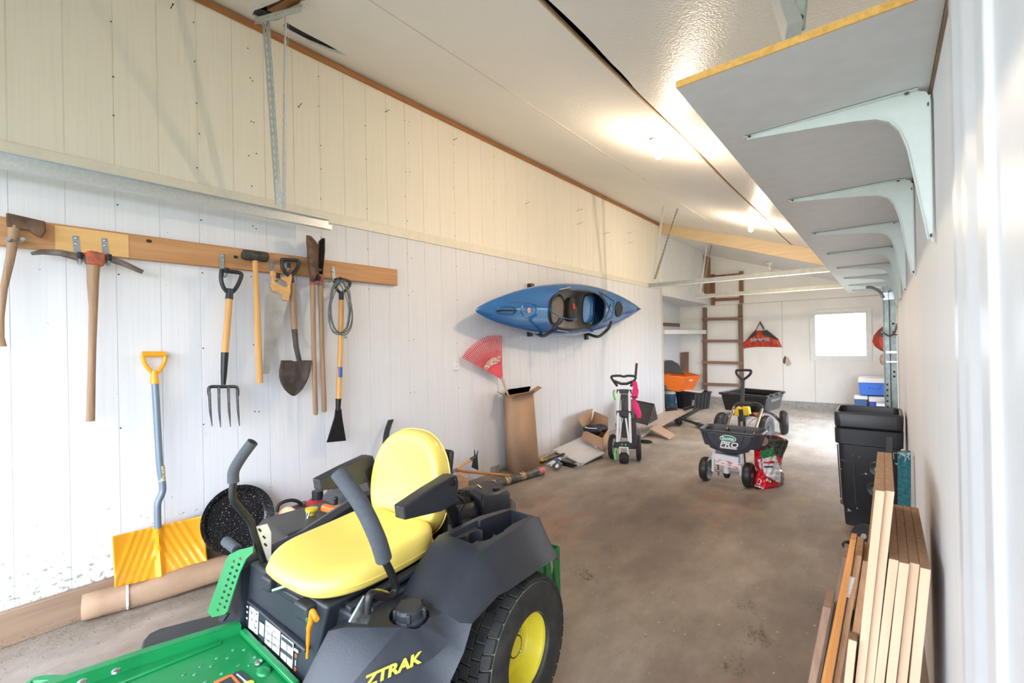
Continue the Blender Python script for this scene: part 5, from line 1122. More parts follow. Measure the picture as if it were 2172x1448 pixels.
M_ = frame_m((b0.lerp(b1, .66)+up_*.45)+(b1-b0).cross(V((0, 0, 1))).normalized()*.008, b1-b0, (0, 0, 1)); mb = MB(M_); mb.bx((-.05, -.045, 0), (.05, .04, .0015)); lb_ = mb.build('white_label', WHITE, t)
for k in range(7):
    mb = MB(M_); mb.bx((-.04+k*.011, -.02, .0015), (-.036+k*.011, .02, .002)); mb.build('label_bar', BLACKM, lb_)
t = thing('golf_gear_bag', 'black pouch with white and green piping stuffed in the open cardboard box', 'bag', (b0+b2)/2)
c = (b0+b1+b2+b3)/4+up_*1.05
mb = MB(); mb.ball(c+V((-.02, -.06, -.0)), (.13, .10, .07), 20, 12); mb.ball(c+V((.0, .08, .0)), (.10, .12, .055), 16, 10); g_ = mb.build('pouch', mat('navy_fabric', (.012, .016, .035), .6, var=.3, scale=30, bump=.3), t)
mb = MB(); mb.tube([c+V((-.02+.115*math.cos(q), -.06+.09*math.sin(q), .035)) for q in (-2.2, -1.8, -1.4, -1.0, -.6)], .006, 6); mb.build('white_piping', WHITE, g_)
mb = MB(); mb.tube([c+V((-.06+.06*math.cos(q), -.1+.05*math.sin(q), .048)) for q in (-2.6, -2.0, -1.4)], .004, 6); mb.build('green_piping', mat('lime', (.15, .55, .08), .5), g_)
# ================================================================== GOLF PUSH CART
gp = V((-2.36, 4.95, 0)); grz = .35
t = thing('golf_push_cart', 'folded white and black golf push cart with lime levers, parked by the left wall', 'golf cart', gp, grz); T = Matrix.Translation(gp) @ Matrix.Rotation(grz, 4, 'Z')
def G_(): return MB(T)
CARTW = mat('cart_white', (.82, .84, .85), .3, var=.03); LIME = mat('lime_plastic', (.12, .62, .09), .4)
mb = G_(); 
for s in (-1, 1):
    mb = G_(); mb.tube([(s*.075, -.13, .22), (s*.065, -.06, .56), (s*.062, .0, .84)], .0165, 12); mb.build('frame_tube', CARTW, t)
    mb = G_(); mb.tube([(s*.02, -.07, .50), (s*.055, -.11, .24)], .011, 10); mb.build('inner_strut', CARTW, t)
    mb = G_(); wc = V((s*.148, .02, .145)); mb.lathe([(.10, -.018), (.135, -.024), (.145, -.01), (.145, .01), (.135, .024), (.10, .018)], wc, (s, .12, 0), 36, caps=False); w_ = mb.build('wheel', RUBBER, t)
    mb = G_(); mb.lathe([(.112, -.012), (.10, -.016), (.03, -.012), (0, -.012), (0, .012), (.03, .014), (.10, .016), (.112, .012)], wc, (s, .12, 0), 30, caps=False); mb.build('wheel_disc', mat('wheel_cream', (.55, .53, .47), .5, var=.1), w_)
    mb = G_(); mb.tube([wc+V((-s*.02, 0, 0)), (s*.08, .0, .25), (s*.10, .02, .42)], .011, 8); mb.build('wheel_arm', BLACKM, t)
mb = G_(); mb.tube([(-.14, .02, .145), (.14, .02, .145)], .010, 8); mb.build('axle', BLACKM, t)
mb = G_(); mb.box((0, -.12, .20), (.22, .07, .07)); mb.box((0, -.05, .55), (.17, .05, .07)); mb.box((0, .0, .80), (.17, .045, .05)); split_build(mb, 'clamp_block', PLY, t, bevel=.008)
mb = G_(); mb.tube([(-.045, -.165, .10), (-.045, -.165, .18), (.045, -.165, .18), (.045, -.165, .10)], .012, 8); mb.build('front_fork', CARTW, t)
mb = G_(); mb.lathe([(.0, -.05), (.05, -.05), (.06, -.035), (.06, .035), (.05, .05), (0, .05)], (0, -.16, .062), (1, 0, 0), 24); mb.build('front_wheel', RUBBER, t)
mb = G_(); mb.tube(smooth_path([(-.075, 0, .86), (-.125, .0, .93), (-.14, .0, .975), (-.05, -.01, .985), (.0, -.01, .975), (.05, -.01, .985), (.13, .0, .975), (.12, .0, .93), (.075, 0, .86)], 5), .014, 10); mb.tube([(-.12, 0, .925), (-.03, 0, .89), (.03, 0, .89), (.12, 0, .925)], .016, 8); mb.build('handlebar', PLY, t)
mb = G_(); mb.cyl((.13, .03, .96), (.145, .05, 1.12), .014, n=12); h_ = mb.build('umbrella_holder', PLY, t)
mb = G_(); mb.cyl((.145, .05, 1.118), (.1455, .051, 1.13), .0145, n=12); mb.build('holder_cap', mat('coral', (.7, .12, .1), .5), h_)
mb = G_(); mb.tube(smooth_path([(-.11, -.01, .82), (-.12, -.02, .77), (-.10, -.03, .70)], 4), .011, 8, flat=.6); mb.build('brake_lever', LIME, t)
mb = G_(); mb.tube(smooth_path([(-.085, -.15, .17), (-.10, -.17, .10), (-.095, -.175, .04)], 4), [.010]*4+[.014]*5, 8, flat=.6); mb.build('foot_brake', LIME, t)
for x in (-.02, .02):
    mb = G_(); mb.lathe([(.010, 0), (.010, .004), (0, .005)], (x, -.157, .212), (0, -1, 0), 12); mb.build('lime_knob', LIME, t)
mb = G_(); mb.tube(smooth_path([(-.03, -.03, .78), (-.045, -.07, .6), (-.02, -.1, .45), (-.04, -.1, .25)], 5), .004, 6); mb.tube(smooth_path([(.02, -.02, .76), (.0, -.06, .65), (.02, -.08, .55)], 5), .004, 6); mb.build('brake_cable', BLACKM, t)
mb = G_(); mb.rings([[(x0, y, z) for x0, y in ((-.04, .03), (.04, .03), (.045, .09), (-.045, .09))] for z in (.25, .55, .76)]); mb.build('mesh_bag', mat('grey_mesh', (.12, .12, .13), .8), t)
mb = G_(); mb.tube([(.10, -.06, .50), (.115, -.09, .3), (.12, -.1, .16)], [.03, .03, .028], 10); mb.build('umbrella_sleeve', mat('purple_grey', (.06, .055, .075), .8, var=.3, scale=40), t)
tw = thing('pink_towel', 'bright pink folded cloth strapped to the golf push cart', 'towel', gp+V((.1, .0, .6)), grz); 
mb = MB(T); mb.tube(smooth_path([(.115, .0, .93), (.125, -.01, .88), (.13, -.02, .80), (.115, -.03, .74), (.12, -.035, .68), (.14, -.04, .60), (.165, -.05, .54), (.15, -.05, .50)], 4), [.012]*2+[.028]*5+[.036]*5+[.022]*5+[.038]*6+[.03]*4+[.012]*2, 12, flat=.6); mb.build('cloth', mat('hot_pink', (.85, .035, .22), .8, var=.1, scale=14, bump=.3), tw)
mb = MB(T); mb.tube([(.075, -.03, .745), (.12, -.065, .74), (.155, -.03, .738)], .006, 6); mb.build('strap', BLACKM, tw)
mb = MB(); mb.tube([at(1368, 936, z=.012)+V((.09*math.cos(q), .06*math.sin(q), 0)) for q in [2*PI*k/20 for k in range(20)]], .012, 8, loop=True); tag(mb.build('rubber_ring', RUBBER), 'black rubber ring lying on the floor right of the golf push cart', 'ring')
# ================================================================== planks, black bin, hitch carrier
PL_ = wood('pale_plank', (.62, .53, .46), (.5, .41, .34), axis=1, scale=2)
a = at(1362, 926, z=.03); b = at(1460, 868, z=.20); 
P = [at(1357, 918, z=.02), at(1404, 905, z=.03)]
p0 = at(1372, 926, z=.01); p1 = at(1352, 912, z=.01); p2 = at(1412, 873, z=.16); p3 = at(1474, 868, z=.20)
mb = MB(); mb.prism([at(1360, 928, z=.01), at(1352, 905, z=.03), at(1408, 875, z=.15), at(1470, 869, z=.19)], (0, 0, .02)); tag(mb.build('white_plank', PL_, bevel=.002), 'wide pale painted plank lying propped up beside the black bin', 'plank')
mb = MB(); mb.prism([at(1378, 911, z=.10), at(1395, 902, z=.12), at(1433, 925, z=.005), at(1418, 932, z=.005)], (0, 0, .02)); tag(mb.build('tan_board', wood('tan_board', (.62, .45, .33), (.52, .35, .24), axis=0, scale=3), bevel=.002), 'short tan board sloping from under the pale plank to the floor', 'board')
t = thing('black_grass_catcher', 'black plastic bin with slanted side lying on the plank by the wall', 'bin', (-3.0, 6.6, .05))
yb = 6.3
def gb(u, v, y): return at(u, v, y=y)
fr = [gb(1350, 893, yb), gb(1373, 902, yb), gb(1388, 857, yb+.0), gb(1350, 850, yb)]
fr = [V((-2.98, 6.35, .12)), V((-2.62, 6.35, .06)), V((-2.60, 6.35, .33)), V((-2.98, 6.35, .38))]
f0 = [at(1346, 895, y=6.25), at(1372, 902, y=6.15), at(1387, 857, y=6.35), at(1346, 849, y=6.45)]
bk = [f0[0]+V((-.25, .35, 0)), at(1396, 889, y=6.75), at(1389, 857, y=6.45), f0[3]+V((-.2, .2, 0))]
mb = MB(); mb.rings([f0, bk]); mb.build('bin_body', mat('worn_black', (.03, .03, .027), .4, c2=(.055, .05, .04), scale=7), t, bevel=.012)
mb = MB(); mb.tube([f0[3], f0[2], f0[1]], .010, 8); mb.build('bin_edge', BLACKM, t)
t = thing('hitch_carrier', 'black steel hitch carrier frame resting on the pale plank and floor', 'hitch carrier', at(1450, 895, z=0))
mb = MB()
def hz(u, v, z): return at(u, v, z=z)
mb.bar(hz(1436, 893, .09), hz(1480, 868, .16), .05, .05); mb.bar(hz(1440, 886, .14), hz(1486, 901, .05), .04, .04); mb.bar(hz(1478, 898, .05), hz(1488, 903, .05), .07, .05); mb.bar(hz(1452, 884, .12), hz(1458, 880, .0), .04, .04); mb.bar(hz(1438, 893, .09), hz(1436, 896, .0), .07, .05); mb.bar(hz(1482, 903, .05), hz(1482, 906, .0), .03, .03); mb.bar(hz(1450, 868, .22), hz(1470, 862, .26), .05, .04)
mb.build('carrier_frame', BLACKM, t, bevel=.005)
mb = MB(); mb.bar(hz(1468, 868, .2), hz(1471, 849, .32), .03, .02); mb.build('carrier_arm', STEEL, t); mb = MB(); mb.cyl(hz(1436, 893, .06), hz(1441, 896, .06), .045, n=14); mb.build('roller', RUBBER, t)
t = thing('black_case', 'small black case with a red handle at the end of the long wall', 'case', at(1423, 874, z=.12)); c = at(1423, 874, z=0)+V((0, .05, .04)); mb = MB(); mb.box(c, (.18, .12, .08)); mb.build('case', PLY, t, bevel=.008)
mb = MB(); c2_ = c+V((-.11, -.0, .0)); mb.bar(c2_+V((-.02, 0, -.03)), c2_+V((.03, 0, .05)), .03, .02); mb.build('red_grip', mat('red_grip', (.7, .04, .03), .4), t)
# ================================================================== alcove: shelves, plank, totes
mb = MB(); mb.rings([[(-3.55, 8.64, z), (-3.25, 8.64, z), (-2.97, 10.38, z), (-3.55, 10.38, z)] for z in (1.50, 1.585)]); tag(mb.build('alcove_shelf', TRIM, bevel=.004), 'thick white shelf in the alcove behind the ladder', 'shelf')
mb = MB(); mb.bx((-3.55, 8.66, 1.68), (-3.53, 10.3, 1.75)); tag(mb.build('brown_cleat', GREYWOOD), 'brown wooden cleat on the alcove wall above the white shelf', 'board')
mb = MB(); mb.bx((-3.55, 8.66, 2.20), (-3.50, 10.35, 2.25)); struct(mb.build('trim_11', TRIM))
mb = MB(); mb.prism([at(u, v, y=10.33) for u, v in ((1445, 747), (1461, 746), (1461, 810), (1446, 812))], (0, -.03, 0)); tag(mb.build('brown_plank', GREYWOOD, bevel=.003), 'short brown plank standing on end in the alcove corner', 'plank')
def tote(name, label, cat, b, tp, m_, rimw=.02, lip=.02, rib=0, grp=None, hollow=True, inner=None):
    """tapered open tub from four floor corners b and four rim corners tp"""
    b = [V(q) for q in b]; tp = [V(q) for q in tp]; ctr = sum(b, V())/4; t = thing(name, label, cat, (ctr.x, ctr.y, min(q.z for q in b)), 0, grp)
    cb, ct = sum(b, V())/4, sum(tp, V())/4
    mb = MB()
    if hollow:
        inb = [cb+(q-cb)*.92+V((0, 0, .015)) for q in b]; int_ = [ct+(q-ct)*.93 for q in tp]; mb.rings([b, tp, int_, inb])
    else: mb.rings([b, tp])
    bd = mb.build('tub', m_, t, bevel=.008)
    mb = MB(); o1 = [ct+(q-ct)*1.05 for q in tp]; i1 = [ct+(q-ct)*.94 for q in tp]; dz = V((0, 0, lip)); mb.rings([[*o1], [q+dz for q in o1], [q+dz for q in i1], [*i1]], caps=False, loop=True); mb.build('rim', m_, t, bevel=.004)
    if rib:
        for (i, j) in ((0, 1), (1, 2)):
            for k in range(rib):
                f = (k+.7)/(rib+.4); a = b[i].lerp(b[j], f); c = tp[i].lerp(tp[j], f); n_ = (b[j]-b[i]).cross(V((0, 0, 1))).normalized(); mb = MB(); mb.bar(a+n_*.004+V((0, 0, .03)), c+n_*.004, .016, .012, n_); mb.build('rib', m_, bd)
    return t
def qd(P, **k): return [at(u, v, **k) for u, v in P]
ORT = mat('orange_tote', (.85, .18, .015), .4, var=.04)
bt = [V((-3.38, 8.95, .33)), V((-2.93, 9.25, .31)), V((-3.0, 9.75, .31)), V((-3.45, 9.6, .33))]
tp_ = [at(1408, 797, y=8.85), at(1452, 801, y=9.1), at(1486, 798, y=9.75), at(1440, 786, y=9.9)]
tt = tote('orange_tote', 'bright orange plastic tote sitting on the dark totes in the alcove', 'tote', [at(1410, 826, y=8.95), at(1440, 831, y=9.15), at(1470, 827, y=9.6), at(1440, 815, y=9.8)], tp_, ORT, rib=0)
mb = MB(); c = at(1463, 806, y=9.15); mb.box(c+V((.03, -.02, 0)), (.07, .004, .025), (0, 0, .5)); mb.build('logo_patch', mat('pale_orange', (.9, .5, .35), .5), tt)
mb = MB(); mb.prism([at(1409, 770, y=9.1), at(1412, 765, y=9.2), at(1425, 765, y=9.5), at(1438, 772, y=9.6), at(1452, 795, y=9.5), at(1416, 790, y=9.1)], (.01, -.02, .015)); tag(mb.build('dark_tote_lid', mat('lid_grey', (.06, .07, .065), .5, var=.1), bevel=.006), 'dark grey tote lid stuck upright in the orange tote', 'lid')
tote('black_tote', 'black ribbed plastic tote on the floor in front of the ladder foot', 'tote', [at(1437, 865, z=0), at(1473, 872, z=0), at(1504, 866, z=0), at(1475, 860, z=0)], [at(1433, 832, y=9.3), at(1474, 836, y=9.15), at(1509, 832, y=9.7), at(1475, 828, y=9.9)], mat('tote_black', (.022, .024, .03), .45, var=.1), rib=4)
mb = MB(); mb.prism([at(1446, 829, y=9.3), at(1488, 834, y=9.35), at(1493, 829, y=9.7), at(1452, 826, y=9.75)], (0, 0, .03)); tag(mb.build('white_lid', WHITEP, bevel=.01, bseg=3), 'flat white plastic lid lying across the black tote', 'tray')  # loose white lid left lying on the tote
t = thing('blue_drink_jug', 'dark blue drink cooler jug with a pale lid left of the black tote', 'jug', at(1421, 868, z=0)); c = at(1421, 868, z=0); c = V((-3.20, 9.15, 0))
c = at(1421, 866, z=0)
mb = MB(); mb.lathe([(.095, .0), (.105, .02), (.11, .12), (.10, .135), (.11, .15), (.118, .30), (.10, .32)], c, n=24); mb.build('jug_body', mat('navy_plastic', (.03, .075, .14), .4, var=.06), t)
mb = MB(); mb.lathe([(.115, .30), (.118, .33), (.09, .36), (0, .365)], c, n=24); mb.build('jug_lid', mat('pale_blue', (.5, .55, .58), .5), t)
mb = MB(); c = at(1411, 822, y=8.9); mb.ball(c, (.045, .045, .05), 12, 8); tag(mb.build('green_bottle_top', mat('dark_teal', (.03, .16, .13), .4)), 'dark green bottle top showing under the orange tote', 'bottle')
# ================================================================== LADDER
t = thing('wooden_ladder', 'brown wooden ladder standing against the far wall below the loft', 'ladder', (-2.67, 10.3, 0))
yl = 10.36
def lb(u1, v1, u2, v2, w_, th, name, m_=GREYWOOD, y=yl):
    mb = MB(); mb.bar(at(u1, v1, y=y), at(u2, v2, y=y), w_, th, (0, 1, 0)); mb.build(name, m_, t, bevel=.003)
lb(1495, 652, 1496, 850, .082, .05, 'rail'); lb(1570, 645, 1574, 852, .082, .05, 'rail')
for v1, v2 in ((677, 675.5), (723, 723), (768, 770), (814, 817)):
    lb(1489, v1, 1575, v2, .062, .03, 'rung', wood('rung_wood', (.33, .2, .14), (.2, .12, .09), axis=0, scale=3), 10.31)
tu = thing('loft_ladder', 'reddish wooden upper ladder section fixed above the wall seam', 'ladder', (-2.5, 10.36, 2.1))
REDW = wood('reddish_wood', (.30, .13, .07), (.17, .075, .045), axis=2, scale=3)
for u, v0, v1, n_ in ((1512, 582, 647, 'rail'), (1572, 575, 643, 'rail')):
    mb = MB(); mb.bar(at(u, v0, y=yl), at(u+.5, v1, y=yl), .075, .05, (0, 1, 0)); mb.build(n_, REDW, tu, bevel=.003)
for v0, v1 in ((587, 582), (636, 633)):
    mb = MB(); mb.bar(at(1512, v0, y=10.34), at(1572, v1, y=10.34), .06, .03, (0, 1, 0)); mb.build('rung', REDW, tu, bevel=.003)
mb = MB(); mb.prism([at(u, v, y=10.2) for u, v in ((1494, 541), (1507, 546), (1507, 626), (1495, 622))], (0, -.06, 0)); tag(mb.build('loft_door_edge', REDW, bevel=.003), 'dark reddish board standing upright at the end of the loft bulkhead', 'board')
# ================================================================== far wall: red bag, hole, coolers
t = thing('red_stuff_bag', 'red and black nylon bag hanging from a hook on the far wall', 'bag', at(1615, 740, y=10.38))
def fb(P, y=10.38): return [at(1560+a/12.067, 670+b/12.067, y=y) for a, b in P]
RB = mat('red_nylon', (.62, .075, .03), .5, c2=(.36, .03, .015), scale=9, stretch=(3, 1, .8), bump=.5, bs=14)
rows = [(380, 480, 700), (450, 400, 880), (540, 330, 1010), (620, 270, 1110), (700, 190, 1150), (770, 150, 1175), (800, 200, 1160), (850, 140, 190)]
mb = MB(); rg = []
for k, (v, a, b) in enumerate(((370, 490, 790), (440, 420, 890), (520, 350, 1000), (600, 290, 1100), (690, 200, 1140), (770, 150, 1180), (800, 160, 1195))):
    R1 = []
    for i in range(25):
        f = i/24; u = a+(b-a)*f; vv = v + (0 if k < 5 else (-20*math.sin(PI*f) + 40*(1-f)**4)*(k-4)/2); bul = .09*math.sin(PI*min(1, k/6+.12))*(math.sin(PI*f))**.5*(1+.12*math.sin(f*38+k*.4))
        R1.append(at(1560+u/12.067, 670+vv/12.067, y=10.37)+V((0, -bul, 0)))
    rg.append(R1+[V((q.x, 10.385, q.z)) for q in reversed(R1)])
mb.rings(rg); bg_ = mb.build('bag_body', RB, t)
BN = mat('black_nylon', (.03, .035, .033), .6, var=.1)
for P in ([(480, 385), (530, 400), (500, 500), (300, 605)], [(690, 380), (790, 350), (1110, 605), (960, 560), (700, 480)]):
    mb = MB(); q = fb(P, 10.27 if P[0][0] > 600 else 10.28); mb.prism(q, (0, .04, 0)); mb.build('black_panel', BN, bg_, bevel=.004)
for P in ([(620, 170), (560, 280), (500, 400)], [(630, 180), (680, 280), (720, 360)], [(640, 180), (700, 250), (740, 330)]):
    mb = MB(); mb.tube(smooth_path(fb(P, 10.33), 4), .008, 6); mb.build('strap', BN, bg_)
text('bag_lettering', 'SIMMS', .085, frame_m(at(1611, 720.5, y=10.255), (1, 0, .02), (0, 0, 1)), mat('silver_print', (.55, .5, .5), .4), bg_, sx=1.5, bold=.002)
mb = MB(); q = at(1613, 684, y=10.36); mb.cyl(q+V((0, .04, 0)), q+V((0, -.04, .02)), .014, n=10); tag(mb.build('red_peg', mat('red_peg', (.6, .12, .07), .5)), 'red wall peg from which the red bag hangs', 'hook')
mb = MB(); P = [(1210, 1170), (1230, 1080), (1270, 1015), (1300, 1045), (1290, 1100), (1280, 1170), (1265, 1230), (1230, 1210)]; mb.prism(fb(P, 10.398), (0, -.004, 0)); o = mb.build('wall_hole', mat('hole_brown', (.20, .09, .045), .8, var=.3, scale=30)); tag(o, 'broken hole in the far wall with torn paper beside the red bag', 'hole')
mb = MB(); P = [(1295, 1060), (1350, 1055), (1385, 1120), (1430, 1225), (1380, 1275), (1320, 1280), (1275, 1225), (1285, 1150)]; mb.prism(fb(P, 10.396), (0, -.008, 0)); mb.build('torn_paper', mat('torn_paper', (.55, .50, .45), .8, var=.08), o)
# coolers by the far wall (right)
def cooler(name, label, b, tp, m_, lid, h_, lab='coolers stacked by the far wall'):
    t = thing('cooler', label, 'cooler', sum([V(q) for q in b], V())/4, 0, lab)
    mb = MB(); mb.rings([b, tp]); bd = mb.build('cooler_body', m_, t, bevel=.012, bseg=3)
    ct = sum([V(q) for q in tp], V())/4; o1 = [ct+(V(q)-ct)*1.04 for q in tp]
    mb = MB(); mb.rings([o1, [q+V((0, 0, h_)) for q in o1], [ct+(q-ct)*.93+V((0, 0, h_*1.25)) for q in o1]]); mb.build('cooler_lid', lid, t, bevel=.012, bseg=3)
    mb = MB(); a, b2_ = V(tp[0]).lerp(V(b[0]), .3), V(tp[1]).lerp(V(b[1]), .3); mb.tube(smooth_path([a.lerp(b2_, .35)+V((0, -.01, 0)), a.lerp(b2_, .35)+V((0, -.02, -.03)), a.lerp(b2_, .7)+V((0, -.02, -.03)), a.lerp(b2_, .7)+V((0, -.01, 0))], 3), .006, 6); mb.build('carry_handle', m_, t)
    return t
def cb(x0, x1, y0, y1, z0, z1, tp=.02): return [(x0+tp, y0, z0), (x1-tp, y0, z0), (x1-tp, y1, z0), (x0+tp, y1, z0)], [(x0, y0, z1), (x1, y0, z1), (x1, y1, z1), (x0, y1, z1)]
BLU = mat('cooler_blue', (.025, .16, .72), .35, var=.03); NAV = mat('cooler_navy', (.03, .10, .28), .4, var=.05)
a = at(1820, 806, y=9.75); b = at(1880, 838, y=9.75)
y_ = 9.75
xl, xr, zt, zb = at(1821, 806, y=y_).x, .07, at(1821, 811, y=y_).z, at(1821, 837, y=y_).z
cooler('cooler', 'large bright blue cooler with a white lid on top of the cooler pile', *cb(xl, xr, y_, 10.3, zb, zt), BLU, WHITEP, .07)
xl2 = at(1812, 850, y=9.72).x; xm = at(1842, 850, y=9.72).x
cooler('cooler', 'navy blue cooler with a white lid, bottom left of the pile', *cb(xl2, xm-.01, 9.72, 10.25, 0, zb-.075), NAV, WHITEP, .05)
cooler('cooler', 'small royal blue cooler with white lid, bottom right of the pile', *cb(xm+.01, .07, 9.68, 10.25, 0, zb-.10), mat('cooler_royal', (.02, .07, .55), .35), WHITEP, .07)
cooler('cooler', 'tiny blue lunch cooler with a white top in front of the cooler pile', *cb(at(1859, 860, y=9.4).x, .05, 9.4, 9.62, 0, at(1859, 861, y=9.4).z), mat('cooler_royal', (.02, .07, .55), .35), WHITEP, .035)
# red pack and cap hanging right of the window
t = thing('red_life_vest', 'red and black padded vest hanging beside the galvanised door plate', 'vest', at(1868, 720, y=9.2))
mb = MB(); c = at(1871, 722, y=9.2); rg = []
for v, ul, ur in ((692, 1872, 1884), (700, 1862, 1886), (712, 1853, 1886), (724, 1850, 1886), (734, 1855, 1886), (742, 1866, 1886), (748, 1878, 1886)):
    L = at(ul, v, y=9.2); R = at(ur, v, y=9.2); rg.append([L, L.lerp(R, .4)+V((0, -.07, 0)), R+V((0, -.07, 0)), R+V((0, .05, 0)), L.lerp(R, .4)+V((0, .08, 0))])
mb.rings(rg); vb = mb.build('vest_body', mat('dark_red_fabric', (.42, .045, .03), .7, var=.15, scale=20), t)
mb = MB(); mb.prism([at(u, v, y=9.12) for u, v in ((1872, 695), (1884, 693), (1886, 722), (1876, 716), (1862, 712))], (0, .02, 0)); mb.build('black_panel', BN, vb)
mb = MB(); c = at(1874, 762, y=9.2); mb.ball(c, (.05, .05, .09), 12, 8); tag(mb.build('hanging_glove', mat('tan_glove', (.5, .3, .25), .8, var=.2, scale=20)), 'small tan glove hanging below the red vest', 'glove')
# ================================================================== DUMP CART
CB_ = mat('cart_black', (.018, .019, .021), .38, var=.1, scale=8)
dc = V((-1.5, 7.3, 0)); t = thing('dump_cart', 'black poly garden dump cart on four wheels with a tall pull handle', 'cart', dc)
tb = [at(1538, 869, z=.3), at(1619, 876, z=.3), at(1653, 866, z=.3)]; tb.append(tb[0]+tb[2]-tb[1])
tt = [at(1529, 836, z=.55), at(1626, 845, z=.55), at(1662, 834, z=.55)]; tt.append(at(1577, 827, z=.55))
ct, cbm = sum(tt, V())/4, sum(tb, V())/4
mb = MB(); mb.rings([tb, tt, [ct+(q-ct)*.94 for q in tt], [cbm+(q-cbm)*.92+V((0, 0, .02)) for q in tb]]); tub = mb.build('cart_tub', CB_, t, bevel=.02, bseg=3)
mb = MB(); o1 = [ct+(q-ct)*1.07 for q in tt]; mb.rings([o1, [q+V((0, 0, .035)) for q in o1], [ct+(q-ct)*.95+V((0, 0, .035)) for q in tt], [ct+(q-ct)*.95 for q in tt]], caps=False, loop=True); mb.build('tub_rim', mat('rim_black', (.035, .036, .04), .3, var=.1), t, bevel=.008, bseg=3)
sd_ = (tb[2]-tb[1]).normalized(); sn = sd_.cross(V((0, 0, 1))).normalized(); sn = sn if sn.x > 0 else -sn
for k in range(3):
    f = .15+.3*k; mb = MB(); q = o1[1].lerp(o1[2], f+.05)+V((0, 0, .03)); mb.box(q, (.06, .10, .03)); mb.build('rim_clip', mat('rim_black', (.035, .036, .04), .3), tub, bevel=.006)
mid = (tb[1]+tb[2]+tt[1]+tt[2])/4+V((.02, 0, .06)); xd = (tt[2]-tt[1]).normalized(); text('cart_lettering', 'GORILLA CARTS', .055, frame_m(mid+sn*.012, xd, V((0, 0, 1))), mat('grey_print', (.3, .3, .3), .5), tub, bold=.001)
def wheel4(c, r, w_, par, ax=(1, 0, 0), hub=None, name='wheel', hr=.5):
    c = V(c); mb = MB(); mb.lathe([(r*hr, -w_*.35), (r*.8, -w_*.5), (r*.93, -w_*.42), (r, -w_*.2), (r, w_*.2), (r*.93, w_*.42), (r*.8, w_*.5), (r*hr, w_*.35)], c, ax, 32); w_o = mb.build(name, mat('shiny_rubber', (.02, .02, .022), .42, var=.15, scale=20), par)
    mb = MB(); mb.lathe([(0, -w_*.36), (r*.2, -w_*.4), (r*.2, -w_*.25), (r*.44, -w_*.25), (r*(hr+.02), -w_*.38), (r*(hr+.02), w_*.38), (r*.44, w_*.25), (r*.2, w_*.25), (r*.2, w_*.4), (0, w_*.36)], c, ax, 24); mb.build('hub', hub or STEEL, w_o); return w_o
for c, ax in (((-1.81, 6.93, .17), (1, -.22, 0)), ((-1.245, 6.95, .17), (1, -.22, 0)), ((-1.70, 7.62, .17), (1, .3, 0)), ((-1.13, 7.55, .17), (1, .25, 0))): wheel4(c, .17, .095, t, ax, BLACKM)
mb = MB(); FRM = mat('cart_grey', (.16, .165, .17), .35, .4)
mb.tube(smooth_path([(-1.80, 6.95, .16), (-1.76, 6.95, .30), (-1.62, 6.97, .33), (-1.42, 6.97, .33), (-1.30, 6.95, .30), (-1.26, 6.95, .16)], 5), .022, 8); mb.build('front_axle_bow', FRM, t)
mb = MB(); mb.tube(smooth_path([(-1.68, 7.6, .17), (-1.62, 7.55, .30), (-1.3, 7.5, .30), (-1.17, 7.54, .17)], 5), .02, 8); mb.tube([(-1.24, 7.4, .30), (-1.17, 7.52, .17)], .016, 8); mb.build('rear_axle_bow', FRM, t)
mb = MB(); mb.bar((-1.52, 6.9, .27), (-1.5, 7.6, .29), .05, .04); mb.build('centre_beam', FRM, t)
hb = at(1573, 885, y=6.85); ht = at(1576, 803, y=6.85)
mb = MB(); mb.bar(hb, ht, .045, .03, (0, 1, 0)); hdl = mb.build('pull_handle', mat('handle_dark', (.05, .055, .05), .45, .2), t, bevel=.004)
mb = MB(); P = [at(u, v, y=6.85) for u, v in ((1576, 806), (1564, 795), (1562, 788), (1565, 785), (1590, 785), (1593, 788), (1590, 795), (1576, 806))]; mb.tube(smooth_path(P, 3), .017, 8); mb.build('handle_grip', PLY, hdl)
ty = t; YP = mat('tool_yellow', (.80, .55, .02), .4, var=.05)
mb = MB(); mb.box(at(1567, 872, y=6.83), (.09, .09, .13), (0, .2, 0)); mb.box(at(1583, 871, y=6.83), (.10, .09, .12), (0, -.15, 0)); mb.box(at(1575, 874, y=6.83), (.10, .08, .05)); mb.build('yellow_tool', YP, ty, bevel=.02, bseg=3)  # unidentified yellow tool, attached to the cart front
mb = MB(); mb.tube([at(1571, 868, y=6.78), at(1573, 893, y=6.78)], .028, 10); mb.build('black_sleeve', BLACKM, ty); mb = MB(); mb.tube([at(1574, 893, y=6.8), at(1574, 905, y=6.8)], .02, 8); mb.build('tool_pin', CHROME, ty)
# ================================================================== BROADCAST SPREADER
sp = V((-1.19, 4.69, 0)); t = thing('broadcast_spreader', 'grey hopper lawn spreader with two wheels and an upright handle', 'spreader', sp)
cx, HGREY = -1.147, mat('hopper_grey', (.055, .06, .075), .42, var=.08, scale=5)
mb = MB(); rg = []
for z, hx, y0, y1, n_ in ((.512, .268, 4.60, 4.93, 6), (.49, .266, 4.60, 4.93, 6), (.43, .255, 4.605, 4.92, 5), (.37, .24, 4.61, 4.91, 4.5), (.345, .225, 4.615, 4.90, 4), (.325, .17, 4.63, 4.88, 3), (.305, .11, 4.66, 4.85, 2.4), (.285, .07, 4.70, 4.82, 2)):
    rg.append([(cx+sup(q, n_)[0]*hx, (y0+y1)/2+sup(q, n_)[1]*(y1-y0)/2, z+(.028 if z < .36 and abs(sup(q, n_)[0]) > .75 else 0)) for q in [2*PI*k/56 for k in range(56)]])
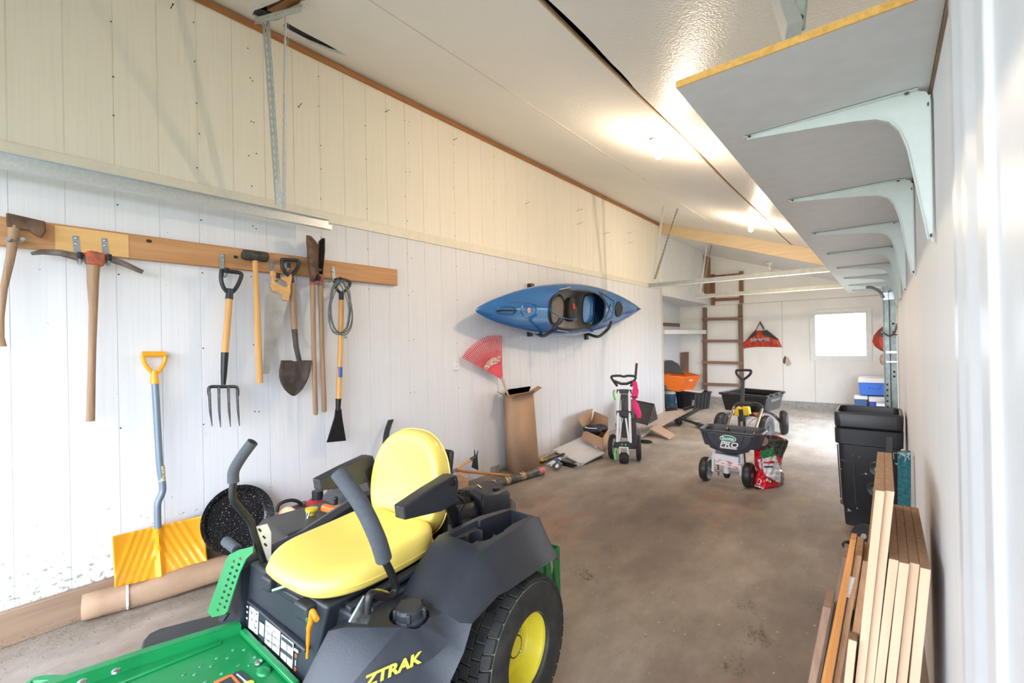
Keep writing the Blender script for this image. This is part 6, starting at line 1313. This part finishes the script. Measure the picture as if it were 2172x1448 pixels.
mb.rings(rg+[[(cx+(x-cx)*.94, 4.765+(y-4.765)*.92, z+.001) for x, y, z in r] for r in (rg[0],)] if 0 else rg, caps=False); hop = mb.build('hopper', HGREY, t, solid=.008)
mb = MB(); mb.tube([(cx+sup(q, 6)[0]*.276, 4.765+sup(q, 6)[1]*.173, .512) for q in [2*PI*k/64 for k in range(64)]], .012, 6, loop=True); mb.build('hopper_rim', HGREY, hop)
for dx in (-.205, -.135, .135, .205):
    mb = MB(); mb.tube([(cx+dx*(1-.0*f)-math.copysign(.10, dx)*f**2, 4.598+.012*f, .49-.145*f) for f in (0, .25, .5, .75, 1)], .005, 6); mb.build('hopper_rib', mat('rib_dark', (.03, .032, .042), .5), hop)
Fm = frame_m((cx+.0, 4.588, .455), (1, 0, 0), (0, -.03, 1))
mb = MB(Fm); mb.rings([[(.072*math.cos(q), .034*math.sin(q), z) for q in [2*PI*k/32 for k in range(32)]] for z in (0, .002)]); ov = mb.build('oval_emblem', WHITE, hop)
mb = MB(Fm); mb.rings([[(.065*math.cos(q), .028*math.sin(q), z) for q in [2*PI*k/32 for k in range(32)]] for z in (.002, .003)]); og = mb.build('emblem_green', mat('emblem_green', (.02, .27, .17), .4), ov)
text('emblem_text', 'Scotts', .042, Fm @ Matrix.Translation((0, 0, .0035)), WHITE, og, bold=.0012)
text('hopper_lettering', 'PRO', .066, frame_m((cx+.004, 4.590, .398), (1, 0, 0), (0, -.03, 1)), WHITE, hop, shear=.25, bold=.002, sx=1.25)
mb = MB(frame_m((cx, 4.594, .367), (1, 0, 0), (0, -.03, 1))); mb.prism([(-.075, -.009, 0), (.072, -.009, 0), (.078, .009, 0), (-.07, .009, 0)], (0, 0, .001)); mb.build('white_bar', mat('white_bar', (.68, .68, .7), .4), hop)
SPW = mat('spreader_white', (.66, .67, .74), .4, var=.06)
for x, w0 in ((cx-.045-.19, 0), (cx-.04+.19, 1)): wheel4((x+0.0, 4.69, .115), .115, .075, t, (1, -.06, 0), mat('grey_hub', (.35, .36, .38), .4))
mb = MB(); mb.cyl((cx-.22, 4.69, .112), (cx+.14, 4.69, .112), .010); mb.build('axle', mat('axle_zinc', (.35, .35, .38), .4, .7), t)
for s in (-1, 1):
    x = cx-.035+s*.125; mb = MB(); mb.tube([(x, 4.66, .105), (x, 4.67, .20), (x+.004, 4.70, .35)], .014, 8, flat=.7); mb.build('frame_leg', SPW, t)
    mb = MB(); mb.tube([(x, 4.85, .02), (x, 4.83, .2), (x, 4.80, .32)], .009, 8); mb.build('rear_stand', mat('axle_zinc', (.35, .35, .38), .4, .7), t)
mb = MB(); mb.rings([[(cx-.14, 4.63, .23), (cx+.08, 4.63, .22), (cx+.08, 4.64, .28), (cx-.14, 4.64, .29)], [(cx-.14, 4.75, .23), (cx+.08, 4.75, .22), (cx+.08, 4.75, .28), (cx-.14, 4.75, .29)]]); pn_ = mb.build('deflector_panel', SPW, t, bevel=.006)
mb = MB(); mb.rings([[(cx-.13, 4.627, .19), (cx+.10, 4.627, .17), (cx+.10, 4.629, .225), (cx-.13, 4.629, .24)], [(cx-.13, 4.634, .19), (cx+.10, 4.634, .17), (cx+.10, 4.636, .225), (cx-.13, 4.636, .24)]]); mb.build('warning_plate', mat('red_white_plate', (.72, .70, .74), .4, c2=(.5, .12, .15), scale=16, lo=.42, hi=.5, stretch=(1, 1, 3)), pn_)
mb = MB(); mb.lathe([(.01, .10), (.025, .09), (.03, .03), (.028, 0)], (cx-.035, 4.66, .10), (0, 0, 1), 16); mb.build('gearbox_cover', SPW, t); mb = MB(); mb.lathe([(.028, .0), (.032, -.02), (.02, -.05), (0, -.055)], (cx-.035, 4.66, .115), (0, 0, 1), 16); mb.build('gearbox', BLACKM, t)
mb = MB(); BRZ = mat('bronze_tube', (.28, .22, .17), .3, .8, var=.1)
P = [at(1541, 913, y=4.86), at(1553, 874, y=5.3), at(1558, 862, y=5.36), at(1568, 856, y=5.4), at(1590, 855, y=5.42), at(1609, 858, y=5.4), at(1616, 866, y=5.36), at(1613, 878, y=5.25), at(1598, 924, y=4.86)]
mb.tube(smooth_path(P, 5), .014, 10); hd = mb.build('handle_frame', BRZ, t)
mb = MB(); P2 = P[2:7]; mb.tube(smooth_path(P2, 5), .020, 10); mb.build('grip_cover', PLY, hd)
mb = MB(); a = at(1598, 876, y=5.28); mb.bar(at(1590, 880, y=5.28), at(1612, 878, y=5.24), .012, .02); mb.build('control_plate', BLACKM, hd)
mb = MB(); mb.bar(at(1599, 876, y=5.24), at(1608, 880, y=5.22), .022, .018); mb.build('orange_knob', mat('orange_knob', (.75, .16, .04), .4), hd)
mb = MB(); mb.tube(smooth_path([at(1608, 884, y=5.24), at(1592, 894, y=5.1), at(1578, 917, y=4.9)], 5), .003, 5); mb.build('control_cable', BLACKM, hd)
# ================================================================== FERTILISER BAG
def inpoly(p, P):
    r = False; j = len(P)-1
    for i in range(len(P)):
        if (P[i][1] > p[1]) != (P[j][1] > p[1]) and p[0] < (P[j][0]-P[i][0])*(p[1]-P[i][1])/(P[j][1]-P[i][1])+P[i][0]: r = not r
        j = i
    return r
BMATS = [mat('bag_red', (.74, .012, .025), .25, var=.06, scale=20, bump=.4, bs=30, dist=.01), mat('bag_white', (.78, .77, .8), .3, var=.03, bump=.3, bs=20, scale=10), mat('bag_green', (.03, .24, .085), .3, var=.1), mat('bag_brown', (.10, .055, .05), .2, c2=(.04, .03, .03), scale=25, bump=.4, bs=30), mat('bag_dark_green', (.035, .06, .035), .25, c2=(.015, .02, .015), scale=30, bump=.4, bs=30), mat('bag_ink', (.05, .06, .09), .4), mat('bag_pink', (.52, .35, .33), .4), mat('bag_dark_red', (.33, .02, .015), .3)]
PZ = [(7, [(430, 0), (0, 0)]),]
ZN = [  # traced in the bag's own drawing, later zones win
 (3, [(250, 240), (420, 240), (560, 200), (790, 300), (700, 560), (560, 470), (330, 530)]), (4, [(560, 470), (600, 330), (880, 300), (870, 500), (780, 700), (640, 650), (600, 540)]),
 (6, [(330, 270), (450, 250), (475, 370), (420, 430), (330, 440)]), (2, [(315, 545), (575, 460), (630, 640), (345, 700)]),
 (1, [(345, 700), (632, 640), (700, 820), (740, 960), (720, 1190), (560, 1150), (400, 1010), (365, 900)]), (4, [(690, 700), (760, 880), (820, 1130), (740, 1260), (730, 1190), (745, 960), (700, 820)]),
 (0, [(655, 680), (760, 690), (735, 800), (700, 800)]), (7, [(380, 1060), (440, 1050), (640, 1160), (560, 1230), (440, 1160)]), (1, [(210, 1230), (400, 1310), (340, 1350), (170, 1330)]), (5, [(225, 1265), (345, 1305), (330, 1330), (210, 1300)]),
 (5, [(385, 845), (585, 845), (565, 890), (390, 885)]), (0, [(385, 770), (605, 740), (605, 790), (385, 805)]), (1, [(435, 1110), (470, 1110), (465, 1150), (430, 1150)]), (1, [(480, 1125), (500, 1135), (495, 1175), (475, 1170)]), (1, [(515, 1145), (540, 1155), (530, 1200), (508, 1190)]),
 (1, [(270, 720), (320, 715), (350, 900), (300, 900)]), (1, [(285, 1090), (345, 1160), (300, 1240), (235, 1215)]), (0, [(290, 1115), (325, 1160), (295, 1215), (252, 1200)])]
ROWS = [(215, 440, 640), (240, 250, 720), (300, 200, 850), (330, 185, 895), (450, 185, 870), (600, 190, 800), (700, 190, 770), (850, 200, 740), (900, 240, 750), (1000, 200, 790), (1100, 170, 805), (1200, 150, 790), (1270, 140, 750), (1330, 145, 600), (1345, 150, 400)]
bagc = at(1628, 1030, z=0)
t = thing('fertiliser_bag', 'opened red, white and green lawn fertiliser bag slumped beside the spreader', 'bag', V((bagc.x, bagc.y, 0)))
dep0 = (at(1606, 1037, z=0)-CAM_P).dot(_F0)
mb = MB(); NU, NV = 44, 66; Gf = []; Gb = []; UV = []
def rowat(b):
    for i in range(len(ROWS)-1):
        if ROWS[i][0] <= b <= ROWS[i+1][0]:
            f = (b-ROWS[i][0])/(ROWS[i+1][0]-ROWS[i][0]); return ROWS[i][1]*(1-f)+ROWS[i+1][1]*f, ROWS[i][2]*(1-f)+ROWS[i+1][2]*f
    return ROWS[-1][1:]
for j in range(NV+1):
    b = 215+(1345-215)*j/NV; l, r = rowat(b); rf, rb, ru = [], [], []
    for i in range(NU+1):
        f = i/NU; a = l+(r-l)*f; u = 1580+a/9.65; v = 900+b/9.65; e = math.sin(PI*f)**.6
        g = j/NV; bul = (.03+.10*min(1, g*1.3))*e + .006*math.sin(a*.05+b*.02) + .006*math.sin(b*.06)
        bul = min(bul, .12*e+.01)
        def P_(off):
            d = _F + _R*((u-1086)/965.333) - _U*((v-724)/965.333); q = CAM_P + d*(dep0+.12-off); return V((q.x, q.y, max(q.z, .002)))
        rf.append(mb._v(P_(bul))); rb.append(mb._v(P_(-bul*.8-.004))); ru.append((a, b))
    Gf.append(rf); Gb.append(rb); UV.append(ru)
for j in range(NV):
    for i in range(NU):
        f = mb.face([Gf[j][i], Gf[j][i+1], Gf[j+1][i+1], Gf[j+1][i]]); p = ((UV[j][i][0]+UV[j+1][i+1][0])/2, (UV[j][i][1]+UV[j+1][i+1][1])/2); m_i = 0
        for k, Pz in ZN:
            if inpoly(p, Pz): m_i = k
        if f: f.material_index = m_i
        f = mb.face([Gb[j][i], Gb[j+1][i], Gb[j+1][i+1], Gb[j][i+1]]); 
        if f: f.material_index = 0
    for i in (0, NU):
        f = mb.face([Gf[j][i], Gf[j+1][i], Gb[j+1][i], Gb[j][i]])
mb.face(Gf[-1]+Gb[-1][::-1]); 
mb.build('bag_body', BMATS, t, ang=180)
q = at(1640, 977, y=4.5)
# ================================================================== NESTED TRASH BINS
SPK, n, p = _nt('speckled_black'); no = _noise(n, 24, (1, 1, 1), 2); r_ = _ramp(n, no.outputs[0], [(.70, (.02, .021, .026)), (.72, (.5, .5, .5))]); n.links.new(r_.outputs[0], p.inputs['Base Color']); p.inputs['Roughness'].default_value = .45
BINB = mat('bin_black', (.022, .023, .029), .4, var=.1)
def rr(x0, x1, y0, y1, z, c=.04, n_=5):
    P = []
    for cx_, cy_, a0 in ((x1-c, y1-c, 0), (x0+c, y1-c, PI/2), (x0+c, y0+c, PI), (x1-c, y0+c, 1.5*PI)):
        for k in range(n_): a = a0+PI/2*k/(n_-1); P.append((cx_+c*math.cos(a), cy_+c*math.sin(a), z))
    return P
bt_ = thing('trash_bin', 'tall black speckled trash bin by the right wall, the outer one of two nested', 'trash can', (-.09, 4.4, 0), 0, 'nested black trash bins')
mb = MB(); mb.rings([rr(-.243, .07, 4.17, 4.55, 0), rr(-.25, .072, 4.165, 4.55, .13), rr(-.258, .075, 4.16, 4.56, .14), rr(-.275, .083, 4.155, 4.57, .60), rr(-.275, .083, 4.155, 4.57, .61)], caps=True); bb_ = mb.build('bin_body', SPK, bt_)
mb = MB(); mb.rings([rr(-.272, .08, 4.16, 4.57, .595), rr(-.293, .097, 4.14, 4.585, .605), rr(-.295, .1, 4.138, 4.587, .715), rr(-.283, .088, 4.15, 4.575, .72)]); mb.build('bin_collar', BINB, bt_)
for P in ((-.262, .15, -.278, .595), (-.175, .15, -.185, .48)):
    mb = MB(); mb.bar((P[0], 4.163, P[1]), (P[2], 4.154, P[3]), .008, .008); mb.build('moulded_rib', SPK, bb_)
mb = MB(); mb.bar((-.262, 4.160, .48), (-.185, 4.155, .48), .006, .008); mb.build('moulded_rib', SPK, bb_)
bi_ = thing('trash_bin', 'inner black trash bin whose open rim stands above the outer bin', 'trash can', (-.09, 4.4, .6), 0, 'nested black trash bins')
mb = MB(); mb.rings([rr(-.285, .09, 4.15, 4.577, .722), rr(-.293, .099, 4.14, 4.585, .735), rr(-.296, .102, 4.136, 4.589, .825), rr(-.29, .096, 4.142, 4.583, .838), rr(-.276, .082, 4.156, 4.569, .838), rr(-.272, .078, 4.16, 4.565, .80), rr(-.258, .068, 4.18, 4.55, .35)], caps=True); mb.build('bin_rim', BINB, bi_, bevel=.004)
t = thing('hand_truck', 'folded hand truck with black wheels between the bins and the stacked boards', 'hand truck', (-.12, 3.6, 0))
HT = [(at(1862, 995, y=3.7), .048), (at(1858, 1038, y=3.7), .048)]
for c, r in HT:
    wheel4(c, r, .04, t, (-.35, -1, 0), WHITEP, 'small_wheel', .3)
mb = MB(); a = HT[0][0]+V((.04, .02, 0)); mb.bar((a.x, a.y, .02), (a.x+.02, a.y+.02, .75), .03, .025); mb.build('upright', PLY, t)
wheel4(at(1836, 1139, z=.10), .085, .05, t, (-.5, -.8, .5), STEEL, 'large_wheel', .45)
mb = MB(); c = at(1838, 1165, z=.03); mb.tube([c+V((.11*math.cos(q), .07*math.sin(q), .0)) for q in [2*PI*k/24 for k in range(24)]], .02, 8, loop=True); mb.build('tyre_on_floor', RUBBER, t)
mb = MB(); mb.bar(c+V((-.02, .0, .04)), c+V((.12, .05, .06)), .02, .02); mb.build('axle_bar', STEEL, t)
# ================================================================== STACKED BOARDS
MAP = wood('maple_edge', (.80, .58, .40), (.70, .48, .31), axis=2, scale=2); CHIP = mat('chipboard_top', (.45, .26, .14), .85, c2=(.30, .17, .09), scale=90, bump=.2); FACEB = mat('board_face', (.72, .55, .4), .5, var=.04)
def board(xt, zt, w_, lean, y0, y1, label, name='shelf_board', edge=MAP, top_m=CHIP, grp='shelf boards standing on end against the right wall', bseg=.0015):
    t = thing(name, label, 'board', (xt-lean*zt+w_/2, (y0+y1)/2, 0), 0, grp); xb = xt-lean*zt
    mb = MB(); mb.rings([[(xb, y0, 0), (xb+w_, y0, 0), (xb+w_, y1, 0), (xb, y1, 0)], [(xt, y0, zt), (xt+w_, y0, zt), (xt+w_, y1, zt), (xt, y1, zt)]]); b = mb.build('panel', top_m, t, bevel=.0006)
    if edge:
        mb = MB(); mb.rings([[(xb, y0-.002, 0), (xb+w_, y0-.002, 0), (xb+w_, y0+.0, 0), (xb, y0+.0, 0)], [(xt, y0-.002, zt), (xt+w_, y0-.002, zt), (xt+w_, y0, zt), (xt, y0, zt)]]); mb.build('edge_band', edge, t)
    return t
for k in range(4): board(.0025+.0222*k, .757, .0212, .105-.006*k, 1.684+(.010, .0, .014, -.006)[k], 2.25, 'maple-edged shelf board standing on end, %s of the four lower ones from the wall' % ['fourth', 'third', 'second', 'nearest'][k])
for k in range(2): board(-.0245+.0215*k, .952, .0207, .098, 1.680+.012*k, 2.24, ('left', 'right')[k]+' board of the taller maple-edged pair rising above the stack')
board(-.094, .505, .0195, .100, 1.66, 2.1, 'short maple-edged board standing at the front left of the stack')
PB_ = mat('particle_strip', (.50, .28, .15), .8, c2=(.38, .2, .1), scale=50, stretch=(1, 1, .3), bump=.15)
b1_ = board(-.075, .744, .0155, .15, 1.70, 1.86, 'brown particle strip with a white barcode sticker', 'particle_board_strip', None, PB_, 'brown strips beside the shelf boards')
board(-.0585, .727, .018, .13, 1.71, 1.87, 'brown particle strip between the sticker strip and the tall boards', 'particle_board_strip', None, PB_, 'brown strips beside the shelf boards')
board(-.110, .712, .015, .155, 1.74, 1.86, 'weathered brown strip behind the orange trim length', 'particle_board_strip', None, GREYWOOD, 'brown strips beside the shelf boards')
board(-.157, .57, .02, .172, 1.68, 1.80, 'short weathered brown strip, leftmost of the leaning lumber', 'particle_board_strip', None, mat('weathered_strip', (.34, .21, .14), .8, c2=(.24, .14, .09), scale=30, stretch=(1, 1, .2)), 'brown strips beside the shelf boards')
t = thing('wood_trim_length', 'glossy orange-brown wood trim length leaning left of the shelf boards', 'trim', (-.2, 1.68, 0))
mb = MB(); a = V((-.208, 1.665, 0)); b = V((-.078, 1.67, .80)); mb.rings([[p+V(q) for q in ((-w_, 0, 0), (-w_*.3, -.008, 0), (w_*.3, -.004, 0), (w_, 0, 0), (w_, .05, 0), (-w_, .05, 0))] for p, w_ in ((a, .017), (b, .0065))]); mb.build('trim_strip', wood('orange_trim', (.62, .27, .075), (.50, .19, .045), axis=2, scale=3), t)
st = at(1805, 1250, y=1.695); mb = MB(); a = V((-.0835-.0, 1.6985, .69)); mb.rings([[(-.105+.0, 1.698, .61), (-.092, 1.698, .61), (-.092, 1.6995, .61), (-.105, 1.6995, .61)], [(-.0905, 1.698, .675), (-.0775, 1.698, .675), (-.0775, 1.6995, .675), (-.0905, 1.6995, .675)]]); mb.T = Matrix(); s_ = mb.build('white_sticker', mat('sticker', (.78, .72, .66), .6, c2=(.3, .28, .26), scale=140, lo=.3, hi=.42), b1_)
t = thing('teal_mat', 'worn teal carpet strip leaning on the right wall behind the stacked boards', 'mat', (.09, 3.25, 0))
mb = MB(); P = [at(u, v, y=3.25) for u, v in ((1904, 961), (1932, 960), (1927, 1062), (1905, 1060))]; bz = [V((.045, 3.25, 0)), V((.10, 3.25, 0))]; mb.prism([P[0], P[1], V((P[1].x-.012, 3.25, 0)), V((P[0].x-.01, 3.25, 0))], (0, .06, 0)); mb.build('carpet', mat('teal_fibre', (.035, .17, .19), .95, c2=(.02, .09, .11), scale=60, bump=.5), t)
mb = MB(); random.seed(2)
for k in range(14): a = P[0].lerp(P[1], random.random()); mb.tube(smooth_path([a, a+V((random.uniform(-.02, .02), -.01, random.uniform(-.01, .01))), a+V((random.uniform(-.04, .03), -.015, random.uniform(-.05, .0)))], 3), .0012, 4)
mb.build('frayed_threads', mat('thread', (.5, .6, .6), .9), t)
# ================================================================== machine, gas can and pump behind the mower seat
t = thing('snow_blower', 'black small-engine machine with yellow filler cap and orange knobs behind the yellow seat', 'machine', (-2.65, 1.5, 0))
SB = mat('machine_black', (.035, .036, .038), .45, c2=(.06, .062, .05), scale=6)
mb = MB(); lo_ = [(-2.86, 1.08), (-2.42, 1.04), (-2.38, 1.75), (-2.82, 1.85)]
mb.rings([[(x, y, .10) for x, y in lo_], [(x, y, .33) for x, y in lo_], [(-2.64+(x+2.64)*.82, 1.45+(y-1.45)*.88, .405) for x, y in lo_]]); bd = mb.build('engine_cover', SB, t, bevel=.015, bseg=3)
mb = MB(); mb.lathe([(.016, .0), (.018, .03), (.034, .032), (.036, .045), (.02, .05), (0, .05)], at(661, 1092, z=.405)-V((0, 0, .005)), (0, 0, 1), 20); mb.build('yellow_cap', mat('cap_yellow', (.80, .66, .03), .35), bd)
mb = MB(); mb.box(at(695, 1078, z=.43), (.075, .045, .04), (0, .2, .5)); mb.build('orange_switch', mat('switch_orange', (.85, .22, .04), .35), bd, bevel=.012, bseg=3)
mb = MB(); mb.lathe([(.05, 0), (.05, .02), (.03, .035), (0, .035)], at(716, 1086, z=.405), (0, 0, 1), 20); mb.build('orange_knob', mat('knob_orange', (.8, .3, .14), .4), bd)
mb = MB(); q = at(652, 1096, z=.40); mb.tube([q, q+V((-.005, 0, .035)), q+V((.03, .0, .035)), q+V((.035, -.02, 0))], .006, 8); mb.build('chrome_loop', CHROME, bd)
mb = MB(); q = at(713, 1078, z=.41); mb.cyl(q, q+V((0, 0, .055)), .011, n=10); mb.ball(q+V((0, 0, .06)), .015, 10, 6); mb.build('throttle_lever', BLACKM, bd)
mb = MB(); q = at(765, 1062, z=.36); mb.rings([[q+V((.20*a, .22*b, z)) for a, b in [sup(2*PI*k/28, 3) for k in range(28)]] for z in (-.25, .06)] + [[q+V((.15*a, .17*b, .10)) for a, b in [sup(2*PI*k/28, 3) for k in range(28)]]]); mb.build('recoil_housing', mat('shroud_grey', (.07, .08, .09), .4, var=.1), t, bevel=.01)
mb = MB(); mb.tube([(-2.9, 1.2, .10), (-2.35, 1.15, .10)], .012, 8); mb.build('axle', BLACKM, t)
for x in (-2.9, -2.36): wheel4((x, 1.2, .11), .11, .05, t, (1, 0, 0), BLACKM)
mb = MB(); mb.bx((-2.8, 1.6, 0), (-2.45, 1.8, .12)); mb.build('scraper_skid', BLACKM, t)
t = thing('gas_can', 'red plastic fuel can with a black cap behind the machine', 'can', (-3.0, 1.66, 0))
GR_ = mat('can_red', (.50, .02, .03), .4, var=.08)
c = at(683, 1072, x=-2.98); mb = MB(); cx0, cy0 = c.x, c.y
mb.rings([[(cx0+x*.12, cy0+y*.15+.02, 0.002) for x, y in [sup(2*PI*k/28, 4) for k in range(28)]], [(cx0+x*.12, cy0+y*.15+.02, c.z-.03) for x, y in [sup(2*PI*k/28, 4) for k in range(28)]], [(cx0+x*.09, cy0-.02+y*.09, c.z+.02) for x, y in [sup(2*PI*k/28, 3) for k in range(28)]], [(cx0+x*.05, cy0-.03+y*.05, c.z+.055) for x, y in [sup(2*PI*k/28, 2) for k in range(28)]]]); mb.build('can_body', GR_, t, bevel=.008)
mb = MB(); mb.cyl((cx0, cy0-.03, c.z+.05), (cx0, cy0-.03, c.z+.11), .036, n=20); mb.build('black_cap', PLY, t)
mb = MB(); mb.tube(smooth_path([(cx0, cy0+.02, c.z+.04), (cx0, cy0+.08, c.z+.10), (cx0, cy0+.2, c.z+.12), (cx0, cy0+.3, c.z+.06), (cx0, cy0+.3, c.z-.08)], 4), .016, 8); mb.build('handle', GR_, t)
t = thing('hand_pump', 'black pump tube with a copper coloured disc end and curved black hose', 'pump', at(620, 1098, x=-2.98))
a = at(611, 1095, x=-2.93); b = at(646, 1078, x=-3.08)
mb = MB(); mb.tube([a, b], .05, 18); mb.build('pump_tube', mat('pump_black', (.025, .022, .02), .35, c2=(.12, .06, .04), scale=12), t); mb = MB(); d = (a-b).normalized(); mb.lathe([(.058, 0), (.062, .006), (.05, .012), (0, .012)], a, d, 24); mb.build('copper_disc', mat('copper', (.62, .25, .13), .35, .4, var=.1), t)
mb = MB(); mb.tube(smooth_path([at(640, 1080, x=-3.0), at(638, 1068, x=-3.0), at(625, 1061, x=-3.0), at(608, 1062, x=-3.0), at(592, 1070, x=-3.0), at(587, 1085, x=-3.0)], 4), .011, 10); mb.build('hose', RUBBER, t)
mb = MB(); q = (a+b)/2; mb.tube([q, V((q.x-.02, q.y, .0))], .02, 8); mb.build('pump_foot', BLACKM, t)
t = thing('white_pulley', 'white plastic reel wheel on the floor right of the roasting pan', 'reel', at(583, 1132, x=-2.95)); c = at(584, 1130, x=-2.95)
mb = MB(); mb.lathe([(.02, 0), (.07, 0), (.075, .01), (.06, .02), (.055, .03), (.075, .045), (.07, .05), (.02, .05)], c, (.8, -.5, .2), 24); mb.build('reel', WHITEP, t); mb = MB(); mb.cyl(V((c.x, c.y, 0)), c, .02, n=8); mb.build('stand', BLACKM, t)
# ================================================================== crumbs and leaves on the floor
mb = MB(); random.seed(21)
spots = [at(u, v, z=0) for u, v in ((1563, 1041), (1720, 1125), (1700, 1100), (1240, 1215), (1250, 1225), (1290, 1165), (1100, 1060), (1120, 1075), (1180, 1140), (1620, 1355), (1605, 1345), (1560, 1420), (1760, 1300), (1590, 1285))]
for k in range(900):
    if random.random() < .75: s_ = random.choice(spots); x, y = s_.x+random.gauss(0, .035), s_.y+random.gauss(0, .035)
    else: x, y = random.uniform(-.95, .0), random.uniform(1.3, 5)
    L = random.uniform(.005, .022); a_ = random.uniform(0, 6.28); o_ = V((x, y, .001+random.random()*.006)); e_ = V((math.cos(a_)*L, math.sin(a_)*L, random.uniform(0, .005))); s2 = V((-e_.y, e_.x, 0)).normalized()*random.uniform(.001, .0025); mb.face([mb._v(o_-s2), mb._v(o_+s2), mb._v(o_+e_)])
tag(mb.build('grass_crumbs', mat('green_crumb', (.09, .12, .04), .9, c2=(.12, .09, .05), scale=12), smooth=False), 'scattered grass and leaf crumbs on the concrete floor', 'grass', kind='stuff')
q = at(2058, 1224, x=RX); mb = MB(); mb.lathe([(.008, 0), (.008, .004), (.004, .006), (0, .006)], q, (-1, 0, 0), 12); tag(mb.build('wall_knob', mat('zinc_dull', (.45, .48, .42), .5)), 'small metal knob low on the right wall near the camera', 'knob')  # small unidentified fitting, modelled as a plain knob
